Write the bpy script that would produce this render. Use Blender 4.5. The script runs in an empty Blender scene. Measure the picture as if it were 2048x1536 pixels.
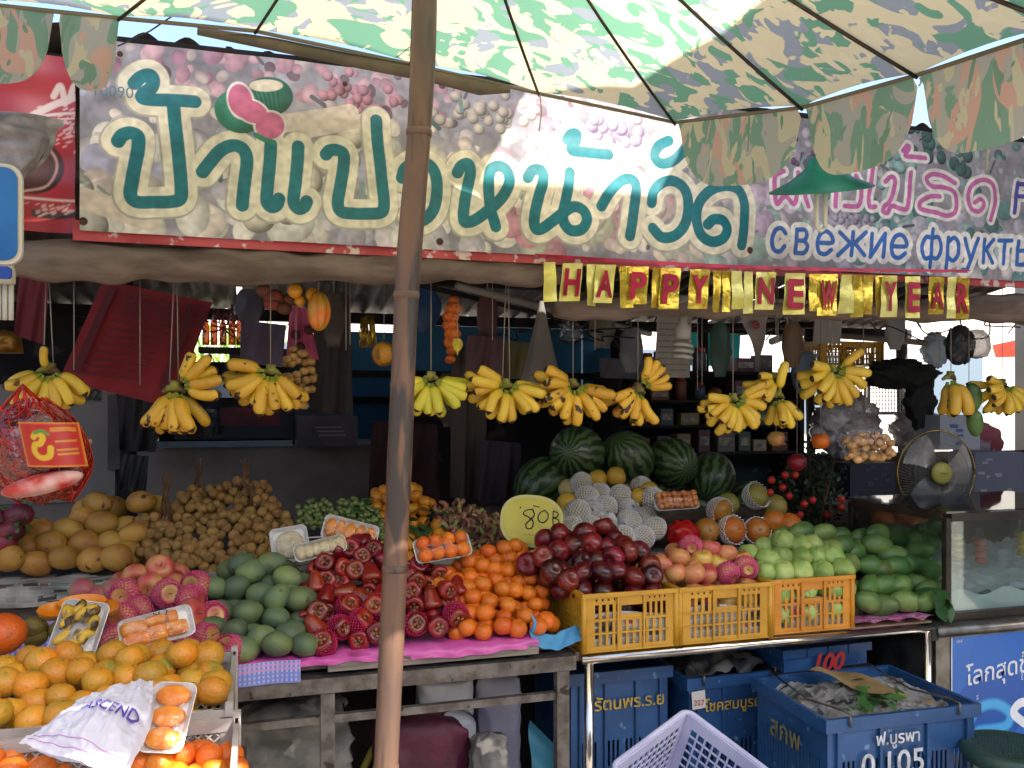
import bpy, bmesh, math, random
import numpy as np
from mathutils import Vector, Matrix, Euler
R = math.radians
random.seed(7); np.random.seed(7)
scene = bpy.context.scene
COL = scene.collection

# ------------------------------------------------------------------ camera
FPX = 1700.0; HZ = 812.0; CZ = 1.5
YAW = R(16.6)                                   # view direction leans to +X
FW = Vector((math.sin(YAW), math.cos(YAW), 0)); RT = Vector((math.cos(YAW), -math.sin(YAW), 0))
cam = bpy.data.cameras.new('camera'); cam.sensor_width = 36; cam.lens = 36*FPX/2048
cam.clip_start = .05; cam.clip_end = 400
cam.shift_y = (HZ-768)/2048
camo = bpy.data.objects.new('camera', cam); COL.objects.link(camo)
camo.location = (0, 0, CZ); camo.rotation_euler = (R(90), 0, -YAW); scene.camera = camo

# ------------------------------------------------------------------ world, sun, exposure
SUN_EL = R(47)
SUN_H = (-FW*math.cos(R(50)) + RT*math.sin(R(50))).normalized()      # towards the sun, horizontally
w = bpy.data.worlds.new('World'); scene.world = w; w.use_nodes = True
nt = w.node_tree; bg = nt.nodes['Background']
sky = nt.nodes.new('ShaderNodeTexSky'); sky.sky_type = 'NISHITA'; sky.sun_disc = False
sky.sun_elevation = SUN_EL; sky.sun_rotation = math.atan2(SUN_H.x, SUN_H.y)
sky.air_density = 1.0; sky.dust_density = 3.0
nt.links.new(sky.outputs[0], bg.inputs[0]); bg.inputs[1].default_value = .15
sd = bpy.data.lights.new('sun', 'SUN'); sd.energy = 4.6; sd.angle = R(.5); sd.color = (1, .95, .87)
so = bpy.data.objects.new('sun', sd); COL.objects.link(so)
SD = (SUN_H*math.cos(SUN_EL) + Vector((0, 0, math.sin(SUN_EL))))
so.rotation_euler = SD.to_track_quat('Z', 'Y').to_euler()
so.location = (2, -4, 6)
scene.view_settings.view_transform = 'Standard'; scene.view_settings.look = 'None'
scene.view_settings.exposure = 1.65; scene.view_settings.gamma = 1
scene.cycles.max_bounces = 7; scene.cycles.transparent_max_bounces = 16
scene.cycles.use_denoising = True

# ------------------------------------------------------------------ pixel -> world
def ray(px, py):
    return RT*(px-1024) + FW*FPX + Vector((0, 0, HZ-py))
def P(px, py, Y):
    d = ray(px, py); t = Y/d.y; return Vector((d.x*t, Y, CZ+d.z*t))
def PZ(px, py, Z):
    d = ray(px, py); t = (Z-CZ)/d.z; return Vector((d.x*t, d.y*t, Z))
def PD(px, py, dep):
    d = ray(px, py)*(dep/FPX); return Vector((d.x, d.y, CZ+d.z))
def PP(px, py, Y0, Z0, s):
    d = ray(px, py); t = (Z0-s*Y0-CZ)/(d.z-s*d.y); return Vector((d.x*t, d.y*t, CZ+d.z*t))
def dep(p): return FW.x*p.x+FW.y*p.y
def m2(p): return dep(p)/FPX                       # metres per photo pixel at p

def lin(c):
    return tuple((x/12.92 if x <= .04045 else ((x+.055)/1.055)**2.4) for x in c)
def hx(h, a=True):
    c = lin(tuple(int(h[i:i+2], 16)/255 for i in (0, 2, 4)))
    return (*c, 1) if a else c

# ------------------------------------------------------------------ materials
MATS = {}
def mat(name, c1, c2=None, scale=12, detail=4, rough=.5, bump=0, bscale=None, metal=0, rnd=0, speck=None, sscale=40, sth=.62,
        coat=0, trans=0, alpha=1, sheen=0, sub=0, lo=.4, hi=.6, emit=0, stretch=None, spec=.5):
    if name in MATS: return MATS[name]
    m = bpy.data.materials.new(name); m.use_nodes = True; MATS[name] = m
    n = m.node_tree; L = n.links; b = n.nodes['Principled BSDF']
    b.inputs['Roughness'].default_value = rough; b.inputs['Metallic'].default_value = metal
    b.inputs['Coat Weight'].default_value = coat; b.inputs['Alpha'].default_value = alpha
    b.inputs['Specular IOR Level'].default_value = spec
    b.inputs['Sheen Weight'].default_value = sheen
    if sub:
        b.inputs['Subsurface Weight'].default_value = sub; b.inputs['Subsurface Radius'].default_value = (.01, .006, .003); b.inputs['Subsurface Scale'].default_value = 1
    tc = n.nodes.new('ShaderNodeTexCoord'); oi = n.nodes.new('ShaderNodeObjectInfo')
    ad = n.nodes.new('ShaderNodeVectorMath'); ad.operation = 'ADD'
    cm = n.nodes.new('ShaderNodeCombineXYZ')
    ml = n.nodes.new('ShaderNodeMath'); ml.operation = 'MULTIPLY'; ml.inputs[1].default_value = 37
    L.new(oi.outputs['Random'], ml.inputs[0]); L.new(ml.outputs[0], cm.inputs[0]); L.new(ml.outputs[0], cm.inputs[1])
    mp = n.nodes.new('ShaderNodeMapping')
    if stretch: mp.inputs['Scale'].default_value = stretch
    L.new(tc.outputs['Object'], mp.inputs[0])
    L.new(mp.outputs[0], ad.inputs[0]); L.new(cm.outputs[0], ad.inputs[1])
    vec = ad.outputs[0]
    col = None
    if c2 is not None:
        nz = n.nodes.new('ShaderNodeTexNoise'); nz.inputs['Scale'].default_value = scale; nz.inputs['Detail'].default_value = detail
        L.new(vec, nz.inputs['Vector'])
        rp = n.nodes.new('ShaderNodeValToRGB'); rp.color_ramp.elements[0].position = lo; rp.color_ramp.elements[1].position = hi
        rp.color_ramp.elements[0].color = hx(c1); rp.color_ramp.elements[1].color = hx(c2)
        L.new(nz.outputs['Fac'], rp.inputs[0]); col = rp.outputs[0]
    if speck:
        ns = n.nodes.new('ShaderNodeTexNoise'); ns.inputs['Scale'].default_value = sscale; ns.inputs['Detail'].default_value = 3
        L.new(vec, ns.inputs['Vector'])
        r2 = n.nodes.new('ShaderNodeValToRGB'); r2.color_ramp.elements[0].position = sth; r2.color_ramp.elements[1].position = sth+.05
        L.new(ns.outputs['Fac'], r2.inputs[0])
        mx = n.nodes.new('ShaderNodeMix'); mx.data_type = 'RGBA'
        L.new(r2.outputs[0], mx.inputs['Factor'])
        if col: L.new(col, mx.inputs['A'])
        else: mx.inputs['A'].default_value = hx(c1)
        mx.inputs['B'].default_value = hx(speck); col = mx.outputs['Result']
    if rnd:
        hs = n.nodes.new('ShaderNodeHueSaturation')
        mr = n.nodes.new('ShaderNodeMapRange'); mr.inputs['To Min'].default_value = 1-rnd; mr.inputs['To Max'].default_value = 1+rnd*.6
        L.new(oi.outputs['Random'], mr.inputs['Value']); L.new(mr.outputs[0], hs.inputs['Value'])
        m3 = n.nodes.new('ShaderNodeMapRange'); m3.inputs['To Min'].default_value = .5-rnd*.03; m3.inputs['To Max'].default_value = .5+rnd*.05
        fr = n.nodes.new('ShaderNodeMath'); fr.operation = 'FRACT'; f2 = n.nodes.new('ShaderNodeMath'); f2.operation = 'MULTIPLY'; f2.inputs[1].default_value = 7.3
        L.new(oi.outputs['Random'], f2.inputs[0]); L.new(f2.outputs[0], fr.inputs[0]); L.new(fr.outputs[0], m3.inputs['Value']); L.new(m3.outputs[0], hs.inputs['Hue'])
        if col: L.new(col, hs.inputs['Color'])
        else: hs.inputs['Color'].default_value = hx(c1)
        col = hs.outputs[0]
    if col: L.new(col, b.inputs['Base Color'])
    else: b.inputs['Base Color'].default_value = hx(c1)
    if emit:
        b.inputs['Emission Strength'].default_value = emit; b.inputs['Emission Color'].default_value = hx(c1)
    if bump:
        nb = n.nodes.new('ShaderNodeTexNoise'); nb.inputs['Scale'].default_value = bscale or scale*2; nb.inputs['Detail'].default_value = 4
        L.new(vec, nb.inputs['Vector'])
        bp = n.nodes.new('ShaderNodeBump'); bp.inputs['Strength'].default_value = bump; bp.inputs['Distance'].default_value = .01
        L.new(nb.outputs['Fac'], bp.inputs['Height']); L.new(bp.outputs[0], b.inputs['Normal'])
    if trans:
        tr = n.nodes.new('ShaderNodeBsdfTranslucent'); ms = n.nodes.new('ShaderNodeMixShader'); ms.inputs[0].default_value = trans
        if col: L.new(col, tr.inputs[0])
        else: tr.inputs[0].default_value = hx(c1)
        L.new(b.outputs[0], ms.inputs[1]); L.new(tr.outputs[0], ms.inputs[2]); L.new(ms.outputs[0], n.nodes['Material Output'].inputs[0])
    return m

def paint_mat(name, rough=.5, trans=0, bump=.0, bscale=30, spec=.5):
    if name in MATS: return MATS[name]
    m = mat(name, 'ffffff', rough=rough, bump=bump, bscale=bscale, spec=spec)
    n = m.node_tree; at = n.nodes.new('ShaderNodeAttribute'); at.attribute_name = 'paint'
    n.links.new(at.outputs['Color'], n.nodes['Principled BSDF'].inputs['Base Color'])
    if trans:
        b = n.nodes['Principled BSDF']
        tr = n.nodes.new('ShaderNodeBsdfTranslucent'); ms = n.nodes.new('ShaderNodeMixShader'); ms.inputs[0].default_value = trans
        n.links.new(at.outputs['Color'], tr.inputs[0])
        n.links.new(b.outputs[0], ms.inputs[1]); n.links.new(tr.outputs[0], ms.inputs[2]); n.links.new(ms.outputs[0], n.nodes['Material Output'].inputs[0])
    return m

def film_mat(name='clear_film', tint='ffffff', gloss=.05, rough=.1, bump=.8):
    if name in MATS: return MATS[name]
    m = bpy.data.materials.new(name); m.use_nodes = True; MATS[name] = m
    n = m.node_tree; L = n.links; n.nodes.remove(n.nodes['Principled BSDF'])
    t = n.nodes.new('ShaderNodeBsdfTransparent'); t.inputs[0].default_value = hx(tint)
    g = n.nodes.new('ShaderNodeBsdfGlossy'); g.inputs['Roughness'].default_value = rough
    lw = n.nodes.new('ShaderNodeLayerWeight'); lw.inputs['Blend'].default_value = .35
    ad = n.nodes.new('ShaderNodeMath'); ad.operation = 'MULTIPLY_ADD'; ad.inputs[1].default_value = .3; ad.inputs[2].default_value = gloss
    L.new(lw.outputs['Fresnel'], ad.inputs[0])
    ms = n.nodes.new('ShaderNodeMixShader'); L.new(ad.outputs[0], ms.inputs[0]); L.new(t.outputs[0], ms.inputs[1]); L.new(g.outputs[0], ms.inputs[2])
    nb = n.nodes.new('ShaderNodeTexNoise'); nb.inputs['Scale'].default_value = 28; nb.inputs['Detail'].default_value = 3
    bp = n.nodes.new('ShaderNodeBump'); bp.inputs['Strength'].default_value = bump; bp.inputs['Distance'].default_value = .02
    tc = n.nodes.new('ShaderNodeTexCoord'); L.new(tc.outputs['Object'], nb.inputs['Vector'])
    L.new(nb.outputs['Fac'], bp.inputs['Height']); L.new(bp.outputs[0], g.inputs['Normal'])
    L.new(ms.outputs[0], n.nodes['Material Output'].inputs[0])
    return m

# camouflage: four flat dye colours
def camo_mat(name, cols, scale, trans, stretch=(1, 1, 1)):
    m = mat(name, 'ffffff', rough=.75, spec=.2)
    n = m.node_tree; L = n.links; b = n.nodes['Principled BSDF']
    tc = n.nodes.new('ShaderNodeTexCoord'); mp = n.nodes.new('ShaderNodeMapping'); mp.inputs['Scale'].default_value = stretch
    L.new(tc.outputs['Object'], mp.inputs[0])
    prev = None
    for i, (c, th, off) in enumerate(cols):
        if i == 0: prev = hx(c); continue
        nz = n.nodes.new('ShaderNodeTexNoise'); nz.inputs['Scale'].default_value = scale*(1+.35*i); nz.inputs['Detail'].default_value = 2.2
        nz.inputs['Distortion'].default_value = 1.7; nz.inputs['Roughness'].default_value = .42
        v = n.nodes.new('ShaderNodeVectorMath'); v.operation = 'ADD'; v.inputs[1].default_value = (off, off*2, -off)
        L.new(mp.outputs[0], v.inputs[0]); L.new(v.outputs[0], nz.inputs['Vector'])
        rp = n.nodes.new('ShaderNodeValToRGB'); rp.color_ramp.elements[0].position = th; rp.color_ramp.elements[1].position = th+.012
        L.new(nz.outputs['Fac'], rp.inputs[0])
        mx = n.nodes.new('ShaderNodeMix'); mx.data_type = 'RGBA'; L.new(rp.outputs[0], mx.inputs['Factor'])
        if isinstance(prev, tuple): mx.inputs['A'].default_value = prev
        else: L.new(prev, mx.inputs['A'])
        mx.inputs['B'].default_value = hx(c); prev = mx.outputs['Result']
    L.new(prev, b.inputs['Base Color'])
    tr = n.nodes.new('ShaderNodeBsdfTranslucent'); ms = n.nodes.new('ShaderNodeMixShader'); ms.inputs[0].default_value = trans
    L.new(prev, tr.inputs[0]); L.new(b.outputs[0], ms.inputs[1]); L.new(tr.outputs[0], ms.inputs[2]); L.new(ms.outputs[0], n.nodes['Material Output'].inputs[0])
    return m

# ------------------------------------------------------------------ objects
def tag(o, label=None, cat=None, group=None, kind=None):
    if label: o['label'] = label
    if cat: o['category'] = cat
    if group: o['group'] = group
    if kind: o['kind'] = kind
    return o
WL = {}
def empty(name, loc, label=None, cat=None, group=None, rot=(0, 0, 0)):
    o = bpy.data.objects.new(name, None); COL.objects.link(o); o.location = loc; o.rotation_euler = rot
    o.empty_display_size = .05
    tag(o, label, cat, group); return o
def wmat(o):
    M = Matrix.LocRotScale(o.location, o.rotation_euler, o.scale)
    return wmat(o.parent) @ M if o.parent else M
class MB:
    def __init__(s): s.v = []; s.f = []; s.m = []; s.s = []
    def add(s, vs, fs, mi=0, sm=True, M=None):
        k = len(s.v)
        s.v += [tuple(M @ Vector(v)) for v in vs] if M is not None else [tuple(v) for v in vs]
        for f in fs: s.f.append(tuple(i+k for i in f)); s.m.append(mi); s.s.append(sm)
        return s
    def box(s, x0, x1, y0, y1, z0, z1, mi=0, M=None):
        return s.add([(x0, y0, z0), (x1, y0, z0), (x1, y1, z0), (x0, y1, z0), (x0, y0, z1), (x1, y0, z1), (x1, y1, z1), (x0, y1, z1)],
              [(0, 3, 2, 1), (4, 5, 6, 7), (0, 1, 5, 4), (1, 2, 6, 5), (2, 3, 7, 6), (3, 0, 4, 7)], mi, False, M)
    def tube(s, pts, r, n=8, mi=0, caps=True, flat=1, M=None):
        pts = [Vector(p) for p in pts]; N = len(pts); rs = r if isinstance(r, (list, tuple)) else [r]*N
        vs = []; fs = []; up = None
        for i, p in enumerate(pts):
            t = (pts[min(i+1, N-1)]-pts[max(i-1, 0)])
            t = t.normalized() if t.length > 1e-9 else Vector((0, 0, 1))
            if up is None: up = Vector((0, 0, 1)) if abs(t.z) < .9 else Vector((1, 0, 0))
            a = t.cross(up); a = a.normalized() if a.length > 1e-6 else Vector((1, 0, 0)); b = a.cross(t); up = b
            for j in range(n):
                an = 2*math.pi*j/n; vs.append(p+a*math.cos(an)*rs[i]+b*math.sin(an)*rs[i]*flat)
        for i in range(N-1):
            for j in range(n): fs.append((i*n+j, i*n+(j+1) % n, (i+1)*n+(j+1) % n, (i+1)*n+j))
        if caps: fs.append(tuple(range(n-1, -1, -1))); fs.append(tuple((N-1)*n+j for j in range(n)))
        return s.add(vs, fs, mi, True, M)
    def lathe(s, prof, n=16, mi=0, M=None, fn=None):
        vs = []; fs = []
        for i, (r, z) in enumerate(prof):
            for j in range(n):
                a = 2*math.pi*j/n; rr = r*(fn(a, i) if fn else 1); vs.append((rr*math.cos(a), rr*math.sin(a), z))
        for i in range(len(prof)-1):
            for j in range(n): fs.append((i*n+j, i*n+(j+1) % n, (i+1)*n+(j+1) % n, (i+1)*n+j))
        if prof[0][0] > 1e-5: fs.append(tuple(range(n-1, -1, -1)))
        if prof[-1][0] > 1e-5: fs.append(tuple((len(prof)-1)*n+j for j in range(n)))
        return s.add(vs, fs, mi, True, M)
    def ball(s, c, r, n=12, mi=0, M=None):
        r = r if isinstance(r, (tuple, list)) else (r, r, r); k = max(5, n//2)
        T = Matrix.Translation(c) @ Matrix.Diagonal((*r, 1)); T = M @ T if M is not None else T
        return s.lathe([(math.sin(math.pi*i/k), -math.cos(math.pi*i/k)) for i in range(k+1)], n, mi, T)
    def grid(s, fn, nu, nv, mi=0, sm=True, M=None):
        vs = [fn(i/nu, j/nv) for j in range(nv+1) for i in range(nu+1)]
        fs = [(j*(nu+1)+i, j*(nu+1)+i+1, (j+1)*(nu+1)+i+1, (j+1)*(nu+1)+i) for j in range(nv) for i in range(nu)]
        return s.add(vs, fs, mi, sm, M)
    def panel(s, W, H, t, holes, mi=0, M=None):
        """sheet W x H (x, z), thickness t (y), rectangular holes cut through"""
        xs = sorted({0, W} | {h[0] for h in holes} | {h[1] for h in holes}); zs = sorted({0, H} | {h[2] for h in holes} | {h[3] for h in holes})
        xs = [x for x in xs if 0 <= x <= W]; zs = [z for z in zs if 0 <= z <= H]
        nx, nz = len(xs)-1, len(zs)-1
        def solid(i, j):
            if i < 0 or j < 0 or i >= nx or j >= nz: return False
            cx, cz = (xs[i]+xs[i+1])/2, (zs[j]+zs[j+1])/2
            return not any(h[0] < cx < h[1] and h[2] < cz < h[3] for h in holes)
        for i in range(nx):
            for j in range(nz):
                if not solid(i, j): continue
                a, b, c, d = xs[i], xs[i+1], zs[j], zs[j+1]
                s.add([(a, 0, c), (b, 0, c), (b, 0, d), (a, 0, d)], [(0, 1, 2, 3)], mi, False, M)
                s.add([(a, t, c), (b, t, c), (b, t, d), (a, t, d)], [(3, 2, 1, 0)], mi, False, M)
                if not solid(i-1, j): s.add([(a, 0, c), (a, t, c), (a, t, d), (a, 0, d)], [(3, 2, 1, 0)], mi, False, M)
                if not solid(i+1, j): s.add([(b, 0, c), (b, t, c), (b, t, d), (b, 0, d)], [(0, 1, 2, 3)], mi, False, M)
                if not solid(i, j-1): s.add([(a, 0, c), (b, 0, c), (b, t, c), (a, t, c)], [(3, 2, 1, 0)], mi, False, M)
                if not solid(i, j+1): s.add([(a, 0, d), (b, 0, d), (b, t, d), (a, t, d)], [(0, 1, 2, 3)], mi, False, M)
        return s
    def mesh(s, name, mats):
        me = bpy.data.meshes.new(name); me.from_pydata([tuple(v) for v in s.v], [], s.f)
        mats = mats if isinstance(mats, (list, tuple)) else [mats]
        for m in mats: me.materials.append(m)
        me.polygons.foreach_set('material_index', s.m); me.polygons.foreach_set('use_smooth', s.s); me.update()
        return me
    def build(s, name, mats, parent=None, local=False, origin=None):
        """verts given in world space unless local; the object's origin goes to `origin` (or the parent's origin)"""
        me = s.mesh(name, mats); o = bpy.data.objects.new(name, me); COL.objects.link(o)
        if parent is not None:
            o.parent = parent
            if not local: me.transform(wmat(parent).inverted())
        elif not local:
            if origin is None:
                a = np.array(s.v); origin = Vector(((a[:, 0].min()+a[:, 0].max())/2, (a[:, 1].min()+a[:, 1].max())/2, a[:, 2].min()))
            me.transform(Matrix.Translation(-Vector(origin))); o.location = origin
        return o
LATT = {}
def wob(x, y, cell, seed=0):
    """smooth random field, -1..1, works on arrays"""
    if seed not in LATT: LATT[seed] = np.random.RandomState(seed+17).rand(64, 64)*2-1
    g_ = LATT[seed]; fx = np.asarray(x)/cell+31; fy = np.asarray(y)/cell+31; i = np.floor(fx).astype(int); j = np.floor(fy).astype(int); u = fx-i; v = fy-j
    u = u*u*(3-2*u); v = v*v*(3-2*v); G = lambda a, b: g_[b % 64, a % 64]
    return G(i, j)*(1-u)*(1-v)+G(i+1, j)*u*(1-v)+G(i, j+1)*(1-u)*v+G(i+1, j+1)*u*v
def crease(x, y, cell, seed=0): return 1-2*np.abs(wob(x, y, cell, seed))+.5*(1-2*np.abs(wob(x, y, cell*.45, seed+5)))
def kids(o): return [c for c in bpy.data.objects if c.parent is o]
def dup(o, loc=None, rot=None, label=None, group=None, parent=None, ch=None, scale=None):
    c = o.copy(); COL.objects.link(c)
    if parent is not None: c.parent = parent
    if loc is not None: c.location = loc
    if rot is not None: c.rotation_euler = rot
    if scale is not None: c.scale = scale if isinstance(scale, (tuple, list)) else (scale,)*3
    if label: c['label'] = label
    if group: c['group'] = group
    for k in (ch if ch is not None else kids(o)):
        d = k.copy(); COL.objects.link(d); d.parent = c
    return c

def text_mb(body, size, U, V, O, mi=0, offset=0, mb=None, lift=0, align='LEFT', shear=0, ex=0):
    """flat lettering in the plane O + U*x + V*y, lifted along U x V"""
    c = bpy.data.curves.new('lettering', 'FONT'); c.body = body; c.size = size; c.offset = offset; c.align_x = align; c.shear = shear; c.resolution_u = 4
    c.extrude = ex
    o = bpy.data.objects.new('lettering', c); COL.objects.link(o); bpy.context.view_layer.update()
    me = o.evaluated_get(bpy.context.evaluated_depsgraph_get()).to_mesh()
    U = Vector(U).normalized(); V = Vector(V).normalized(); N = U.cross(V).normalized(); O = Vector(O)
    mb = mb or MB()
    mb.add([O+U*v.co.x+V*v.co.y+N*(lift+v.co.z) for v in me.vertices], [tuple(p.vertices) for p in me.polygons], mi, False)
    bpy.data.objects.remove(o); bpy.data.curves.remove(c)
    return mb

def spline(pts, k=6):
    pts = [np.array(p, float) for p in pts]
    if len(pts) < 3: return np.array(pts)
    q = [2*pts[0]-pts[1]]+pts+[2*pts[-1]-pts[-2]]; out = []
    for i in range(1, len(q)-2):
        for j in range(k):
            t = j/k; out.append(.5*((2*q[i])+(-q[i-1]+q[i+1])*t+(2*q[i-1]-5*q[i]+4*q[i+1]-q[i+2])*t*t+(-q[i-1]+3*q[i]-3*q[i+1]+q[i+2])*t**3))
    out.append(pts[-1]); return np.array(out)

class Canvas:
    """a printed sheet: colours worked out per vertex of a fine flat grid"""
    def __init__(s, w, h, res, col):
        s.w, s.h = w, h; s.nx = int(w/res); s.ny = int(h/res)
        s.X, s.Y = np.meshgrid(np.linspace(0, w, s.nx+1), np.linspace(0, h, s.ny+1)); s.res = w/s.nx
        s.C = np.zeros(s.X.shape+(3,)); s.C[:] = hx(col, False)
    def blend(s, sl, d, col):
        a = np.clip(.5-d/s.res, 0, 1)[..., None]; s.C[sl] = s.C[sl]*(1-a)+np.array(col)*a
    def win(s, x0, x1, y0, y1):
        i0 = max(0, int(x0/s.res)-1); i1 = min(s.nx+1, int(x1/s.res)+3); j0 = max(0, int(y0/(s.h/s.ny))-1); j1 = min(s.ny+1, int(y1/(s.h/s.ny))+3)
        return (slice(j0, j1), slice(i0, i1)) if i1 > i0 and j1 > j0 else None
    def stroke(s, pts, r, col, k=6):
        p = spline(pts, k); sl = s.win(p[:, 0].min()-r, p[:, 0].max()+r, p[:, 1].min()-r, p[:, 1].max()+r)
        if sl is None: return
        X, Y = s.X[sl], s.Y[sl]; D = np.full(X.shape, 1e9)
        for a, b in zip(p[:-1], p[1:]):
            d = b-a; l2 = max(1e-12, d@d); t = np.clip(((X-a[0])*d[0]+(Y-a[1])*d[1])/l2, 0, 1)
            D = np.minimum(D, np.hypot(X-a[0]-t*d[0], Y-a[1]-t*d[1]))
        s.blend(sl, D-r, hx(col, False) if isinstance(col, str) else col)
    def blob(s, cx, cy, rx, ry, an, col, edge=.45, rim=None):
        r = max(rx, ry); sl = s.win(cx-r, cx+r, cy-r, cy+r)
        if sl is None: return
        X, Y = s.X[sl]-cx, s.Y[sl]-cy; c, q = math.cos(an), math.sin(an)
        u = (X*c+Y*q)/rx; v = (-X*q+Y*c)/ry; rr = np.hypot(u, v); col = np.array(hx(col, False) if isinstance(col, str) else col)
        ink = np.clip(1.05-edge*np.hypot(u+.25, v-.3)**2*.8, .25, 1.15)[..., None]*col
        a = np.clip(.5-(rr-1)*min(rx, ry)/s.res, 0, 1)[..., None]
        s.C[sl] = s.C[sl]*(1-a)+ink*a
    def rect(s, x0, x1, y0, y1, col):
        sl = s.win(x0, x1, y0, y1)
        if sl is None: return
        d = np.maximum(np.maximum(x0-s.X[sl], s.X[sl]-x1), np.maximum(y0-s.Y[sl], s.Y[sl]-y1)); s.blend(sl, d, hx(col, False))
    def grain(s, amt, cell):
        a = np.random.rand(int(s.h/cell)+3, int(s.w/cell)+3); fx = s.X/cell; fy = s.Y/cell; i = fx.astype(int); j = fy.astype(int); u = fx-i; v = fy-j
        g = a[j, i]*(1-u)*(1-v)+a[j, i+1]*u*(1-v)+a[j+1, i]*(1-u)*v+a[j+1, i+1]*u*v
        s.C *= (1+amt*(g-.5)*2)[..., None]
    def build(s, name, m, fn, parent=None, origin=None):
        """fn(x, y) -> world point, vectorised over arrays"""
        pts = fn(s.X, s.Y).reshape(-1, 3); nx, ny = s.nx+1, s.ny+1
        i, j = np.meshgrid(np.arange(nx-1), np.arange(ny-1)); a = (j*nx+i).ravel()
        quads = np.stack([a, a+1, a+nx+1, a+nx], 1)
        if origin is None: origin = tuple(pts.min(0)) if parent is None else (0, 0, 0)
        pts = pts-np.array(origin)
        me = bpy.data.meshes.new(name); me.vertices.add(len(pts)); me.vertices.foreach_set('co', pts.ravel().astype(np.float32))
        me.loops.add(quads.size); me.loops.foreach_set('vertex_index', quads.ravel().astype(np.int32))
        me.polygons.add(len(quads)); me.polygons.foreach_set('loop_start', np.arange(0, quads.size, 4, dtype=np.int32))
        at = me.color_attributes.new('paint', 'FLOAT_COLOR', 'POINT')
        at.data.foreach_set('color', np.concatenate([s.C.reshape(-1, 3), np.ones((len(pts), 1))], 1).ravel().astype(np.float32))
        me.update(); me.validate(); me.polygons.foreach_set('use_smooth', [True]*len(quads)); me.materials.append(m)
        o = bpy.data.objects.new(name, me); COL.objects.link(o)
        if parent is not None: o.parent = parent; me.transform(wmat(parent).inverted())
        else: o.location = origin
        return o

# ================================================================== SETTING
M_ground = mat('dusty_concrete', '7d776d', '8f887c', scale=9, rough=.9, bump=.3, bscale=60)
g = MB(); g.add([(-60, -60, 0), (60, -60, 0), (60, 60, 0), (-60, 60, 0)], [(0, 1, 2, 3)], 0, False)
tag(g.build('ground', M_ground), kind='structure')

M_steel = mat('brushed_steel', '8d8a85', '6d675f', scale=14, rough=.38, metal=.75, bump=.1)
M_oldsteel = mat('worn_steel', '7a746f', '5c534d', scale=22, rough=.5, metal=.4, bump=.2, speck='3f332c', sscale=30, sth=.64)
M_chrome = mat('polished_pipe', 'd8cfc8', rough=.16, metal=1)
M_wood = mat('old_wood', '6a5a4c', '3c3129', scale=7, rough=.8, bump=.4, stretch=(1, 8, 8))
M_dark = mat('dark_wood', '2a211c', '171210', scale=9, rough=.85, bump=.3)
M_rope = mat('string', '8c8078', rough=.9)
M_black = mat('black_paint', '17161a', rough=.4)
M_white = mat('white_foam', 'e4e2e2', 'd2cfd2', scale=20, rough=.6)
M_grey = mat('grey_panel', '625c5a', '4a4544', scale=3, rough=.7, bump=.15)

# --- stall roof of corrugated sheets, sloping down to the back
YB = 2.5                                          # plane of the shop banner
def zroof(y): return 2.515-(y-2.56)*.145
rt = empty('stall_roof', (1, 3.9, 2.5), 'low corrugated metal roof of the stall, seen dark from underneath behind the banner', 'roof')
M_roof = mat('rusty_sheet', '5b4a42', '7b7370', scale=5, rough=.6, metal=.3, bump=.2)
k = 0; x = -1.7
while x < 4.6:
    n = 10; x1 = x+.78
    b = MB()
    def rf(u, v, x=x): X = x+u*.8; Y = 2.56+v*3.0; return (X, Y, zroof(Y)+.014*math.sin(X*2*math.pi/.11)+k % 2*.012)
    b.grid(rf, 60, 2); b.build('roof_sheet', M_roof, rt); x += .78+(.05 if k % 3 == 1 else 0); k += 1
for yy in (2.66, 3.6, 4.5, 5.4):
    b = MB(); b.box(-1.7, 4.8, yy-.03, yy+.03, zroof(yy)-.085, zroof(yy)-.02); b.build('roof_beam', M_dark, rt)
for xx in (.35, 2.2, 3.6):
    b = MB(); b.tube([(xx, 2.6, zroof(2.6)-.11), (xx+.05, 5.5, zroof(5.5)-.11)], .028, 8); b.build('rafter', M_dark, rt)

# posts of the stall
for i, (px, yy, r, lab) in enumerate([(250, 4.4, .045, 'dark roof post behind the red cloth at the left of the stall'), (1238, 4.6, .05, 'dark wooden roof post beside the blue fence in the middle of the stall'),
                   (1408, 4.9, .035, 'thin dark post in front of the dark cupboard'), (1805, 5.1, .04, 'dark roof post at the back right under the sunlit gap'), (1620, 5.0, .03, 'slim brown post behind the cut banana hands')]):
    p = P(px, 700, yy); b = MB(); b.tube([(p.x, yy, 0), (p.x+.01, yy, 1.1), (p.x-.01, yy, zroof(yy)-.09)], r, 8)
    tag(b.build('roof_post', M_dark), lab, 'post', 'roof posts of the stall')

# --- added unseen sheet, shaped to shade the sign, hole cut for the sun patch
ZT = 3.7
def up(p): p = Vector(p); return p+SD*((ZT-p.z)/SD.z)
h0 = up(P(1018, 250, YB)); hx0, hx1 = h0.x, up(P(1360, 300, YB)).x; hy0, hy1 = up(P(1200, 380, YB)).y, up(P(1200, 150, YB)).y
EDG = [up(PD(*q)) for q in ((-60, 5, 1.85), (235, 36, 2.02), (510, 62, 2.2), (822, 128, 2.36), (1078, 187, 2.42), (1290, 140, 2.3), (1480, 20, 1.95))]
EX = [-4]+[q.x for q in EDG]+[EDG[-1].x+.06, 8]; EY = [EDG[0].y]+[q.y+.008 for q in EDG]+[-1.4, -1.4]
tp_ = empty('added_shade_tarp', (0, 2, 0), 'added brown sheet out of view above the stall, shaped to shade the banner', 'tarpaulin')
M_shade_tarp = mat('brown_shade_tarp', '6b6055', '5a5046', scale=4, rough=.8)
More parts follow.
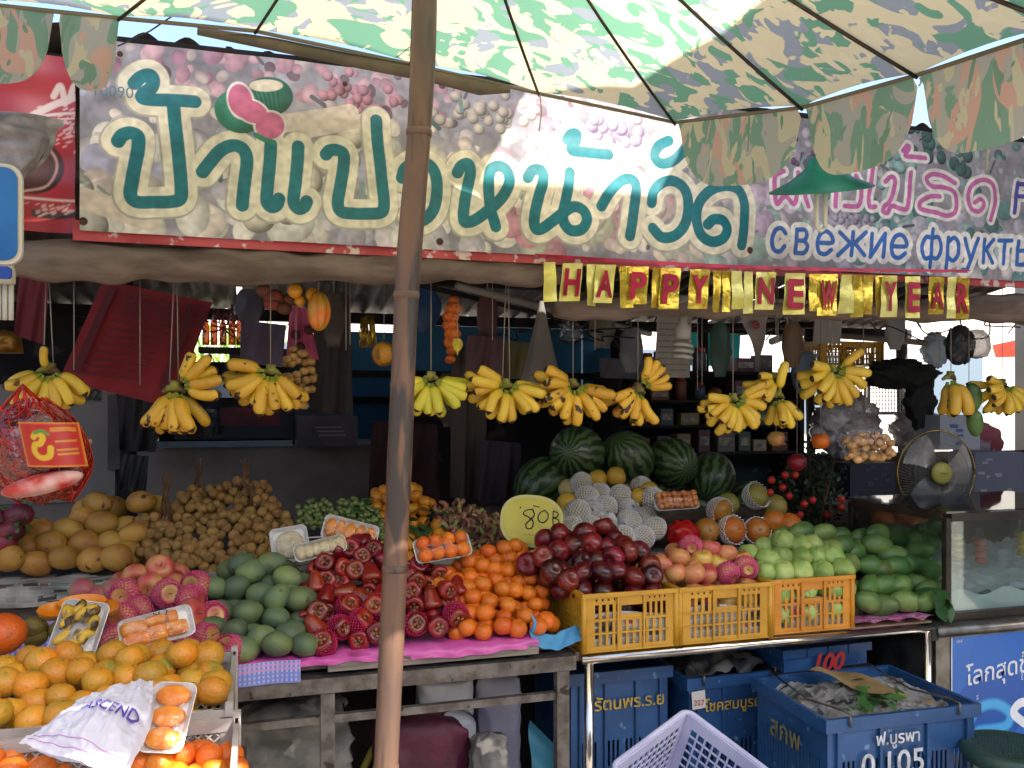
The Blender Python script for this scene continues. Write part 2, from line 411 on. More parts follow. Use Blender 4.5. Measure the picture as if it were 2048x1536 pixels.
xs_ = sorted(set([round(-4+.05*i, 4) for i in range(241)]+[hx0, hx1]+EX)); b = MB()
for x0, x1 in zip(xs_[:-1], xs_[1:]):
    ea, eb = np.interp(x0, EX, EY), np.interp(x1, EX, EY); xm = (x0+x1)/2
    segs = [(ea, eb, 2.9)] if not hx0 < xm < hx1 else ([(ea, eb, hy0)] if max(ea, eb) < hy0 else [])+[(hy1, hy1, 2.9)]
    for ya, yb, yc in segs: b.add([(x0, ya, ZT), (x1, yb, ZT), (x1, yc, ZT), (x0, yc, ZT)], [(0, 1, 2, 3)], 0, False)
b.build('shade_tarp_sheet', M_shade_tarp, tp_)
for x in (-3.9, 4.9):
    b = MB(); b.tube([(x, 2.85, 0), (x, 2.85, ZT)], .03, 8); b.build('shade_tarp_post', M_oldsteel, tp_)
# --- shop houses across the street and neighbouring stalls: they bound the open sky the stall sees
M_pl = mat('plaster', '9a9286', '857c70', scale=1, rough=.85)
for i in range(5):
    x0 = -14+i*6.2; root = empty('shop_house', (x0+3, -12, 0), ['cream', 'grey', 'ochre', 'pale pink', 'white'][i]+' shop house across the street behind the viewer', 'building', 'shop houses across the street')
    b = MB(); b.box(x0, x0+6.15, -16, -12, 0, 5.6+i % 2*.8); b.build('wall', M_pl, root)
    for j in range(3):
        b = MB(); b.box(x0+.6+j*1.8, x0+1.9+j*1.8, -11.99, -11.95, 3.6, 4.9); b.build('window', mat('dark_window', '2a3238', rough=.2), root)
    b = MB(); b.box(x0+.4, x0+5.7, -11.99, -11.94, .1, 2.9); b.build('shutter', mat('metal_shutter', '6f7478', rough=.5, metal=.4), root)
b = MB(); b.box(-4.6, -4.5, -1.0, 4.0, 0, 2.8); tag(b.build('neighbour_wall', M_pl), 'plain side wall of the neighbouring stall beyond the left edge', 'wall')
b = MB(); b.box(5.4, 5.5, -.6, 5, 0, 2.9); tag(b.build('neighbour_wall', M_pl), 'plain side wall of the neighbouring stall beyond the right edge', 'wall')

# ================================================================== SHOP BANNER
print('banner'); 
bx0 = P(160, 450, YB).x; bx1 = P(2130, 400, YB).x; bz0 = 1.968; bz1 = 2.485
cv = Canvas(bx1-bx0, bz1-bz0, .00165, '8f8b92')
def B(px, py):                                  # photo pixel -> metres on the sheet
    p = P(px, py, YB); return (p.x-bx0, p.z-bz0)
rng = random.Random(3)
W_, H_ = cv.w, cv.h
cv.grain(.35, .06)
for i in range(900):                            # printed photograph of heaped fruit
    x = rng.uniform(0, W_); y = rng.uniform(0, H_); u = x/W_
    big = rng.random() < .5 and (y < H_*.55)
    r = rng.uniform(.028, .055) if big else rng.uniform(.009, .024)
    if u > .6: r *= .75
    if u < .32: cs = ['d3cec6', 'dcd4c6', 'bdb6ba', 'ccc2c4', 'aba5b0', 'd8c9be', 'a9a7bd', 'e0d9d0']
    elif u < .55: cs = ['d6c8b5', 'c3a6a4', 'c98f9a', 'dcd2c4', 'b6b3a0', 'c7b8ae']
    elif u < .68: cs = ['b9a3b9', 'c7b2c0', 'a9c0b4', '8fb0a4', 'd3c7c0', 'b7aeb6']
    else: cs = ['9fb5b4', '7fa3a0', 'a9a6b8', 'b9b3bd', '5f8787', 'c0b9b8', '476f6e']
    if y > H_*.72 and u < .42: cs = ['b58a97', 'a5788a', 'c9a3ab', 'b9aaa8', '6d5560']
    cv.blob(x, y, r*rng.uniform(.85, 1.5), r, rng.uniform(0, 3), rng.choice(cs), .34)
for (px, py, n, c, s) in [(700, 190, 30, 'b7838f', .016), (960, 230, 34, 'c0b4a6', .017), (1240, 270, 22, 'b59fc0', .02), (1700, 440, 50, 'a9a0b2', .013), (1610, 320, 20, '6e4f75', .011), (1880, 300, 18, '3f6a68', .026), (560, 330, 10, 'ded3be', .045), (200, 400, 10, 'c6c2b6', .05), (1800, 330, 16, '8fb3b0', .02)]:
    x0, y0 = B(px, py)
    for j in range(n): cv.blob(x0+rng.gauss(0, s*3.6), y0+rng.gauss(0, s*1.7), s*rng.uniform(.85, 1.1), s, 0, c, .7)
for j in range(60):                             # dark gaps, leaves
    x = rng.uniform(0, W_); y = rng.uniform(0, H_); a = rng.uniform(0, 3); l = rng.uniform(.02, .06)
    cv.stroke([(x, y), (x+l*math.cos(a), y+l*math.sin(a))], rng.uniform(.003, .008), rng.choice(['3f5f5c', '5a5a62', '6f8f86', '4b4550', '84958c']))
for (ax, ay, bx_, by_, r) in [(160, 395, 300, 440, .03), (560, 250, 700, 225, .025), (600, 265, 730, 240, .02)]:
    cv.stroke([B(ax, ay), B(bx_, by_)], r, 'cdbfae')
def Z1(l, ox=0): return [(x/2.926+ox, y/2.926) for x, y in l]
LET = [Z1([(785, 485), (820, 450), (870, 435), (895, 460), (885, 510), (840, 545), (835, 572), (900, 582), (985, 585), (1075, 590), (1140, 595)]),
 Z1([(690, 825), (715, 790), (760, 775), (805, 795), (808, 860), (790, 960), (772, 1060), (763, 1140), (800, 1180), (900, 1182), (1000, 1180), (1055, 1160), (1060, 1080), (1050, 960), (1038, 840), (1022, 700), (1015, 610)]),
 Z1([(1185, 1005), (1235, 940), (1290, 880), (1360, 850), (1420, 870), (1445, 930), (1435, 1040), (1425, 1120), (1418, 1200)]),
 Z1([(1585, 850), (1578, 960), (1565, 1100), (1562, 1180), (1590, 1212), (1620, 1200), (1632, 1165)]),
 Z1([(1745, 860), (1740, 960), (1728, 1080), (1718, 1180), (1745, 1222), (1778, 1212), (1795, 1180)]),
 Z1([(5, 905), (30, 880), (80, 880), (110, 910), (105, 1000), (88, 1100), (75, 1190), (95, 1238), (160, 1250), (250, 1252), (325, 1245), (345, 1200), (335, 1080), (320, 940), (305, 800), (300, 705)], 650),
 Z1([(450, 1040), (470, 985), (530, 950), (600, 955), (645, 1010), (658, 1100), (645, 1200), (610, 1262), (560, 1290), (510, 1270)], 650),
 Z1([(775, 1010), (800, 970), (838, 960), (850, 1010), (835, 1090), (815, 1200), (812, 1285), (840, 1300), (890, 1280), (970, 1220), (1040, 1150), (1078, 1070), (1065, 1000), (1020, 972), (975, 990), (958, 1050), (960, 1140), (970, 1230), (990, 1290), (1000, 1325)], 650),
 Z1([(1185, 1040), (1215, 998), (1262, 1000), (1275, 1055), (1250, 1150), (1225, 1260), (1228, 1330), (1262, 1342), (1330, 1295), (1400, 1240), (1460, 1210), (1515, 1235), (1532, 1290), (1500, 1342), (1440, 1350), (1398, 1310), (1390, 1250), (1408, 1170), (1422, 1090), (1432, 1010)], 650),
 Z1([(1415, 818), (1440, 787), (1472, 785), (1468, 825), (1442, 862), (1450, 883), (1520, 890), (1590, 897), (1660, 903)], 650),
 Z1([(1620, 1205), (1670, 1120), (1735, 1058), (1790, 1048), (1820, 1085), (1815, 1180), (1800, 1290), (1785, 1380)], 650),
 [(1338, 281), (1318, 292), (1310, 312), (1322, 326), (1345, 322), (1368, 300), (1385, 268)],
 [(1304, 405), (1308, 382), (1327, 364), (1350, 362), (1370, 378), (1377, 410), (1372, 445), (1352, 470), (1325, 474), (1306, 456)],
 Z1([(195, 1315), (230, 1285), (285, 1292), (308, 1340), (285, 1395), (220, 1415), (155, 1370), (132, 1275), (150, 1180), (220, 1110), (310, 1088), (380, 1115), (410, 1195), (410, 1310), (395, 1435)], 1348)]
mpx = 2.62/1700
for s_ in LET: cv.stroke([B(x-1.5, y+1.5) for x, y in s_], 29.5*mpx, 'a8a294')
for s_ in LET: cv.stroke([B(*q) for q in s_], 27*mpx, 'ded6bd')
for s_ in LET: cv.stroke([B(*q) for q in s_], 11.5*mpx, '0d6c74')
PNK = [[(1567, 342), (1550, 352), (1549, 380), (1553, 408), (1570, 392), (1588, 408), (1596, 380), (1597, 345)],
 [(1618, 412), (1612, 385), (1630, 366), (1655, 362), (1672, 380), (1672, 412)], [(1690, 412), (1718, 410), (1722, 375), (1712, 352)],
 Z1([(1165, 985), (1155, 1060), (1140, 1150), (1148, 1208), (1180, 1208)], 1348),
 Z1([(1238, 1062), (1268, 1035), (1292, 1052), (1282, 1120), (1262, 1180), (1235, 1205), (1225, 1235), (1250, 1245), (1275, 1205), (1330, 1225), (1362, 1215), (1372, 1120), (1382, 1012)], 1348),
 Z1([(1338, 882), (1360, 855), (1372, 870), (1350, 912), (1400, 920), (1468, 926)], 1348),
 Z1([(1555, 1150), (1500, 1150), (1440, 1180), (1435, 1220), (1480, 1235), (1540, 1245), (1600, 1262), (1648, 1240), (1655, 1180), (1640, 1120), (1580, 1095), (1510, 1090), (1475, 1050), (1510, 1020), (1580, 1030), (1650, 1070)], 1348),
 Z1([(1760, 1185), (1795, 1165), (1815, 1195), (1790, 1235), (1745, 1225), (1722, 1160), (1745, 1085), (1810, 1052), (1870, 1080), (1885, 1160), (1870, 1240), (1858, 1285)], 1348),
 [(2036, 366), (2033, 395), (2030, 425)], [(2036, 368), (2062, 370)], [(2035, 392), (2056, 394)]]
for i, s_ in enumerate(PNK): cv.stroke([B(*q) for q in s_], 13.5*mpx, 'e3dcd6')
for i, s_ in enumerate(PNK): cv.stroke([B(*q) for q in s_], 5.6*mpx, 'c2609f' if i < 8 else '3d3f9a')
CY = {'с': [[(.85, .78), (.6, 1), (.25, .92), (.08, .5), (.25, .08), (.6, 0), (.85, .22)]],
 'в': [[(.12, 0), (.12, 1)], [(.12, 1), (.6, 1), (.75, .78), (.6, .54), (.12, .54)], [(.6, .54), (.84, .28), (.65, 0), (.12, 0)]],
 'е': [[(.1, .5), (.86, .5), (.8, .82), (.5, 1), (.2, .88), (.06, .5), (.2, .1), (.55, 0), (.85, .18)]],
 'ж': [[(.5, 0), (.5, 1)], [(.0, 1), (.42, .52)], [(.0, 0), (.42, .52)], [(1, 1), (.58, .52)], [(1, 0), (.58, .52)], [(.42, .52), (.58, .52)]],
 'и': [[(.1, 1), (.1, 0)], [(.1, 0), (.86, 1)], [(.86, 1), (.86, 0)]],
 'ф': [[(.5, 1.3), (.5, -.35)], [(.5, .92), (.2, .95), (.04, .5), (.2, .05), (.5, .08)], [(.5, .92), (.8, .95), (.96, .5), (.8, .05), (.5, .08)]],
 'р': [[(.12, 1), (.12, -.38)], [(.12, .8), (.5, 1), (.82, .75), (.82, .25), (.5, 0), (.12, .2)]],
 'у': [[(.02, 1), (.48, .05)], [(.9, 1), (.48, .05), (.3, -.33), (.02, -.36)]],
 'к': [[(.12, 0), (.12, 1)], [(.8, 1), (.2, .52)], [(.3, .58), (.85, 0)]],
 'т': [[(0, 1), (.9, 1)], [(.45, 1), (.45, 0)]],
 'ы': [[(.1, 1), (.1, 0)], [(.1, .58), (.5, .58), (.62, .3), (.5, 0), (.1, 0)], [(.92, 1), (.92, 0)]]}
LAY = [('с', 1538, 34), ('в', 1586, 34), ('е', 1632, 36), ('ж', 1677, 52), ('и', 1738, 34), ('е', 1779, 34), ('ф', 1838, 44), ('р', 1890, 30), ('у', 1926, 30), ('к', 1963, 27), ('т', 1996, 28), ('ы', 2031, 34)]
for r_, c_ in ((16.5, 'e3dfd8'), (5.2, '1f5fae')):
    for ch, x0, wl in LAY:
        by = 503+(x0-1538)*.052; xh = 46
        for st in CY[ch]:
            if len(st) == 2: st = [st[0], ((st[0][0]+st[1][0])/2, (st[0][1]+st[1][1])/2), st[1]]
            cv.stroke([B(x0+px*wl+py*4, by-py*xh) for px, py in st], r_*mpx, c_)
# two printed melons and slices
for (px, py, rx, ry, an, c) in [(480, 222, 44, 40, 0, '2f8268'), (535, 195, 46, 36, .3, '277058')]:
    x, y = B(px, py); cv.blob(x, y, rx*mpx, ry*mpx, an, c, .4)
for j in range(6):
    cv.stroke([B(500+j*11, 172+j*2), B(512+j*9, 190+j*3), B(520+j*8, 222+j)], 1.5*mpx, '1a4f40')
cv.blob(*B(532, 172), 30*mpx, 11*mpx, .1, 'd8cdb5', .1)
for sc, c in ((1.16, 'e0d5d0'), (1, 'c5688a')):
    cx, cy = B(488, 215)
    for (dx, dy, rx, ry, an) in [(-6, -12, 21, 30, .15), (14, 6, 28, 20, -.35)]: cv.blob(cx+dx*mpx, cy-dy*mpx, rx*sc*mpx, ry*sc*mpx, an, c, .08)
    cx, cy = B(540, 252); cv.blob(cx, cy, 26*sc*mpx, 24*sc*mpx, .5, c, .08)
cv.stroke([B(512, 270), B(530, 280), B(548, 286)], 5*mpx, '2f8268'); cv.rect(*[B(160, 0)[0], B(232, 0)[0]], H_-.012, H_, '3b3640')
for px, py in [(167, 443), (880, 483), (885, 170), (1500, 500)]: cv.blob(*B(px, py), .011, .011, 0, '3f2a20', .2)
cv.grain(.2, .012); cv.grain(.16, .035); cv.grain(.12, .3)
def bfn(x, y):
    X = bx0+x; Z = bz0+y
    return np.stack([X, YB-.003*np.sin(X*9+Z*3)-.002*np.sin(X*23)-.001*np.sin(Z*60+X*2), Z-.012*np.exp(-((X-1)/.9)**2)*(1-y/H_)*0], -1)
sign = empty('shop_banner', (bx0, YB, bz0), 'long printed fruit banner with big green Thai lettering across the top of the stall', 'banner')
cv.build('banner_sheet', paint_mat('vinyl', .42, .06), bfn, sign)
text_mb('10090', .042, (1, 0, .02), (0, 0, 1), P(182, 190, YB-.016)).build('small_number', mat('print_grey', '56707e', rough=.5), sign)
for (px, py) in [(167, 443), (880, 483), (690, 168), (1500, 503), (240, 108)]:
    b = MB(); p = P(px, py, YB-.018); b.ball(p, (.008, .004, .008), 8); b.build('nail', mat('rust', '4a2a1c', rough=.8), sign)

# red board behind the banner's lower edge, and top batten
M_red = mat('old_red_vinyl', '9c2f33', 'b5474a', scale=6, rough=.5, speck='cbb3ab', sscale=22, sth=.6, bump=.2)
b = MB(); b.box(bx0-.02, bx1, YB+.012, YB+.022, bz0-.024, bz0+.03)
tag(b.build('red_board', M_red), 'narrow scuffed red board showing under the lower edge of the fruit banner', 'board')
b = MB(); b.tube([(bx0-.02, YB+.04, bz1+.012), ((bx0+bx1)/2, YB+.04, bz1+.02), (bx1, YB+.04, bz1+.012)], .016, 8)
tag(b.build('banner_batten', M_dark), 'dark batten along the top edge of the fruit banner', 'batten')

# red drinks advertisement at the far left
ax0, ax1 = P(-120, 300, YB).x, P(150, 300, YB+.03).x; az0, az1 = 1.965, 2.44
ca = Canvas(ax1-ax0, az1-az0, .003, '9d2b33')
def A(px, py): p = P(px, py, YB+.03); return (p.x-ax0, p.z-az0)
ca.grain(.15, .05)
for i, (a, b2, c, r) in enumerate([((60, 235), (110, 205), (165, 190), 6), ((40, 250), (100, 228), (165, 225), 2.5), ((105, 190), (120, 170), (128, 205), 5), ((135, 200), (150, 170), (160, 195), 5), ((20, 265), (80, 240), (165, 236), 1.5)]):
    ca.stroke([A(*a), A(*b2), A(*c)], r*mpx, 'cdb8b0')
ca.blob(*A(60, 330), 52*mpx, 50*mpx, 0, '5a3330', .5); ca.stroke([A(40, 275), A(85, 285), A(112, 325), A(95, 370), A(45, 385)], 2*mpx, 'b58f86')
ca.stroke([A(20, 395), A(90, 398), A(165, 403)], 1.8*mpx, 'd3b9b2'); ca.stroke([A(70, 425), A(100, 430), A(145, 428)], 6*mpx, '3a2826')
for j in range(90):
    x, y = rng.gauss(A(125, 260)[0], .04), rng.gauss(A(125, 260)[1], .03)
    if j > 55: x, y = rng.gauss(A(110, 435)[0], .04), rng.gauss(A(110, 420)[1], .012)
    ca.stroke([(x, y), (x+.008, y+.004)], rng.uniform(.001, .003), 'c9a49c')
def afn(x, y): return np.stack([ax0+x, YB+.03+.008*np.sin((x)*30)+.004*np.sin(y*40), az0+y+0*x], -1)
tag(ca.build('drinks_advert', paint_mat('vinyl_red', .35), afn), 'scuffed red drinks advertisement with white script, left of the fruit banner', 'advertisement')

# silver plastic bundle tied above, blue sign board at the left edge
b = MB()
def crumple(u, v, c, W, H, amp, seed):
    rr = math.sin(u*17+seed)*math.cos(v*13+seed*2)+.6*math.sin(u*41+v*23+seed)+.4*math.cos(v*57-u*31)
    return rr*amp
def silver(u, v):
    a = u*2*math.pi; r = .085*(1+.25*float(crease(u*2, v, .5, 2)))*(1-.78*v**2)
    p = P(28, 235+v*120, 2.3); return (p.x+math.cos(a)*r*1.1, p.y+math.sin(a)*r*.6, p.z)
b.grid(silver, 70, 36)
tag(b.build('plastic_bundle', mat('grey_plastic', 'a39da0', '777073', scale=14, rough=.3, bump=.5, bscale=40)), 'crumpled grey plastic bundle tied above the blue signboard at the left edge', 'plastic bundle')
sg = empty('blue_signboard', P(-20, 540, 2.05), 'blue signboard with rounded corner and pale border cut by the left edge of the photo', 'signboard')
def rrect(x0, x1, z0, z1, r, n=6):
    out = []
    for (cx, cz, a0) in ((x1-r, z0+r, -90), (x1-r, z1-r, 0), (x0+r, z1-r, 90), (x0+r, z0+r, 180)):
        for i in range(n+1): a = R(a0+90*i/n); out.append((cx+r*math.cos(a), cz+r*math.sin(a)))
    return out
def slab(mb, pts, y0, y1, mi=0, M=None):
    n = len(pts); mb.add([(x, y0, z) for x, z in pts]+[(x, y1, z) for x, z in pts], [tuple(range(n)), tuple(range(2*n-1, n-1, -1))]+[(i, i+n, (i+1) % n+n, (i+1) % n) for i in range(n)], mi, False, M)
a = P(-200, 520, 2.05); c = P(44, 330, 2.05)
b = MB(); slab(b, rrect(a.x, c.x, a.z, c.z, .03), 2.05, 2.065); b.build('border', mat('sign_border', 'c9bfae', rough=.5), sg)
b = MB(); slab(b, rrect(a.x, c.x-.008, a.z+.008, c.z-.008, .026), 2.046, 2.0497); b.build('blue_face', mat('sign_blue', '2a6cab', '1d5a9b', scale=4, rough=.35), sg)
b = MB(); slab(b, rrect(a.x, P(22, 520, 2.05).x, a.z-.03, a.z-.004, .008), 2.05, 2.06); b.build('lower_panel', mat('sign_blue2', '1b3f95', rough=.4), sg)
xp_ = P(-130, 540, 2.05).x; b = MB(); b.tube([(xp_, 2.09, 0), (xp_, 2.09, c.z-.02)], .02, 10); b.build('sign_post', M_oldsteel, sg)

# ================================================================== ROLLED AWNING under the banner
M_awn = mat('awning_canvas', '75655a', '58493f', scale=5, rough=.85, bump=.4, bscale=22, stretch=(1, 4, 4))
def awn(pts, lab):
    vs = MB(); N = 60; pp = spline([(*P(x, (t+bo)/2, 2.56), P(x, t, 2.56).z-P(x, bo, 2.56).z) for x, t, bo in pts], 14)
    path = [p[:3] for p in pp]; rad = [p[3]/2*(1+.05*math.sin(i*.9)) for i, p in enumerate(pp)]
    vs.tube(path, rad, 22, flat=1); 
    # slight sag folds
    vs.v = [(x, y, z+.006*math.sin(x*14+z*40)+.004*math.sin(x*37)) for x, y, z in vs.v]
    tag(vs.build('rolled_awning', M_awn), lab, 'awning')
awn([(-60, 478, 562), (200, 486, 562), (420, 495, 568), (640, 500, 566), (850, 504, 566), (1000, 515, 568), (1120, 528, 572)], 'grey brown rolled canvas awning with sagging belly, under the left half of the banner')
awn([(1110, 596, 640), (1300, 600, 636), (1500, 604, 634), (1750, 604, 640), (1950, 592, 644), (2120, 588, 648)], 'long thin rolled canvas under the gold new year garland on the right half')

# ================================================================== NEW YEAR GARLAND
YG = 2.44
M_gold = mat('gold_foil', 'ddc24a', 'b9952b', scale=18, rough=.22, metal=.65, bump=.7, bscale=14)
M_gold2 = mat('pale_gold_foil', 'e6dc86', 'cfc25a', scale=14, rough=.3, metal=.45, bump=.7, bscale=14)
M_redfoil = mat('red_foil', 'b01a3c', '8f1030', scale=14, rough=.3, metal=.3)
ga = empty('new_year_garland', P(1085, 510, YG), 'gold foil garland with red letters reading HAPPY NEW YEAR below the banner', 'garland')
b = MB(); b.tube([P(x, 510+(x-1085)*.036+8*math.sin((x-1085)/870*math.pi), YG) for x in range(1070, 1960, 30)], .0025, 6); b.build('cord', M_redfoil, ga)
b = MB(); q = [P(x, 508+(x-1085)*.036+8*math.sin((x-1085)/870*math.pi), YG-.004) for x in range(1085, 1955, 25)]
for i in range(len(q)-1):
    b.add([q[i], q[i+1], q[i+1]-Vector((0, .001, .008+.004*(i % 2))), q[i]-Vector((0, .001, .012))], [(0, 1, 2, 3)], 0, False)
b.build('red_edging', M_redfoil, ga)
rng = random.Random(5)
letters = {1130: 'H', 1196: 'A', 1262: 'P', 1326: 'P', 1384: 'Y', 1516: 'N', 1575: 'E', 1640: 'W', 1768: 'Y', 1815: 'E', 1862: 'A', 1912: 'R'}
flags = []
x = 1088
while x < 1945:
    lk = [k for k in letters if abs(k-x) < 17]
    if lk: wd = 40 if lk[0] < 1700 else 30; flags.append((lk[0]-4, wd, letters[lk[0]])); x = lk[0]+wd+3
    else: wd = rng.choice([17, 20, 23]); flags.append((x, wd, None)); x += wd+rng.choice([1, 2, 3, 6, 9])
for (x, wd, ch) in flags:
    top = 524+(x-1085)*.036+8*math.sin((x-1085)/870*math.pi)*.6; ht = rng.uniform(74, 84)*(1 if x > 1120 else 1.05)
    sk = rng.uniform(-4, 4) if ch is None else -8+(x-1085)/870*8; tw = rng.uniform(-.014, .014) if ch is None else rng.uniform(-.006, .006)
    y = YG-.004-rng.uniform(0, .01) if ch is None else YG-.012
    b = MB(); a = P(x, top, y); c = P(x+wd, top, y); d = P(x+wd+sk, top+ht, y); e = P(x+sk, top+ht, y)
    def ff(u, v, a=a, c=c, d=d, e=e, tw=tw):
        p = (a*(1-u)+c*u)*(1-v)+(e*(1-u)+d*u)*v; return (p.x, p.y+tw*(u-.5)*2*v+.002*math.sin(v*9+x), p.z)
    b.grid(ff, 3, 8); fl = b.build('gold_flag', M_gold if rng.random() < .55 else M_gold2, ga)
    if ch:
        lh = (P(x, top+14, y).z-P(x, top+70, y).z)
        T = MB(); text_mb(ch, 1, (1, 0, 0), (0, 0, 1), (0, 0, 0), mb=T, offset=.035)
        v = np.array(T.v); mn = v.min(0); mxx = v.max(0); wdm = (c.x-a.x)*.8
        T.v = [(a.x+(c.x-a.x)*.1+(p[0]-mn[0])/(mxx[0]-mn[0])*wdm+(e.x-a.x)*(1-((p[2]-mn[2])/(mxx[2]-mn[2])*.72+.16)), y-.008, e.z+(a.z-e.z)*.14+(p[2]-mn[2])/(mxx[2]-mn[2])*(a.z-e.z)*.72) for p in v]
        T.build('red_letter', M_redfoil, fl)
b = MB(); 
for s_ in (0, 1): b.lathe([(.006, 0), (.009, .003), (.006, .006)], 10, 0, Matrix.Translation(P(1238+s_*4, 540, YG-.02)) @ Matrix.Rotation(R(90), 4, 'Y'))
b.build('gold_ring', M_gold, ga)

# ================================================================== MARKET UMBRELLA
print('umbrella')
hub = PD(845, -560, 1.62)
um = empty('market_umbrella', (PD(770, 1640, 1.6).x, PD(770, 1640, 1.6).y, 0), 'large camouflage patterned market umbrella on a bamboo pole in front of the stall', 'umbrella')
M_camo = camo_mat('camouflage_canvas', [('e2d7b2', 0, 0), ('9aa2ac', .535, 5), ('76a88c', .53, 11), ('e6dab6', .575, 23)], 3.9, .5, (1, 1.4, 1))
M_camo2 = camo_mat('valance_canvas', [('b9b7ad', 0, 0), ('86a892', .51, 3), ('d6ae9e', .58, 9), ('d2caac', .56, 17), ('7fa089', .66, 29)], 4.6, .55, (1.5, 1.5, .62))
M_spoke = mat('umbrella_steel', '2d2a2a', '4a3a32', scale=20, rough=.5, metal=.5)
tips = [PD(-60, 5, 1.85), PD(235, 36, 2.02), PD(510, 62, 2.2), PD(822, 128, 2.36), PD(1078, 187, 2.42), PD(1350, 245, 2.42), PD(1605, 215, 2.12), PD(1835, 150, 1.86), PD(2140, 50, 1.52)]
ctr = Vector((hub.x, hub.y, 2.42))
def ang(p): return math.atan2(p.y-ctr.y, p.x-ctr.x)
a_first = ang(tips[0]); a_last = ang(tips[-1])
near = []
a0, a1 = a_last, a_first-2*math.pi
while a0 < a1: a1 -= 2*math.pi
nn = 6
for i in range(1, nn+1):
    a = a0+(a1-a0)*i/(nn+1); zz = tips[-1].z*(1-i/(nn+1))+tips[0].z*i/(nn+1)
    near.append(Vector((ctr.x+.93*math.cos(a), ctr.y+.93*math.sin(a), zz-.02)))
ring = tips+near; NR = len(ring)
def can(i, t, lift=0):                            # point along rib i, t = 0 hub .. 1 tip
    p = hub*(1-t)+ring[i % NR]*t; return p+Vector((0, 0, -.035*math.sin(math.pi*t)+lift))
b = MB()
for i in range(NR):
    def cf(u, v, i=i):
        p = can(i, v)*(1-u)+can(i+1, v)*u; return (p.x, p.y, p.z-.03*v*math.sin(math.pi*u)*0+.012*math.sin(math.pi*u)*v+.004)
    b.grid(cf, 8, 14)
CANOPY = b.build('canopy', M_camo, um); RIBS = []
for i in range(NR):
    b = MB(); b.tube([can(i, t/8, -.006) for t in range(9)], .0042, 6); RIBS.append(b.build('rib', M_spoke, um))
# hem piping along the edge
b = MB(); b.tube([ring[i] for i in range(NR)]+[ring[0]], .005, 6); b.build('hem', mat('hem_brown', '6f6553', rough=.8), CANOPY)
for i in range(NR):                               # struts from a slider on the pole
    b = MB(); s0 = PD(850, -250, 1.62); b.tube([s0, can(i, .52, -.012)], .0035, 6); b.build('strut', M_spoke, RIBS[i])
def flap(A_, B_, depth, skew=0, gap=.04, lab=None, mt=None):
    A2 = A_*(1-gap)+B_*gap; B2 = A_*gap+B_*(1-gap); bb = MB()
    dn = Vector((0, 0, -1))
    def f(u, v):
        s_ = 1-abs(2*u-1)**3.6; L = depth*(.16+.84*s_**.6)
        out = Vector((0, -.012*math.sin(u*6+v*2), 0)); p = A2*(1-u)+B2*u
        return tuple(p+dn*L*v+out*v+Vector((skew*v*L, 0, 0)))
    bb.grid(f, 22, 10); return bb.build('valance_flap', mt or M_camo2, CANOPY)
flap(tips[5], tips[6], .185, 0, .03); flap(tips[6], tips[7], .185, 0, .03); flap(tips[7], tips[8], .19, 0, .02)
flap(PD(-130, 2, 1.8), PD(112, 25, 1.95), .165, 0, .02); flap(PD(118, 25, 1.95), PD(240, 40, 2.02), .17, 0, .02)
for i in range(1, nn): flap(near[i-1], near[i], .16, 0, .04)
# flipped-up valance seen edge-on along the back hem
b = MB(); b.tube([PD(x, y, d) for x, y, d in ((395, 62, 2.16), (545, 88, 2.24), (700, 120, 2.32), (860, 152, 2.38), (960, 176, 2.4), (1020, 180, 2.41))], [.012, .02, .021, .02, .024, .01], 10, flat=.8)
b.build('folded_valance', mat('folded_canvas', '6b5e4c', '57503f', scale=12, rough=.8, bump=.3), um)
for x, y0, y1, d in ((822, 0, 115, 2.3), (1080, 190, 262, 2.4), (1840, 155, 172, 1.85), (1975, 180, 340, 1.8)):
    b = MB(); b.tube([PD(x, y0, d), PD(x+3, (y0+y1)/2, d), PD(x-2, y1, d)], .0022, 5); b.build('tie_string', mat('pale_string', 'a89f86', rough=.9), um)
# rope running from the canopy down to the banner's corner
b = MB(); b.tube([PD(392, 0, 2.1), PD(300, 62, 2.1), PD(236, 92, 2.2)], .002, 5)
tag(b.build('guy_rope', M_spoke), 'thin dark rope running from the umbrella edge to the corner of the banner', 'rope')
# bamboo pole
nd = [(770, 1640), (772, 1536), (790, 1135), (800, 900), (815, 560), (838, 265), (850, 0), (850, -300), (845, -560)]
M_bam = mat('bamboo_pole_skin', '70513e', '4a3a33', scale=2.2, rough=.5, bump=.15, stretch=(5, 5, 1), speck='3a302c', sscale=3.5, sth=.56)
pt = []; rd = []
sp = spline([PD(x, y, 1.6) for x, y in nd], 12); zb = sp[0][2]
for i, p in enumerate(sp):
    pt.append(tuple(p)); f = i/len(sp); r0 = .0232+.002*math.sin(i*.4)*.3
    rd.append(r0)
pt = [(pt[0][0]-.02, pt[0][1], 0)]+pt; rd = [.0235]+rd
b = MB(); b.tube(pt, rd, 20); POLE = b.build('pole', M_bam, um)
for px, py in ((772, 1536), (790, 1135), (813, 590), (838, 265)):
    p = PD(px, py, 1.6); b = MB(); b.lathe([(.0236, -.008), (.0247, -.003), (.0247, .002), (.0238, .006)], 20, 0, Matrix.Translation(p)); b.build('bamboo_node', M_bam, POLE)
b = MB(); b.lathe([(.03, -.03), (.05, -.01), (.05, .01), (.02, .05)], 14, 0, Matrix.Translation(hub)); b.build('crown_cap', M_spoke, um)
b = MB(); b.lathe([(0, 0), (.2, 0), (.22, .03), (.2, .12), (.05, .14), (.03, .25)], 20, 0, Matrix.Translation((pt[0][0], pt[0][1], 0))); b.build('base_weight', mat('concrete', '7f7b74', '6b6761', scale=20, rough=.9), um)

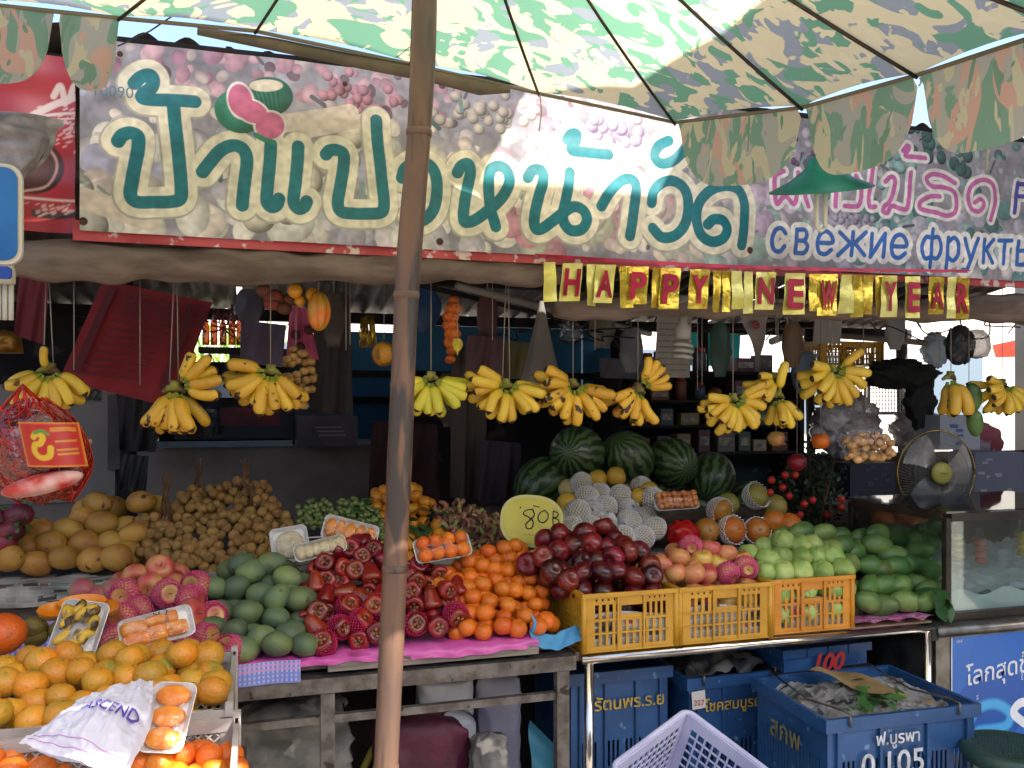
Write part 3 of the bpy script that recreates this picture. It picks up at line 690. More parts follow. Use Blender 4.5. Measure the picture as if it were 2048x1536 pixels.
# ================================================================== GREEN LAMP SHADE with tube bulb
YL = 2.2
c = P(1642, 372, YL); mm = m2(c)
lp = empty('lamp_shade_light', c, 'green metal lamp shade with white tube bulb hanging before the pink lettering', 'lamp')
b = MB(); T = Matrix.Translation(c) @ Matrix.Rotation(R(-10), 4, 'Y') @ Matrix.Rotation(R(14), 4, 'X')
b.lathe([(100*mm, -.012), (100*mm, -.008), (60*mm, .02), (38*mm, .045), (30*mm, .055), (26*mm, .085), (0, .088)], 36, 0, T)
b.build('shade', mat('green_enamel', '2f8a66', '1f6a50', scale=6, rough=.4, trans=.15), lp)
b = MB()
for dx in (-10, 10): b.tube([c+Vector((dx*mm, 0, .01)), c+Vector((dx*mm, 0, -84*mm))], .0075*.9, 8)
b.tube([c+Vector((-10*mm, 0, -82*mm)), c+Vector((0, 0, -90*mm)), c+Vector((10*mm, 0, -82*mm))], .0067, 8)
b.build('tube_bulb', mat('bulb_glass', 'd9d4c0', rough=.3), lp)
b = MB(); b.lathe([(.024, .0), (.026, .016), (.02, .03)], 14, 0, Matrix.Translation(c)); b.build('bulb_socket', mat('socket_cream', 'b8b08c', rough=.5), lp)
b = MB(); b.tube([c+Vector((-.01, 0, .08)), c+Vector((-.03, .05, .35))], .004, 6); b.build('cord', M_black, lp)

# ================================================================== TABLES AND SHELVES
print('tables')
ZL, ZR_, YT = .80, .755, 2.40                     # left top, right top, front line
XJ = P(1150, 1330, YT).x                          # where the two tables meet
XR = P(1872, 1250, YT).x
lt = empty('steel_table', (0, YT, 0), 'worn grey steel table with square legs carrying the left fruit piles', 'table')
xl = -1.0
b = MB(); b.box(xl, XJ-.05, YT+.03, 3.0, ZL-.035, ZL-.004); b.build('table_top', M_oldsteel, lt)
b = MB(); b.box(P(655, 1320, YT).x, P(1075, 1290, YT).x, YT-.012, YT+.029, ZL-.033, ZL-.006); b.build('front_plank', mat('weathered_plank', '8a7f76', '5d534c', scale=5, rough=.8, stretch=(.6, 8, 8), bump=.3), lt)
b = MB(); b.box(xl, XJ, YT-.01, YT+.03, ZL-.092, ZL-.05); b.build('front_rail', M_oldsteel, lt)
b = MB(); b.box(xl, XJ, YT+.034, YT+.12, ZL-.075, ZL-.045); b.build('inner_channel', mat('dark_steel', '3c3c46', '23232a', scale=8, rough=.4, metal=.5), lt)
zr2 = P(800, 1425, YT).z
b = MB(); b.box(xl, XJ-.02, YT+.002, YT+.022, zr2-.011, zr2+.011); b.build('lower_rail', M_oldsteel, lt)
for px in (655, 1125):
    x = P(px, 1450, YT).x; b = MB(); b.box(x-.019, x+.019, YT-.008, YT+.026, 0, ZL-.094); b.build('leg', M_oldsteel, lt)
for xx, yy in ((xl+.05, 2.9), (XJ-.1, 2.9)):
    b = MB(); b.box(xx-.018, xx+.018, yy-.018, yy+.018, 0, ZL-.04); b.build('leg', M_oldsteel, lt)
rtb = empty('pipe_table', (1.4, YT, 0), 'table edged with shiny round steel pipe carrying the yellow crates', 'table')
b = MB(); b.box(XJ+.01, XR, YT+.02, 3.0, ZR_-.03, ZR_-.004); b.build('table_top', mat('tan_board', 'b39c7c', '8f7b62', scale=5, rough=.6), rtb)
b = MB(); b.tube([(XJ+.02, YT, ZR_-.02), (XR-.02, YT, ZR_-.02)], .0165, 16); b.build('front_pipe', M_chrome, rtb)
for px in (1178, 1855):
    x = P(px, 1400, YT).x; b = MB(); b.tube([(x, YT, 0), (x, YT, ZR_-.03)], .0145, 14); b.build('leg', M_chrome, rtb)
b = MB(); b.tube([(XJ+.1, 2.95, 0), (XJ+.1, 2.95, ZR_-.03)], .0145, 14); b.build('leg', M_chrome, rtb)
# back shelf
ZS = .945; YS = 2.97
sh = empty('back_shelf', (.5, YS, 0), 'grey plank shelf behind the front fruit, covered with newspaper', 'shelf')
b = MB(); b.box(-1.4, 2.05, YS, 4.0, ZS-.05, ZS-.006); b.build('shelf_board', M_grey, sh)
b = MB(); b.box(-1.4, XJ, YS-.02, YS-.001, ZS-.15, ZS-.052); b.build('shelf_front', M_wood, sh)
for xx in (-1.3, .9, 2.0):
    b = MB(); b.box(xx-.025, xx+.025, 3.1, 3.15, 0, ZS-.051); b.build('leg', M_wood, sh)

# newspaper sheet
def sheet(name, m, fn, nu, nv, lab, cat, group=None, extra=None):
    b = MB(); b.grid(fn, nu, nv); o = b.build(name, m); tag(o, lab, cat, group); return o
def newspaper(w, h, seed, pic=.35, cols=('b9b6ac', '3c3b3c', '7a8f86', 'a35a50')):
    c = Canvas(w, h, .0022, cols[0]); r = random.Random(seed)
    y = .006
    while y < h:
        x = .004
        while x < w:
            if r.random() < pic:
                ww = r.uniform(.02, .06); c.rect(x, x+ww, y, y+r.uniform(.01, .03), r.choice(['6b6a68', '4e4f50', cols[2], cols[3], '93908a', '3c3b3c']))
            else:
                ww = r.uniform(.03, .05)
                for k in range(3): c.stroke([(x, y+k*.005), (x+ww, y+k*.005)], .0012, '8b8984')
            x += ww+.006
        y += .018
    c.grain(.25, .03); return c
M_news = paint_mat('newsprint', .8, .1)
cn = newspaper(2.2, .24, 3, .22, ('a9a69e', '3c3b3c', '6f7f7a', '7f5f5a'))
def nf(x, y):
    X = -1.2+x; f = y/.24; Y = np.where(f < .45, YS-.026-.01*np.sin(X*25+f*9), YS-.026+(f-.45)*.3); Z = np.where(f < .45, ZS-.065+f*.15, ZS+.003)+.004*np.sin(X*31)*np.sin(f*9)
    return np.stack([X, Y, Z], -1)
tag(cn.build('newspaper', M_news, nf), 'newspaper sheet hanging over the front edge of the back shelf under yellow mangoes and longans', 'newspaper')

# pink plastic sheet & gingham
b = MB()
def pk(u, v):
    X = P(478, 1320, YT).x*(1-u)+(P(1075, 1290, YT).x)*u; w_ = .004*math.sin(X*30)
    if v < .4: return (X, YT-.018-w_*.6-.004*math.sin(X*13)-.003*math.sin(X*71+v*5), ZL-.014+v*.04+w_*.5+.005*math.sin(X*9)+.002*math.sin(X*57))
    return (X, YT-.018+(v-.4)*.9, ZL+.003+abs(w_)*.3+.003*math.sin(X*63+v*30)**2)
b.grid(pk, 90, 10); tag(b.build('pink_sheet', mat('pink_plastic', 'd05fa8', 'c2489a', scale=8, rough=.32, bump=.5, bscale=30)), 'pink plastic sheet under the rose apples along the left table edge', 'plastic sheet')
def gingham(name, x0, x1, y0, zt, zb, lab, c1='5f86c9', c2='d48ac0'):
    c = Canvas(x1-x0, zt-zb+.02, .002, 'b9b2d8'); s = .012
    k = 0; x = 0
    while x < c.w: c.rect(x, x+s*.5, 0, c.h, c1); x += s
    y = 0
    while y < c.h: c.rect(0, c.w, y, y+s*.4, c2 if y > c.h*.55 else '7f7fd0'); y += s
    def f(x, y): return np.stack([x0+x, y0-.004*np.sin(x*40), zb+y], -1)
    tag(c.build(name, paint_mat('gingham', .5), f), lab, 'cloth')
gingham('checked_cloth', P(455, 1350, YT).x, P(600, 1345, YT).x, YT-.028, P(520, 1334, YT).z, P(520, 1364, YT).z, 'blue and pink checked cloth hanging at the corner of the steel table below green mangoes', '4f83cf')
gingham('checked_cloth', P(-60, 1250, 2.5).x, P(110, 1250, 2.5).x, 2.62, .885, .80, 'blue checked cloth end behind the papaya at the far left', '5574b5')
# blue plastic bag end by the first crate
b = MB()
def bl(u, v):
    p = P(1068+u*105, 1270+v*22+8*math.sin(u*5), YT-.015); return (p.x, p.y+.05*(1-v)+.002*math.sin(u*20), max(p.z, ZL-.03)+.002*math.sin(u*23+v*7)+.003*math.sin(u*9))
b.grid(bl, 24, 8)
p = P(1065, 1262, YT-.02); b.tube([p, p+Vector((.005, -.01, .03)), p+Vector((-.005, -.005, .05))], [.008, .005, .002], 6)
tag(b.build('blue_bag', mat('blue_plastic', '5fa8d8', '4a90c4', scale=8, rough=.25, bump=.6)), 'knotted light blue plastic bag end beside the leftmost yellow crate', 'plastic bag')
b = MB()
def pk2(u, v):
    X = P(1715, 1235, YT).x*(1-u)+P(1872, 1225, YT).x*u
    return (X, YT+.0+v*.12+.006*math.sin(X*60), ZR_+.006+.012*abs(math.sin(X*33))*(1-v)+.002)
b.grid(pk2, 60, 6); tag(b.build('striped_wrapper', mat('pink_stripe', 'c24a94', 'e3a6cc', scale=60, rough=.3, lo=.48, hi=.52)), 'shiny pink striped wrapper under the green mangoes on the right', 'wrapper')

# ================================================================== FRUIT KINDS
print('fruit')
M_orange = mat('orange_peel', 'd9661a', 'e07a1e', scale=5, rough=.42, bump=.25, bscale=160, rnd=.2, speck='b25a1c', sscale=18, sth=.68)
M_orangeY = mat('yellow_orange_peel', 'd98a22', 'b98b2a', scale=9, rough=.42, bump=.3, bscale=140, rnd=.22, speck='8f8a32', sscale=11, sth=.6)
M_calyx = mat('green_calyx', '6b7a34', rough=.7)
M_apple = mat('dark_apple_skin', '7a1a20', '350a14', scale=9, rough=.3, rnd=.35, coat=.2, speck='a8443e', sscale=60, sth=.68)
M_fuji = mat('pink_apple_skin', 'b8464a', 'd0a25c', scale=11, rough=.35, rnd=.2, coat=.1, stretch=(1, 1, .45), lo=.38, hi=.66)
M_yapple = mat('yellow_apple_skin', 'cfa94f', 'c07a48', scale=8, rough=.3, rnd=.12, coat=.2)
M_mangoY = mat('yellow_mango_skin', 'b98d3c', 'a06c2c', scale=12, rough=.55, rnd=.2, speck='3f2a18', sscale=24, sth=.66)
M_mangoG = mat('green_mango_skin', '5a6b50', '84914f', scale=9, rough=.55, rnd=.3, speck='55503a', sscale=30, sth=.66, lo=.45, hi=.75)
M_mangoK = mat('long_green_mango_skin', '4a6c34', '86954a', scale=9, rough=.46, rnd=.3, speck='5f5a30', sscale=26, sth=.66, lo=.42, hi=.72)
M_guava = mat('guava_skin', '7f9c48', 'a3b566', scale=12, rough=.45, bump=.5, bscale=22, rnd=.2, speck='5f6a34', sscale=40, sth=.7)
M_rose = mat('rose_apple_skin', 'a3221e', '6a1014', scale=6, rough=.26, rnd=.28, coat=.25, speck='b8503c', sscale=34, sth=.66)
M_roseend = mat('rose_apple_calyx', '94683c', '5f3322', scale=40, rough=.6)
M_melon = None
M_pear = mat('pear_skin', 'dcc890', 'cdb47c', scale=8, rough=.45, rnd=.1)
M_persim = mat('mandarin_skin_deep', 'cf6a24', 'b87a2c', scale=6, rough=.4, bump=.2, bscale=90, rnd=.12, speck='6b4a28', sscale=16, sth=.7)
M_longan = mat('longan_skin', 'a37b44', '85602f', scale=40, rough=.75, rnd=.25)
M_grape = mat('grape_skin', '5a6a34', '79864a', scale=20, rough=.3, rnd=.2, sub=.0, coat=.2)
M_stem = mat('brown_stem', '5a4028', '7a5a3a', scale=30, rough=.8)
M_leaf = mat('leaf', '2f5a2a', '3f6b30', scale=9, rough=.5, rnd=.2)
M_netP = mat('pink_foam_net', 'e0568c', rough=.5, trans=.25)
M_netR = mat('rose_foam_net', 'c8285e', rough=.5, trans=.25)
M_netW = mat('white_foam_net', 'f0ece8', rough=.7, trans=.15)

def sphere_mesh(fn, n=20, k=14):
    """closed lathe-like surface; fn(unit vector) -> point"""
    vs = []; fs = []
    for i in range(k+1):
        ph = math.pi*i/k
        for j in range(n):
            a = 2*math.pi*j/n; vs.append(fn(Vector((math.sin(ph)*math.cos(a), math.sin(ph)*math.sin(a), -math.cos(ph)))))
    for i in range(k):
        for j in range(n): fs.append((i*n+j, i*n+(j+1) % n, (i+1)*n+(j+1) % n, (i+1)*n+j))
    return vs, fs
def star(mb, c, r, mi, n=5, up=1):
    vs = [(c[0], c[1], c[2]+.002*up)]; m = n*2
    for i in range(m):
        a = 2*math.pi*i/m; q = r*(1 if i % 2 == 0 else .35); vs.append((c[0]+q*math.cos(a), c[1]+q*math.sin(a), c[2]-(.0 if i % 2 else .001)))
    mb.add(vs, [(0, 1+i, 1+(i+1) % m) for i in range(m)], mi)
def k_orange(r, m):
    def f(v):
        z = v.z; d = .10*math.exp(-((1-z)/.06))+.06*math.exp(-((1+z)/.05)); q = r*(1-d); return (v.x*q, v.y*q, z*q*.92)
    b = MB(); b.add(*sphere_mesh(f, 22, 16)); star(b, (0, 0, r*.835), r*.17, 1); return b.mesh('orange', [m, M_calyx])
def k_apple(r, m):
    def f(v):
        z = v.z; q = r*(1+.05*z); d = .36*math.exp(-((1-z)/.09))+.2*math.exp(-((1+z)/.06)); lob = 1+.03*math.cos(5*math.atan2(v.y, v.x))*max(0, -z)
        return (v.x*q*(1+.04*z)*lob, v.y*q*(1+.04*z)*lob, z*q*.9*(1-d))
    b = MB(); b.add(*sphere_mesh(f, 24, 20)); b.tube([(0, 0, r*.55), (.001, 0, r*.85), (r*.08, 0, r*1.08)], r*.035, 6, 1); star(b, (0, 0, -r*.80), r*.13, 2, 5, -1)
    return b.mesh('apple', [m, M_stem, M_roseend])
def k_mango(L, r, m, beak=.12):
    def f(v):
        t = v.x; q = r*(1+.10*(-t)); x = t*L; y = v.y*q*.86; z = v.z*q+beak*L*(t*t)*(-.35)
        if t > .75: z += (t-.75)*L*.2
        return (x, y, z)
    b = MB(); vs, fs = sphere_mesh(lambda v: f(Vector((v.z, v.x, v.y))), 20, 18); b.add(vs, fs)
    b.ball((-L*1.0, 0, f(Vector((-1, 0, 0)))[2]), (L*.05, r*.09, r*.09), 6, 1); return b.mesh('mango', [m, M_stem])
def k_guava(r, m):
    rr = random.Random(4); ph = [rr.uniform(0, 6) for _ in range(6)]
    def f(v):
        a = math.atan2(v.y, v.x); q = r*(1+.035*math.sin(3*a+ph[0])+.03*math.sin(5*a+v.z*4+ph[1])+.03*math.sin(v.z*6+ph[2])); d = .14*math.exp(-(1-v.z)/.05)
        return (v.x*q, v.y*q, v.z*q*.95*(1-d))
    b = MB(); b.add(*sphere_mesh(f, 24, 18)); star(b, (0, 0, r*.83), r*.14, 1); return b.mesh('guava', [m, M_stem])
def k_rose(r, m):
    # stem end at -z, calyx end at +z
    prof = [(0, -1.25), (.28, -1.2), (.5, -1.0), (.66, -.6), (.82, -.1), (.98, .35), (1.0, .6), (.9, .82), (.66, .9), (.42, .84), (.3, .7), (.0, .62)]
    b = MB(); b.lathe([(a*r, z*r) for a, z in prof], 20, 0, None, lambda a, i: 1+.05*math.cos(4*a)*(1 if i > 4 else .3))
    for i in range(4):
        a = i*math.pi/2+.4; b.ball((.3*r*math.cos(a), .3*r*math.sin(a), .84*r), (.17*r, .17*r, .07*r), 8, 1)
    b.ball((0, 0, .70*r), (.16*r, .16*r, .05*r), 8, 1)
    return b.mesh('rose_apple', [m, M_roseend, M_calyx])
def k_pear(r, m):
    def f(v):
        z = v.z; q = r*(1-.22*max(0, z)**1.4); return (v.x*q, v.y*q, z*r*(1.12 if z > 0 else .95)*(1-.1*math.exp(-(1-z)/.05)))
    b = MB(); b.add(*sphere_mesh(f, 20, 16)); b.tube([(0, 0, r*.95), (r*.1, 0, r*1.4)], r*.04, 6, 1); return b.mesh('pear', [m, M_stem])
def net_mesh(r, n, k, mat_, th=.0022, open_=.25, sx=1, sz=.95, seed=1, flare=0):
    rr = random.Random(seed); vs = []; fs = []
    for i in range(k+1):
        t = i/k; ph = open_+(math.pi-.08-open_)*t
        for j in range(n):
            a = 2*math.pi*(j+.5*(i % 2))/n; q = r*(1.045+rr.uniform(-.01, .012))+(flare*r*(1-t)**8)
            if i == 0: q *= 1.06+rr.uniform(-.03, .05)
            vs.append((math.sin(ph)*math.cos(a)*q*sx, math.sin(ph)*math.sin(a)*q, math.cos(ph)*q*sz))
    for i in range(0, k-1):
        for j in range(n):
            o_ = 0 if i % 2 == 0 else 1
            fs.append((i*n+j, (i+1)*n+(j+o_-1) % n, (i+2)*n+j, (i+1)*n+(j+o_) % n))
    bm = bmesh.new(); V = [bm.verts.new(v) for v in vs]
    for f in fs:
        try: bm.faces.new([V[q] for q in f])
        except ValueError: pass
    for v in list(bm.verts):
        if not v.link_faces: bm.verts.remove(v)
    bm.normal_update()
    bmesh.ops.wireframe(bm, faces=bm.faces[:], thickness=th, use_replace=True, use_even_offset=False, offset=0)
    me = bpy.data.meshes.new('foam_net'); bm.to_mesh(me); bm.free(); me.materials.append(mat_); me.polygons.foreach_set('use_smooth', [True]*len(me.polygons)); return me

def ring_words(u, v):
    a = ['far left', 'left', 'middle', 'right', 'far right'][min(4, int(u*5))]
    b = ['bottom', 'lower', 'middle', 'upper', 'top'][min(4, int(v*5))]
    return f"{b} row {a}" if a != 'middle' else f"{b} row centre"
ORI = {
 'any': lambda r: (r.uniform(0, 6.28), r.uniform(0, 6.28), r.uniform(0, 6.28)),
 'up': lambda r: (r.uniform(-.6, .35), r.uniform(-.45, .45), r.uniform(0, 6.28)),
 'lie': lambda r: (r.uniform(-.3, .3), r.uniform(-.25, .25), r.choice([0, math.pi])+r.gauss(0, .35)),
 'front': lambda r: (R(78)+r.gauss(0, .4), r.gauss(0, .35), r.gauss(0, .5)),
 'mix': lambda r: (R(78)+r.gauss(0, .3), r.gauss(0, .3), r.gauss(0, .4)) if r.random() < .5 else (r.uniform(1.6, 4.6), r.uniform(-.7, .7), r.uniform(-1.2, 1.2)),
 'side': lambda r: (R(165)+r.gauss(0, .2), r.gauss(0, .35), r.gauss(0, .3)),
}
def pile(name, meshes, pts, plane, D, desc, cat, group, ori='any', sc=.06, zmin=0, inner=True, net=None, seed=1, spec=None, kscale=1, xmax=None, labs=True):
    """one object per fruit; pts = photo pixels projected on to the sloping face of the heap"""
    rr = random.Random(seed); Y0, Z0, s = plane; nrm = Vector((0, -s, 1)).normalized(); placed = []
    xs = [p[0] for p in pts]; ys = [p[1] for p in pts]; out = []
    front = []
    for p in pts:
        w_ = PP(p[0], p[1], Y0, Z0, s); o_ = p[2] if len(p) > 2 else None
        front.append([w_+nrm*rr.gauss(0, D*.12), o_, p])
    # push apart
    for it in range(14):
        for i in range(len(front)):
            for j in range(i):
                d = front[i][0]-front[j][0]; L_ = d.length
                if L_ < D*.78 and L_ > 1e-6:
                    sh_ = d*((D*.78-L_)/L_*.5)
                    lim = .5
                    front[i][0] = front[i][0]+sh_*lim+nrm*0; front[j][0] = front[j][0]-sh_*lim
    def put(w_, kind, label, gi):
        k = rr.randrange(len(meshes)) if not isinstance(kind, int) else kind
        o = bpy.data.objects.new(name, meshes[k]); COL.objects.link(o)
        f = 1+rr.uniform(-sc, sc); o.scale = (f*kscale,)*3; o.location = (w_.x, w_.y, max(w_.z, zmin+D*.44) if zmin else w_.z)
        o.rotation_euler = ORI[kind if isinstance(kind, str) and kind in ORI else ori](rr); tag(o, label, cat, gi); return o
    for w_, kd, p in front:
        u = (p[0]-min(xs))/(max(xs)-min(xs)+1e-6); v = 1-(p[1]-min(ys))/(max(ys)-min(ys)+1e-6)
        u = min(.999, max(0, u)); v = min(.999, max(0, v))
        lab = f"{desc}, {ring_words(u, v)}" if labs else desc
        netted = kd == 'net'
        o = put(w_, kd if (isinstance(kd, str) and kd in ORI) else None, lab, group)
        if netted and net:
            n_ = bpy.data.objects.new('foam_net', net); COL.objects.link(n_); n_.parent = o
            o.rotation_euler = ORI['front'](rr); o['label'] = lab.replace(desc, desc+' in foam net', 1)
        if not netted and net and p and len(p) > 2 and p[2] == 'allnet':
            n_ = bpy.data.objects.new('foam_net', net); COL.objects.link(n_); n_.parent = o
            o['label'] = lab
        placed.append(Vector(o.location)); out.append(o)
    if inner:
        cand = []
        for w_, kd, p in front:
            for dx, dz in ((.5, .3), (-.5, .3), (0, -.55)):
                c = w_-nrm*D*.62+Vector((dx*D, dz*D*.8, dz*D*.8*s)); cand.append(c)
        for c in cand:
            if zmin and c.z < zmin+D*.42: continue
            if xmax and not (xmax[0] < c.x < xmax[1]): continue
            if all((c-q).length > D*.8 for q in placed):
                o = put(c, None, f"{desc}, half hidden underneath", group); placed.append(c); out.append(o)
    return out
def poly_pts(poly, sp, seed=0, jit=.22):
    rr = random.Random(seed); out = []; xs = [p[0] for p in poly]; ys = [p[1] for p in poly]; y = min(ys); r = 0
    def ins(x, y):
        c = False; j = len(poly)-1
        for i in range(len(poly)):
            if (poly[i][1] > y) != (poly[j][1] > y) and x < (poly[j][0]-poly[i][0])*(y-poly[i][1])/(poly[j][1]-poly[i][1])+poly[i][0]: c = not c
            j = i
        return c
    while y <= max(ys):
        x = min(xs)+(r % 2)*sp/2
        while x <= max(xs):
            if ins(x, y): out.append((x+rr.gauss(0, sp*jit), y+rr.gauss(0, sp*jit)))
            x += sp
        y += sp*.86; r += 1
    return out
def CA(l): return [(a[0]/4.096, a[1]/4.096+940, *a[2:]) for a in l]
def CB(l): return [(a[0]/4.096+400, a[1]/4.096+940, *a[2:]) for a in l]
def CC(l): return [(a[0]/4.096+820, a[1]/4.096+900, *a[2:]) for a in l]
def CDd(l): return [(a[0]/4.096+1280, a[1]/4.096+900, *a[2:]) for a in l]

PLB = (YS+.06, ZS+.035, .85)                        # back shelf heaps
PLF = (YT+.05, ZL+.04, .62)                         # left front heaps
# yellow mangoes
pile('yellow_mango', [k_mango(.053, .041, M_mangoY), k_mango(.05, .043, M_mangoY, .2)], CA([(80, 765), (290, 755), (535, 725), (760, 735), (975, 715), (175, 605), (410, 600), (680, 590), (895, 580), (1030, 640), (320, 490), (550, 490), (670, 385), (800, 280), (840, 430), (1025, 420), (1160, 280), (-60, 640), (-120, 760), (1080, 560)]),
     PLB, .085, 'ripe yellow mango in the newspaper shelf heap', 'mango', 'ripe yellow mangoes on the back shelf', 'lie', seed=2, zmin=ZS)
# longans in tied bunches
lg = k_orange(.0195, M_longan); lg.materials[1] = M_stem
def bunch(name, part, me, polys, sp, plane, D, labels, cat, group, depthl=2, seed=3, stalks=None, ktop=None):
    for bi, poly in enumerate(polys):
        rr = random.Random(seed+bi); pts = poly_pts(poly, sp, seed+bi); base = [PP(x, y, *plane) for x, y in pts]
        c = sum(base, Vector())/len(base); root = empty(name, (c.x, c.y, min(q.z for q in base)-D/2), labels[bi], cat, group)
        nrm = Vector((0, -plane[2], 1)).normalized(); cnt = 0
        for L_ in range(depthl):
            for q in base:
                if cnt >= 100: break
                if L_ and rr.random() < .35: continue
                o = bpy.data.objects.new(part, me); COL.objects.link(o); o.parent = root; o.scale = (rr.uniform(.88, 1.1),)*3
                o.location = q-nrm*(D*.7*L_+rr.uniform(-.25, .35)*D)+Vector((D*.4*L_, 0, 0))-root.location; o.rotation_euler = ORI['any'](rr); cnt += 1
        # hidden stems through the bunch
        b = MB()
        for i in range(0, len(base), 6): b.tube([base[i]-nrm*D*.3, base[(i*7+3) % len(base)]-nrm*D*.8], .0012, 4)
        b.build('stem_tangle', M_stem, root)
        if stalks and stalks[bi]:
            for (x, y0, y1, ln) in stalks[bi]:
                b = MB(); q = PP(x, y0, *plane); t = Vector((q.x, q.y, CZ)) ; 
                top = P(x+ln, y1, q.y)
                for i in range(16):
                    a = rr.uniform(0, 6.28); r0 = rr.uniform(.002, .018); e = top+Vector((r0*1.5*math.cos(a), r0*math.sin(a), rr.uniform(-.02, .02))); m_ = q*.45+top*.55+Vector((r0*.5*math.cos(a), r0*.5*math.sin(a), 0))
                    b.tube([q+Vector((r0*2*math.cos(a), r0*math.sin(a), -.02)), m_, e], [.002, .0022, .0012], 5)
                b.build('stalk_bundle', M_stem, root)
bunch('longan_bunch', 'longan', lg, [[(272, 1035), (300, 1022), (335, 1035), (345, 1070), (345, 1128), (300, 1122), (270, 1105)],
      [(345, 1010), (375, 972), (440, 965), (450, 1030), (445, 1130), (400, 1138), (345, 1128)],
      [(450, 965), (500, 960), (530, 968), (558, 1010), (590, 1052), (565, 1088), (545, 1118), (452, 1132)]], 16, (YS+.05, ZS+.02, .95), .036,
      ['small bunch of brown longans next to the yellow mangoes', 'tall middle heap of brown longans with upright stems', 'big right hand heap of brown longans beside the green grapes'], 'longans', 'longan bunches on the back shelf',
      stalks=[[(330, 1040, 950, 0)], [(395, 975, 925, 3)], [(490, 975, 922, 3), (520, 1010, 965, -25)]])
gr = k_orange(.0115, M_grape); gr.materials[1] = M_stem
bunch('grape_bunch', 'grape', gr, [[(592, 1012), (625, 996), (662, 1000), (672, 1045), (640, 1052), (600, 1050)], [(672, 1000), (700, 992), (735, 1000), (740, 1030), (700, 1050), (674, 1045)],
      [(738, 1010), (765, 1030), (772, 1060), (765, 1078), (742, 1068), (705, 1052)]], 9.5, (YS+.1, ZS+.1, .7), .021,
      ['green grape bunch nearest the longans', 'green grape bunch between the other two, behind the papaya tray', 'green grape bunch nearest the bamboo pole'], 'grapes', 'green grapes on the back shelf', seed=20)
# small oranges with leaves
pile('small_orange', [k_orange(.0245, mat('kumquat_peel', 'dd9325', 'd0801c', scale=6, rough=.4, rnd=.14, bump=.2, bscale=150))], CB([(1505, 165), (1460, 215), (1520, 240), (1365, 260), (1445, 300), (1480, 370), (1740, 160), (1770, 220), (1840, 275), (1740, 320), (1830, 330), (1740, 440), (1940, 450), (1950, 520), (1730, 540), (1500, 600), (1700, 620), (1600, 140), (1620, 250), (1600, 350), (1620, 450), (1600, 560), (1540, 450), (1800, 640), (1880, 590)]),
     (YS+.1, ZS+.06, .9), .05, 'small yellow orange heaped behind the bamboo pole', 'orange', 'small oranges with leaves on the back shelf', 'any', seed=5)
b = MB(); rr = random.Random(8)
def leaf(mb, p, L_, wd, e, mi=0):
    M_ = Matrix.Translation(p) @ Euler(e).to_matrix().to_4x4(); pts = []
    for i in range(6): t = i/5; w_ = wd*math.sin(math.pi*min(1, t*1.02+.02))**.8; z = -.25*L_*t*t; pts += [(L_*t, -w_, z), (L_*t, 0, z-.15*w_), (L_*t, w_, z)]
    mb.add(pts, [(i*3+j, i*3+j+3, i*3+j+4, i*3+j+1) for i in range(5) for j in range(2)], mi, True, M_)
for i in range(40):
    x, y = rr.choice([(820, 1030), (850, 1060), (860, 1020), (740, 1020), (775, 1070), (835, 1080)]); q = PP(x+rr.gauss(0, 12), y+rr.gauss(0, 12), YS+.07, ZS+.07, .9)
    leaf(b, q, .05, .011, (rr.uniform(-1, 1), rr.uniform(-.8, .8), rr.uniform(0, 6)))
tag(b.build('orange_leaves', M_leaf), 'dark green leaves mixed among the small oranges behind the bamboo pole', 'leaves', kind='stuff')
# curly tamarind pods
M_tam = mat('curly_pod', 'a37a52', 'a8625c', scale=22, rough=.6, rnd=.25, speck='98985a', sscale=25, sth=.52)
tm = []
for s_ in range(3):
    b = MB(); rr = random.Random(s_); n = 26; pts = []; rad = []
    for i in range(n): t = i/(n-1); a = t*5.4; q = .019+.003*math.sin(a*2); pts.append((q*math.cos(a), q*math.sin(a), .012*t+.003*math.sin(a*3))); rad.append(.0075*(1+.28*math.sin(i*1.9))*(1 if 1 < i < n-2 else .5))
    b.tube(pts, rad, 8); tm.append(b.mesh('curly_pod', M_tam))
pile('curly_pod', tm, CC([(255, 460), (330, 540), (420, 480), (480, 550), (590, 570), (350, 620), (590, 680), (490, 760), (300, 620), (560, 500), (640, 600), (690, 680), (420, 690), (520, 640), (650, 740), (700, 560), (380, 450), (450, 620), (700, 620), (540, 800), (610, 520), (730, 700), (270, 570), (400, 560), (330, 690), (460, 830), (640, 800)]),
     (YS+.02, ZS+.02, .75), .044, 'curled tamarind pod heaped left of the price board', 'tamarind pod', 'curly pods on the back shelf', 'any', sc=.15, seed=9)

# green mangoes (left front)
pile('green_mango', [k_mango(.047, .041, M_mangoG), k_mango(.044, .041, M_mangoG, .3)], CB([(355, 750), (425, 830), (575, 790), (280, 955), (510, 1000), (715, 895), (810, 1060), (390, 1185), (625, 1185), (170, 1140), (505, 1385), (740, 1350), (285, 1355), (660, 1060), (870, 1460), (130, 960), (640, 1480), (350, 1490), (120, 1290), (700, 1010)]),
     PLF, .080, 'dusty green mango heaped on the steel table', 'mango', 'dusty green mangoes on the steel table', 'front', seed=11, zmin=ZL)
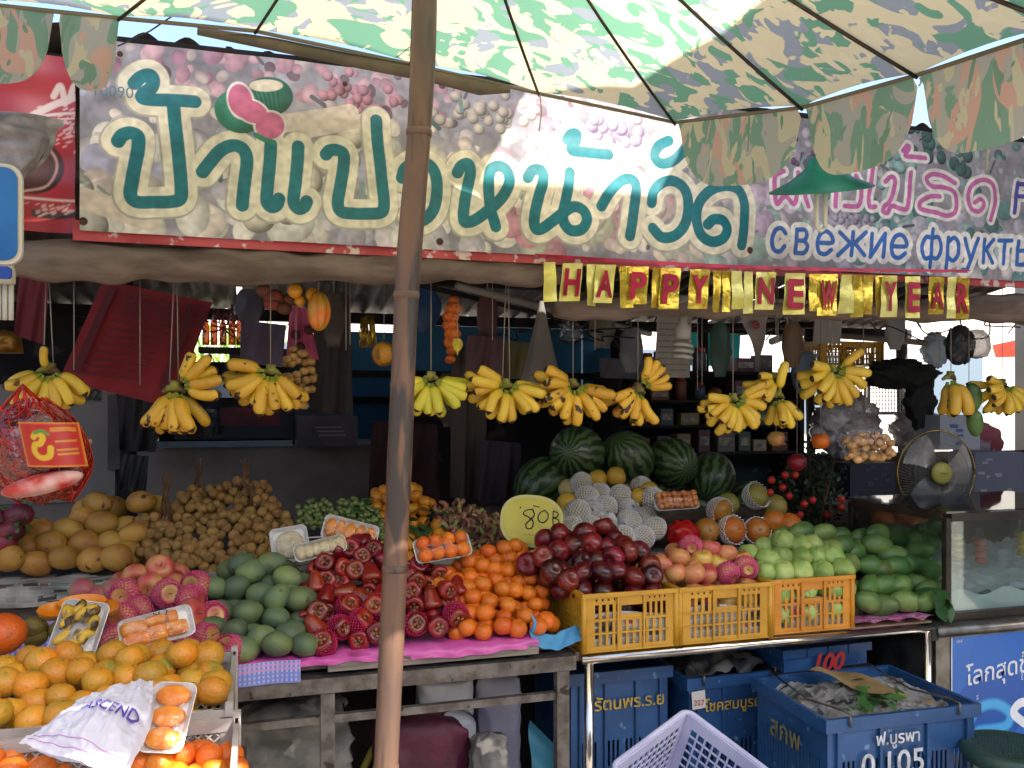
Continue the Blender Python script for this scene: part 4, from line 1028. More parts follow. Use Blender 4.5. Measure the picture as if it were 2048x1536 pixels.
# rose apples
rsn = net_mesh(.034, 20, 13, M_netR, .004, 1.05, sz=1.25, seed=4, flare=.05)
pile('rose_apple', [k_rose(.032, M_rose)], CB([(1320, 565), (1440, 660), (1320, 710), (1225, 640), (1025, 785), (1165, 800), (1270, 820), (1400, 880, 'side'), (950, 920, 'side'), (1035, 1010, 'side'), (1190, 985), (1345, 1050), (970, 1170), (1205, 1130, 'net'), (1145, 1300, 'net'), (1310, 1270, 'net'), (945, 1320), (1010, 1430, 'net'), (1440, 1150, 'net'),
      (1750, 980), (1870, 900), (1760, 810), (1690, 850), (1930, 860), (1890, 1090, 'side'), (1760, 1110), (1940, 1275), (1760, 1260, 'net'), (2015, 1040), (1600, 870), (1600, 1000), (1600, 1130), (1580, 1270), (1120, 690), (1500, 760), (1490, 1010), (1450, 1330)])
     +CC([(310, 1220), (395, 1140, 'side'), (370, 1380, 'net'), (180, 1200, 'side'), (60, 1100)]),
     PLF, .062, 'dark red rose apple in the pink sheet heap', 'rose apple', 'rose apples on the pink sheet', 'mix', net=rsn, seed=12, zmin=ZL)
# mandarins
MAND = CC([(640, 830), (770, 820), (815, 880), (925, 880), (1030, 880), (590, 950), (690, 980), (800, 990), (910, 970), (500, 1040), (310, 1010), (235, 1110), (370, 1060), (705, 1075), (590, 1110), (900, 1070), (980, 1060), (760, 1140), (860, 1160), (470, 1140), (970, 1180), (1080, 1140), (510, 1210), (655, 1225), (800, 1290), (1030, 1260),
      (490, 1330), (610, 1355), (770, 1350), (940, 1360), (1120, 1385), (470, 1450), (600, 1480), (760, 1450), (880, 1460), (1050, 1450), (480, 920), (560, 900), (860, 800), (1010, 960), (700, 890)])
pile('mandarin', [k_orange(.0265, M_orange)], MAND, PLF, .05, 'loose mandarin in the heap beside the yellow crates', 'mandarin', 'loose mandarins on the left table', 'up', seed=13, zmin=ZL, sc=.1, kscale=1.06, xmax=(-1, XJ-.03))
# pink apples in foam nets, front left
apn = net_mesh(.041, 20, 13, M_netP, .0042, .55, seed=5, flare=.04)
pile('pink_apple', [k_apple(.041, M_fuji)], CA([(1270, 850), (1230, 960), (1130, 1110, 'net'), (1420, 920), (1600, 960, 'net'), (1560, 1080, 'net'), (1040, 1020, 'net'), (1690, 1350, 'net'), (1880, 1480, 'net'), (1380, 1050, 'net'), (960, 1350, 'net'), (1600, 1200), (1000, 1250, 'net'), (1150, 870), (1450, 1400, 'net'), (1700, 1180, 'net')]),
     (YT+.02, ZL+.04, .62), .086, 'pink red apple left of the green mangoes', 'apple', 'pink apples in nets at the left', 'front', net=apn, seed=14, zmin=ZL)

# ================================================================== YELLOW CRATES with dark apples, pink apples, guavas
print('crates')
def slots(x0, x1, z0, z1, n, gap=.45):
    w_ = (x1-x0)/n; return [(x0+i*w_+w_*gap/2, x0+(i+1)*w_-w_*gap/2, z0, z1) for i in range(n)]
def fruit_crate(name, loc, W, D_, H, m, label, group=None, paper=None):
    root = empty(name, loc, label, 'crate', group)
    T = Matrix.Translation(loc)
    def side_holes(L_):
        e = .10*L_; hs = []
        hs += slots(e, L_*.40, H*.56, H*.80, 4) + slots(L_*.66, L_-e, H*.56, H*.80, 4)
        hs += slots(e, L_-e, H*.33, H*.51, max(9, int(L_/.026)), .4) + slots(e, L_-e, H*.10, H*.29, max(9, int(L_/.026)), .4)
        hs += [(L_*.40, L_*.64, H*.62, H*.77)]
        hs += [(x0+.001, x1-.001, H*.86, H*.90) for x0, x1, _, _ in slots(e, L_*.36, 0, 1, 4, .6)+slots(L_*.68, L_-e, 0, 1, 4, .6)]
        return hs
    def long_holes(L_):
        e = .06*L_; hs = []
        for a, c in ((.12, .30), (.34, .54), (.58, .80)): hs += slots(e, L_-e, H*a, H*c, max(10, int(L_/.024)), .45)
        return [h_ for h_ in hs if not any(abs((h_[0]+h_[1])/2-L_*q) < .012 for q in (.25, .5, .75))]
    t = .004
    b = MB(); b.panel(W, H, t, side_holes(W), 0, T @ Matrix.Translation((0, 0, 0))); b.build('front_panel', m, root)
    b = MB(); b.panel(W, H, t, side_holes(W), 0, T @ Matrix.Translation((0, D_-t, 0))); b.build('back_panel', m, root)
    for x in (0, W-t):
        b = MB(); b.panel(D_-2*t-.002, H, t, long_holes(D_-2*t), 0, T @ Matrix.Translation((x+t, t+.001, 0)) @ Matrix.Rotation(R(90), 4, 'Z')); b.build('side_panel', m, root)
    b = MB(); b.box(t, W-t, t, D_-t, .004, .009, 0, T); b.build('crate_floor', m, root)
    b = MB()
    for z, o_, h_ in ((H-.012, .008, .013), (H*.53, .003, .004), (H*.305, .003, .004), (.0, .003, .006)):
        b.box(-o_, W+o_, -o_, -.0005, z, z+h_, 0, T); b.box(-o_, W+o_, D_+.0005, D_+o_, z, z+h_, 0, T)
        b.box(-o_, -.0005, -.0004, D_+.0004, z, z+h_, 0, T); b.box(W+.0005, W+o_, -.0004, D_+.0004, z, z+h_, 0, T)
    for x in (.0, W*.36, W*.64, W-.0):
        b.box(x-.003, x+.003, -.006, -.001, .006, H-.013, 0, T)
    for (x, y) in ((0, 0), (W, 0), (0, D_), (W, D_)):
        b.tube([Vector(loc)+Vector((x, y, 0)), Vector(loc)+Vector((x, y, H-.002))], .009, 8)
    b.build('rim_and_ribs', m, root)
    if paper is not None:
        c = newspaper(W+D_*2-.05, H*.55, paper, .3, ('dcd8d2', '55504c', 'b5507a', '7a95a5')); x0 = loc[0]; y0 = loc[1]; z0 = loc[2]+.012; DD = D_-.03
        def f(x, y):
            X = np.where(x < DD, 0, np.where(x > DD+W-.02, W-.02, x-DD)); Y = np.where(x < DD, DD-x, np.where(x > DD+W-.02, x-DD-W+.02, 0))
            return np.stack([x0+.01+X, y0+.012+Y+.001*np.sin(x*90), z0+y*(1+.08*np.sin(x*17))], -1)
        nw = c.build('newspaper_lining', M_news, f); tag(nw, 'newspaper lining inside '+label.split(' holding')[0].replace('yellow plastic crate', 'the yellow plastic crate'), 'newspaper')
    return root
M_cry = mat('yellow_crate_plastic', 'c9962c', 'b98620', scale=6, rough=.4, bump=.05, speck='9a7a2e', sscale=14, sth=.66)
M_cro = mat('orange_crate_plastic', 'd08a24', 'c27a1a', scale=6, rough=.4, bump=.05, speck='a8751f', sscale=14, sth=.66)
YC = 2.385; HC = .178
def crate_span(pa, pb, py): return P(pa, py, YC).x, P(pb, py, YC).x
xa, xb = crate_span(1168, 1352, 1250); fruit_crate('plastic_crate', (xa, YC, ZR_+.001), xb-xa, .40, HC, M_cry, 'leftmost yellow plastic crate holding dark red apples, beside the loose mandarins', 'yellow fruit crates', 11)
xa2, xb2 = crate_span(1360, 1540, 1250); fruit_crate('plastic_crate', (xa2, YC, ZR_+.001), xb2-xa2, .40, HC, M_cry, 'middle yellow plastic crate holding pink and yellow apples, between the other two', 'yellow fruit crates', 12)
xa3, xb3 = crate_span(1551, 1712, 1240); fruit_crate('plastic_crate', (xa3, YC+.02, ZR_+.001), xb3-xa3, .40, HC, M_cro, 'rightmost more orange plastic crate holding pale green guavas', 'yellow fruit crates', 13)
ZC = ZR_+HC
def fill(name, meshes, x0, x1, D, n, desc, cat, grp, seed):
    rr = random.Random(seed)
    for iz in range(2):
        z = ZR_+.012+D*.5+iz*D*.85
        nx = int((x1-x0-.02)/D); ny = int(.37/D)
        for i in range(nx):
            for j in range(ny):
                if 0 < i < nx-1 and 0 < j < ny-1: continue
                o = bpy.data.objects.new(name, rr.choice(meshes)); COL.objects.link(o)
                o.location = (x0+.014+D/2+i*(x1-x0-.028-D)/max(1, nx-1), YC+.018+D/2+j*(.36-D)/max(1, ny-1), z+rr.uniform(0, .01)); o.rotation_euler = ORI['any'](rr)
                tag(o, desc, cat, grp)
AP = [k_apple(.0375, M_apple)]
fill('dark_apple', AP, xa, xb, .075, 0, 'dark red apple inside the leftmost crate, glimpsed through its slots', 'apple', 'dark red apples', 31)
FU = [k_apple(.0375, M_fuji), k_apple(.0365, M_yapple)]
fill('pink_apple', FU, xa2, xb2, .075, 0, 'pink apple inside the middle crate, glimpsed through its slots', 'apple', 'pink and yellow apples in the crate', 32)
GU = [k_guava(.042, M_guava)]
fill('guava', GU, xa3, xb3, .082, 0, 'green guava inside the right crate, glimpsed through its slots', 'guava', 'guavas', 33)
PLC = (YC+.05, ZC+.012, .62)
pile('dark_apple', AP, CC([(1230, 690), (1430, 690), (1590, 640), (1240, 820), (1090, 880), (1610, 800), (1750, 800), (1440, 900), (1750, 880), (1250, 940), (1400, 1010), (1570, 1020), (1820, 1035), (1960, 930), (1170, 990), (1650, 920), (1980, 1050), (1670, 700), (1330, 800), (1300, 1050), (1480, 790), (1560, 900), (1700, 980), (1880, 860)]),
     PLC, .072, 'dark red apple heaped on the left crate', 'apple', 'dark red apples', 'any', seed=15, sc=.08)
pile('pink_apple', FU, CDd([(220, 920), (580, 830), (650, 910), (430, 1020), (540, 990), (330, 930), (390, 940), (420, 830, 'net'), (860, 980, 'net'), (720, 1010, 'net'), (720, 870), (480, 900), (300, 1010), (800, 880)]),
     PLC, .072, 'pinkish apple heaped on the middle crate', 'apple', 'pink and yellow apples in the crate', 'up', net=net_mesh(.0375, 20, 13, M_netP, .004, .35, seed=7), seed=16)
pile('guava', GU, CDd([(905, 830), (1150, 880), (1310, 900), (1430, 860), (1190, 760), (1500, 970), (1650, 970), (1170, 1000), (1300, 1010), (1310, 790), (1570, 880), (1030, 990), (1400, 770), (1050, 900)]),
     (YC+.07, ZC+.012, .62), .078, 'pale green guava heaped on the orange crate', 'guava', 'guavas', 'up', seed=17)
KM = [k_mango(.062, .0375, M_mangoK, .2), k_mango(.058, .039, M_mangoK, .1)]
KP = [(1348+x/2.926, 1011+y/2.926) for x, y in [(1190, 170), (1180, 240), (1280, 290), (1430, 270), (1050, 265), (1150, 355), (1230, 360), (1300, 355), (1400, 345), (1500, 390), (1135, 470), (1230, 460), (1330, 460), (1440, 450), (1120, 575), (1220, 570), (1350, 560), (1460, 565), (870, 160), (970, 170), (740, 155), (900, 270), (1020, 350), (1290, 190), (1390, 190), (1500, 500), (960, 260), (1480, 200)]]
pile('long_green_mango', KM, KP, (YT+.06, ZR_+.03, .75), .074, 'long green mango heaped beside the glass case', 'mango', 'long green mangoes on the right', 'lie', seed=18, zmin=ZR_)
b = MB(); rr = random.Random(2)
for i in range(9):
    p = P(1885+rr.uniform(-15, 20), 1195+rr.uniform(-20, 15), YT+.03); leaf(b, p, .075, .02, (rr.uniform(-1, 1), rr.uniform(-.5, 1), rr.uniform(2, 4.5)))
tag(b.build('mango_leaves', M_leaf), 'dark green leaves between the green mangoes and the glass case', 'leaves', kind='stuff')
# pears in white nets, fruit bags and large netted mandarins, on the shelf behind the crates
prn = net_mesh(.0445, 20, 15, M_netW, .0052, .2, sz=1.04, seed=8)
pl3 = (YS+.02, ZS+.045, .72)
pile('netted_pear', [k_pear(.042, M_pear)], [(a[0], a[1], 'allnet') for a in CC([(1410, 260), (1560, 340), (1900, 290), (1600, 470), (1800, 460), (1370, 540), (1330, 640), (1790, 600), (1930, 570), (1900, 730), (1500, 510), (2000, 650), (1740, 730), (1450, 400), (1720, 370), (1980, 420), (1600, 600), (1480, 640)])],
     pl3, .082, 'white netted pear behind the dark apples', 'pear', 'pears in white nets', 'any', net=prn, seed=19, zmin=ZS)
pile('yellow_pear', [k_pear(.04, mat('yellow_pear_skin', 'd8b13c', 'cfa136', scale=8, rough=.4))], CC([(1680, 235), (1870, 370), (1540, 240), (1290, 400), (1960, 330)]), (YS+.0, ZS+.045, .72), .08, 'bare yellow pear among white netted pears', 'pear', 'bare yellow pears', 'any', inner=False, seed=20)
big = [k_orange(.052, M_persim), k_orange(.050, mat('yellowgreen_pomelo', 'a8974a', '8f8a3c', scale=6, rough=.45, rnd=.1, bump=.2, bscale=90))]
bn = net_mesh(.052, 22, 14, M_netW, .0042, 1.15, sz=.95, seed=9, flare=.06)
pile('large_mandarin', [big[0]], CDd([(645, 510, 'net'), (740, 680, 'net'), (960, 650, 'net'), (1230, 600), (540, 670), (1080, 620)]), (YS+.03, ZS+.05, .72), .1, 'large orange in the group behind the guavas', 'orange', 'large oranges on the shelf', 'front', net=bn, seed=21, zmin=ZS, inner=False)
pile('pomelo', [big[1]], CDd([(1100, 470), (720, 440), (920, 440, 'net')]), (YS+.03, ZS+.05, .72), .1, 'big yellow green citrus above the large oranges', 'citrus', 'yellow green citrus on the shelf', 'front', net=bn, seed=22, inner=False)
# white styrofoam board behind the apples
b = MB(); a = P(1295, 1120, 2.86); c = P(1580, 1085, 2.86); b.box(a.x, c.x, 2.86, 2.88, ZS-.09, ZS+.0); tag(b.build('foam_board', M_white), 'white foam board edge behind the apple crates', 'board')
# red plastic bag with fruit
b = MB(); c = PP(1365, 1068, YS-.02, ZS+.03, .72)
def rb(v): 
    q = 1+.08*math.sin(v.x*9+v.z*5)+.06*math.sin(v.y*13+v.x*4); return Vector((c.x+v.x*.064*q, c.y+v.y*.05*q, c.z+v.z*.052*q*(1 if v.z > 0 else 1.15)))
b.add(*sphere_mesh(rb, 28, 20)); b.tube([c+Vector((-.04, -.02, -.03)), c+Vector((-.06, -.05, -.08)), c+Vector((-.03, -.06, -.1))], [.02, .012, .02], 8)
tag(b.build('red_bag', mat('red_bag_plastic', 'b01818', 'c92420', scale=9, rough=.16, bump=.5, bscale=26, trans=.2)), 'shiny red plastic bag of fruit between the netted pears and large oranges', 'plastic bag')

# ================================================================== WATERMELONS
m = mat('watermelon_rind', '4d6b35', rough=.35, coat=.1); n = m.node_tree; L = n.links
tc = n.nodes.new('ShaderNodeTexCoord'); nz = n.nodes.new('ShaderNodeTexNoise'); nz.inputs['Scale'].default_value = 26; nz.inputs['Detail'].default_value = 3
L.new(tc.outputs['Object'], nz.inputs['Vector']); sx = n.nodes.new('ShaderNodeSeparateXYZ'); L.new(tc.outputs['Object'], sx.inputs[0])
at = n.nodes.new('ShaderNodeMath'); at.operation = 'ARCTAN2'; L.new(sx.outputs[1], at.inputs[0]); L.new(sx.outputs[0], at.inputs[1])
ma = n.nodes.new('ShaderNodeMath'); ma.operation = 'MULTIPLY_ADD'; L.new(nz.outputs['Fac'], ma.inputs[0]); ma.inputs[1].default_value = .55; L.new(at.outputs[0], ma.inputs[2])
mu = n.nodes.new('ShaderNodeMath'); mu.operation = 'MULTIPLY'; mu.inputs[1].default_value = 15; L.new(ma.outputs[0], mu.inputs[0])
si = n.nodes.new('ShaderNodeMath'); si.operation = 'SINE'; L.new(mu.outputs[0], si.inputs[0])
rp = n.nodes.new('ShaderNodeValToRGB'); rp.color_ramp.elements[0].position = .35; rp.color_ramp.elements[1].position = .6
rp.color_ramp.elements[0].color = hx('587045'); rp.color_ramp.elements[1].color = hx('25381f')
mr = n.nodes.new('ShaderNodeMapRange'); mr.inputs['From Min'].default_value = -1; L.new(si.outputs[0], mr.inputs['Value']); L.new(mr.outputs[0], rp.inputs[0]); L.new(rp.outputs[0], n.nodes['Principled BSDF'].inputs['Base Color'])
wm = MB(); wm.add(*sphere_mesh(lambda v: Vector((v.x*.122, v.y*.122, v.z*.138*(1-.03*math.exp(-(1-v.z)/.03)))), 32, 24)); wme = wm.mesh('watermelon', m)
YW = 3.5
WMS = [(1155, 907, 'largest striped watermelon on top, directly below the spotted banana hand'), (1255, 918, 'second striped watermelon from the left in the top row'), (1343, 925, 'third striped watermelon from the left in the top row'), (1422, 955, 'dark watermelon at the right end of the top row'),
       (1085, 970, 'dark watermelon low on the left behind the yellow price board'), (1190, 1000, 'watermelon in the lower row behind the netted pears'), (1300, 1005, 'watermelon in the lower row behind the fruit tray'), (1400, 1015, 'watermelon in the lower row behind the large oranges'), (1490, 1010, 'darkest watermelon at the lower right beside the fruit bush')]
for i, (px, py, lab) in enumerate(WMS):
    o = bpy.data.objects.new('watermelon', wme); COL.objects.link(o); o.location = P(px, py, YW+(.06 if i > 3 else 0)); rr = random.Random(i)
    o.rotation_euler = (R(rr.uniform(20, 110)), R(rr.uniform(-50, 50)), rr.uniform(0, 6)); s_ = [1.0, .98, .93, .9, 1, .98, .96, .95, .9][i]; o.scale = (s_,)*3
    tag(o, lab, 'watermelon', 'watermelons')
b = MB(); b.box(.75, 2.3, 3.35, 3.78, ZS+.002, ZS+.1); tag(b.build('melon_bench', M_wood), 'dark plank bench carrying the watermelons', 'bench')

# ================================================================== PRICE BOARDS AND TRAYS
def frame_at(c, yaw, pitch, roll=0):
    """local x right, y up along the board, z toward the viewer"""
    return Matrix.Translation(c) @ Euler((0, 0, yaw)).to_matrix().to_4x4() @ Euler((R(90)-pitch, 0, 0)).to_matrix().to_4x4() @ Euler((0, 0, roll)).to_matrix().to_4x4()
c = P(1064, 1042, 2.84); T = frame_at(c, R(-8), R(18), R(-6)); mm = m2(c)
pb = empty('price_board', c, 'oval pale yellow price board reading 80 B between the curly pods and dark apples', 'price board')
def sup(W, H, e, n=48): return [(W*abs(math.cos(a))**(2/e)*(1 if math.cos(a) > 0 else -1), H*abs(math.sin(a))**(2/e)*(1 if math.sin(a) > 0 else -1)) for a in [2*math.pi*i/n for i in range(n)]]
def plate(mb, ol, z0, z1, T, mi=0):
    n = len(ol); mb.add([(x, y, z0) for x, y in ol]+[(x, y, z1) for x, y in ol], [tuple(range(n-1, -1, -1)), tuple(range(n, 2*n))]+[(i, (i+1) % n, (i+1) % n+n, i+n) for i in range(n)], mi, False, T)
b = MB(); plate(b, sup(64*mm, 53*mm, 2.5), -.012, 0, T); b.build('foam_edge', mat('foam_edge_yellow', 'c9c37a', rough=.6), pb)
b = MB(); plate(b, sup(58*mm, 47*mm, 2.5), .0003, .0022, T); b.build('yellow_face', mat('price_yellow', 'cdc04c', 'c0b23e', scale=8, rough=.5), pb)
M_ink = mat('ink', '16162a', rough=.5)
def ink(root, T, strokes, r, name='handwriting', m_=None):
    b = MB()
    for s_ in strokes:
        p = spline(s_, 6); b.tube([T @ Vector((q[0], q[1], .003)) for q in p], r, 6, flat=.5)
    return b.build(name, m_ or M_ink, root)
k_ = mm
ink(pb, T, [[(x*k_, y*k_) for x, y in s_] for s_ in ([(0, 24), (-14, 20), (-18, 12), (-6, 6), (2, -2), (0, -14), (-9, -16), (-12, -8), (-4, 2), (4, 12), (0, 24)], [(24, 24), (14, 16), (12, 4), (20, -2), (30, 4), (32, 16), (24, 24)], [(42, 24), (42, 8), (43, -4)], [(42, 24), (52, 20), (50, 12), (43, 10)], [(43, 10), (54, 6), (52, -3), (43, -4)], [(-26, 26), (-24, 24)], [(0, 31), (14, 29)])], .0036)
ink(pb, T, [[(x*k_, (-28+2*((x//7) % 2))*k_), ((x+4)*k_, -30*k_)] for x in (-14, -6, 2, 8, 16, 24, 30)], .0016)
def tray(loc, W, H, yaw, pitch, roll, label, name='foam_tray'):
    root = empty(name, loc, label, 'food tray'); T = frame_at(loc, yaw, pitch, roll)
    b = MB(); ol = [(x, z) for x, z in rrect(-W/2, W/2, -H/2, H/2, .018)]; il = [(x, z) for x, z in rrect(-W/2+.012, W/2-.012, -H/2+.012, H/2-.012, .012)]
    n = len(ol); vs = [(x, y, .012) for x, y in ol]+[(x*.97, y*.97, .013) for x, y in ol]+[(x, y, .002) for x, y in il]+[(x, y, -.003) for x, y in il]
    fs = [(i, (i+1) % n, n+(i+1) % n, n+i) for i in range(n)]+[(n+i, n+(i+1) % n, 2*n+(i+1) % n, 2*n+i) for i in range(n)]+[tuple(range(2*n, 3*n))]+[((i+1) % n, i, 3*n+i, 3*n+(i+1) % n) for i in range(n)]+[tuple(range(4*n-1, 3*n-1, -1))]
    b.add(vs, fs, 0, False, T); b.build('tray', M_white, root); return root, T
def film(root, T, W, H, h, seed=0):
    b = MB(); rr = random.Random(seed); p1, p2 = rr.uniform(0, 6), rr.uniform(0, 6)
    b.grid(lambda u, v: ((u-.5)*W, (v-.5)*H, .014+h*(math.sin(math.pi*u)*math.sin(math.pi*v))**.45+.0012*math.sin(u*23+p1)*math.sin(v*17+p2)), 22, 14, 0, True, T)
    return b.build('clear_wrap', film_mat(), root)
M_papaya = mat('papaya_flesh', 'dd7610', 'ea9020', scale=30, rough=.35, rnd=.1, bump=.2)
# tray '30' with papaya pieces on the pink apples
c = P(314, 1258, 2.30); t1, T = tray(c, .175, .082, R(4), R(28), R(11), 'white foam tray of orange papaya pieces marked 30, lying on the pink apples')
rr = random.Random(1)
for i, (x, y, w_, h_) in enumerate([(-.052, .014, .052, .028), (-.048, -.016, .055, .028), (.002, -.012, .04, .032), (.045, -.012, .045, .03), (.0, .02, .042, .02), (.04, .018, .022, .026)]):
    b = MB(); vs, fs = sphere_mesh(lambda v: Vector((x+math.copysign(abs(v.x)**.55, v.x)*w_*.62, y+math.copysign(abs(v.y)**.55, v.y)*h_*.64, .010+v.z*.010)), 16, 10); b.add(vs, fs, 0, True, T); b.build('papaya_piece', M_papaya, t1)
film(t1, T, .172, .08, .012, 3)
M_inkb = mat('blue_ink', '1c1f5c', rough=.5)
ink(t1, T, [[(x*.001, y*.001) for x, y in s_] for s_ in ([(-8, 32), (2, 28), (-4, 22), (4, 16), (-6, 10)], [(14, 30), (8, 22), (12, 12), (22, 12), (27, 20), (22, 29), (14, 30)])], .0016, m_=M_inkb).location.z += .018
# tray of ripe baby bananas
c = P(158, 1262, 2.22); t2, T = tray(c, .105, .145, R(6), R(38), R(-14), 'white foam tray of overripe spotted baby bananas under wrap, near the papaya')
M_spotb = mat('spotty_banana', 'c9a032', '3a2412', scale=24, rough=.5, lo=.48, hi=.6)
rr = random.Random(6)
for i in range(17):
    x = rr.uniform(-.035, .035); y = rr.uniform(-.055, .055); a = rr.gauss(1.4, .5); b = MB(); l_ = .022
    pts = [(x+(t_-.5)*2*l_*math.cos(a), y+(t_-.5)*2*l_*math.sin(a), .018+rr.uniform(0, .012)+.006*math.sin(t_*3.1)) for t_ in (0, .15, .5, .85, 1)]
    b.tube(pts, [.004, .010, .0125, .010, .003], 8, M=T); b.build('baby_banana', M_spotb, t2)
film(t2, T, .1, .14, .026, 5)
# tray of pomelo segments marked 4, tray of papaya behind it
c = P(580, 1090, 2.80); t3, T = tray(c, .118, .115, R(0), R(20), R(8), 'square foam tray marked 4 standing behind the green mangoes')
b = MB(); b.add(*sphere_mesh(lambda v: Vector((v.x*.045, v.y*.045, .008+v.z*.01)), 16, 8), 0, True, T); b.build('peeled_fruit', mat('pale_flesh', 'c4b394', 'b5a283', scale=30, rough=.4, bump=.3), t3)
film(t3, T, .112, .11, .012, 8); ink(t3, T, [[(-.035, -.018), (-.042, -.036), (-.028, -.034)], [(-.026, -.016), (-.033, -.046)]], .0018, m_=M_inkb).location.z += .004
c = P(640, 1098, 2.74); t4, T = tray(c, .165, .058, R(2), R(25), R(12), 'long foam tray of pale pomelo segments leaning across the square tray')
for i in range(6):
    b = MB(); x = -.062+i*.025; b.add(*sphere_mesh(lambda v: Vector((x+v.x*.018, v.y*.024, .014+v.z*.014)), 14, 9), 0, True, T); b.build('pomelo_segment', mat('pomelo_flesh', 'd0bf9a', 'c0ab85', scale=30, rough=.4, bump=.3), t4)
film(t4, T, .16, .056, .02, 9)
c = P(700, 1066, 2.86); t5, T = tray(c, .185, .085, R(0), R(22), R(-17), 'foam tray of orange fruit pieces leaning in front of the green grapes')
for i in range(5):
    b = MB(); x = -.066+i*.033; b.add(*sphere_mesh(lambda v: Vector((x+v.x*.019, v.y*.033, .012+v.z*.01)), 14, 9), 0, True, T); b.build('papaya_piece', M_papaya, t5)
film(t5, T, .18, .08, .014, 10)
c = P(884, 1098, 2.66); t6, T = tray(c, .185, .082, R(0), R(32), R(7), 'wrapped foam tray of eight mandarins with bright glare, right of the bamboo pole')
for i in range(8):
    o = bpy.data.objects.new('mandarin', k_orange(.0235, M_orange)) if i == 0 else o.copy(); COL.objects.link(o); o.parent = t6
    o.matrix_local = wmat(t6).inverted() @ T @ Matrix.Translation((-.062+(i % 4)*.041, -.019+(i//4)*.04, .022)) @ Euler((i, i*2, 0)).to_matrix().to_4x4()
film(t6, T, .18, .08, .034, 11)
c = P(1350, 1004, 2.98); t7, T = tray(c, .185, .075, R(-3), R(30), R(2), 'wrapped foam tray of small orange fruits on top of the netted pears')
so_ = k_orange(.0135, mat('loquat', 'c9824a', 'b86a38', scale=8, rough=.4, rnd=.12))
for i in range(24):
    o = bpy.data.objects.new('small_fruit', so_); COL.objects.link(o); o.parent = t7
    o.matrix_local = wmat(t7).inverted() @ T @ Matrix.Translation((-.072+(i % 8)*.0205, -.022+(i//8)*.022, .02+.008*(i % 2)))
film(t7, T, .18, .072, .03, 12)

# ================================================================== HANGING BANANAS
print('bananas')
M_ban = mat('banana_skin', 'dcb93c', 'cfa432', scale=7, rough=.42, rnd=.1, speck='5a3a18', sscale=24, sth=.68)
M_banS = mat('banana_skin_spotted', 'd8aa34', 'c99628', scale=7, rough=.42, rnd=.12, speck='3a1f10', sscale=26, sth=.6)
M_banG = mat('banana_skin_greenish', 'c4bd3c', 'd8bc38', scale=5, rough=.45, rnd=.1, speck='5a4a1a', sscale=22, sth=.70)
M_neck = mat('banana_neck', '7f8f35', 'a09a38', scale=30, rough=.5)
M_tip = mat('banana_tip', '2e1f12', rough=.8)
M_crown = mat('banana_crown', '5a4628', '8a8a3a', scale=30, rough=.8)
def banana_mesh(m, L=.108, r=.0168, bend=.75, seed=0):
    """grows along -z from the crown, bulging toward +x"""
    b = MB(); N = 15; pts = []; rad = []
    for i in range(N):
        t = i/(N-1); s_ = max(0, (t-.12)/.88)
        pts.append((L*.24*bend*math.sin(math.pi*min(1, s_*.8+.1)), 0, -L*t))
        q = .27+.73*min(1, max(0, (t-.10)/.16))**.7
        if t > .82: q *= max(.16, 1-((t-.82)/.18)**2*.88)
        rad.append(r*q)
    k = len(b.f); b.tube(pts, rad, 10)
    for vi in range(len(b.v)):
        q_ = Vector(pts[vi//10]); f_ = 1.05 if vi % 2 else .95; b.v[vi] = tuple(q_+(Vector(b.v[vi])-q_)*f_)
    for fi in range(k, len(b.f)):
        ring = (fi-k)//10
        if ring < 3: b.m[fi] = 1
        if ring >= N-2: b.m[fi] = 2
    return b.mesh('banana', [m, M_neck, M_tip])
BMS = {k: [banana_mesh(m_, .108*f, .0166*g_, bd, i) for i, (f, g_, bd) in enumerate([(1, 1, .7), (.94, 1.05, .5), (1.05, .95, .9)])] for k, m_ in (('n', M_ban), ('s', M_banS), ('g', M_banG))}
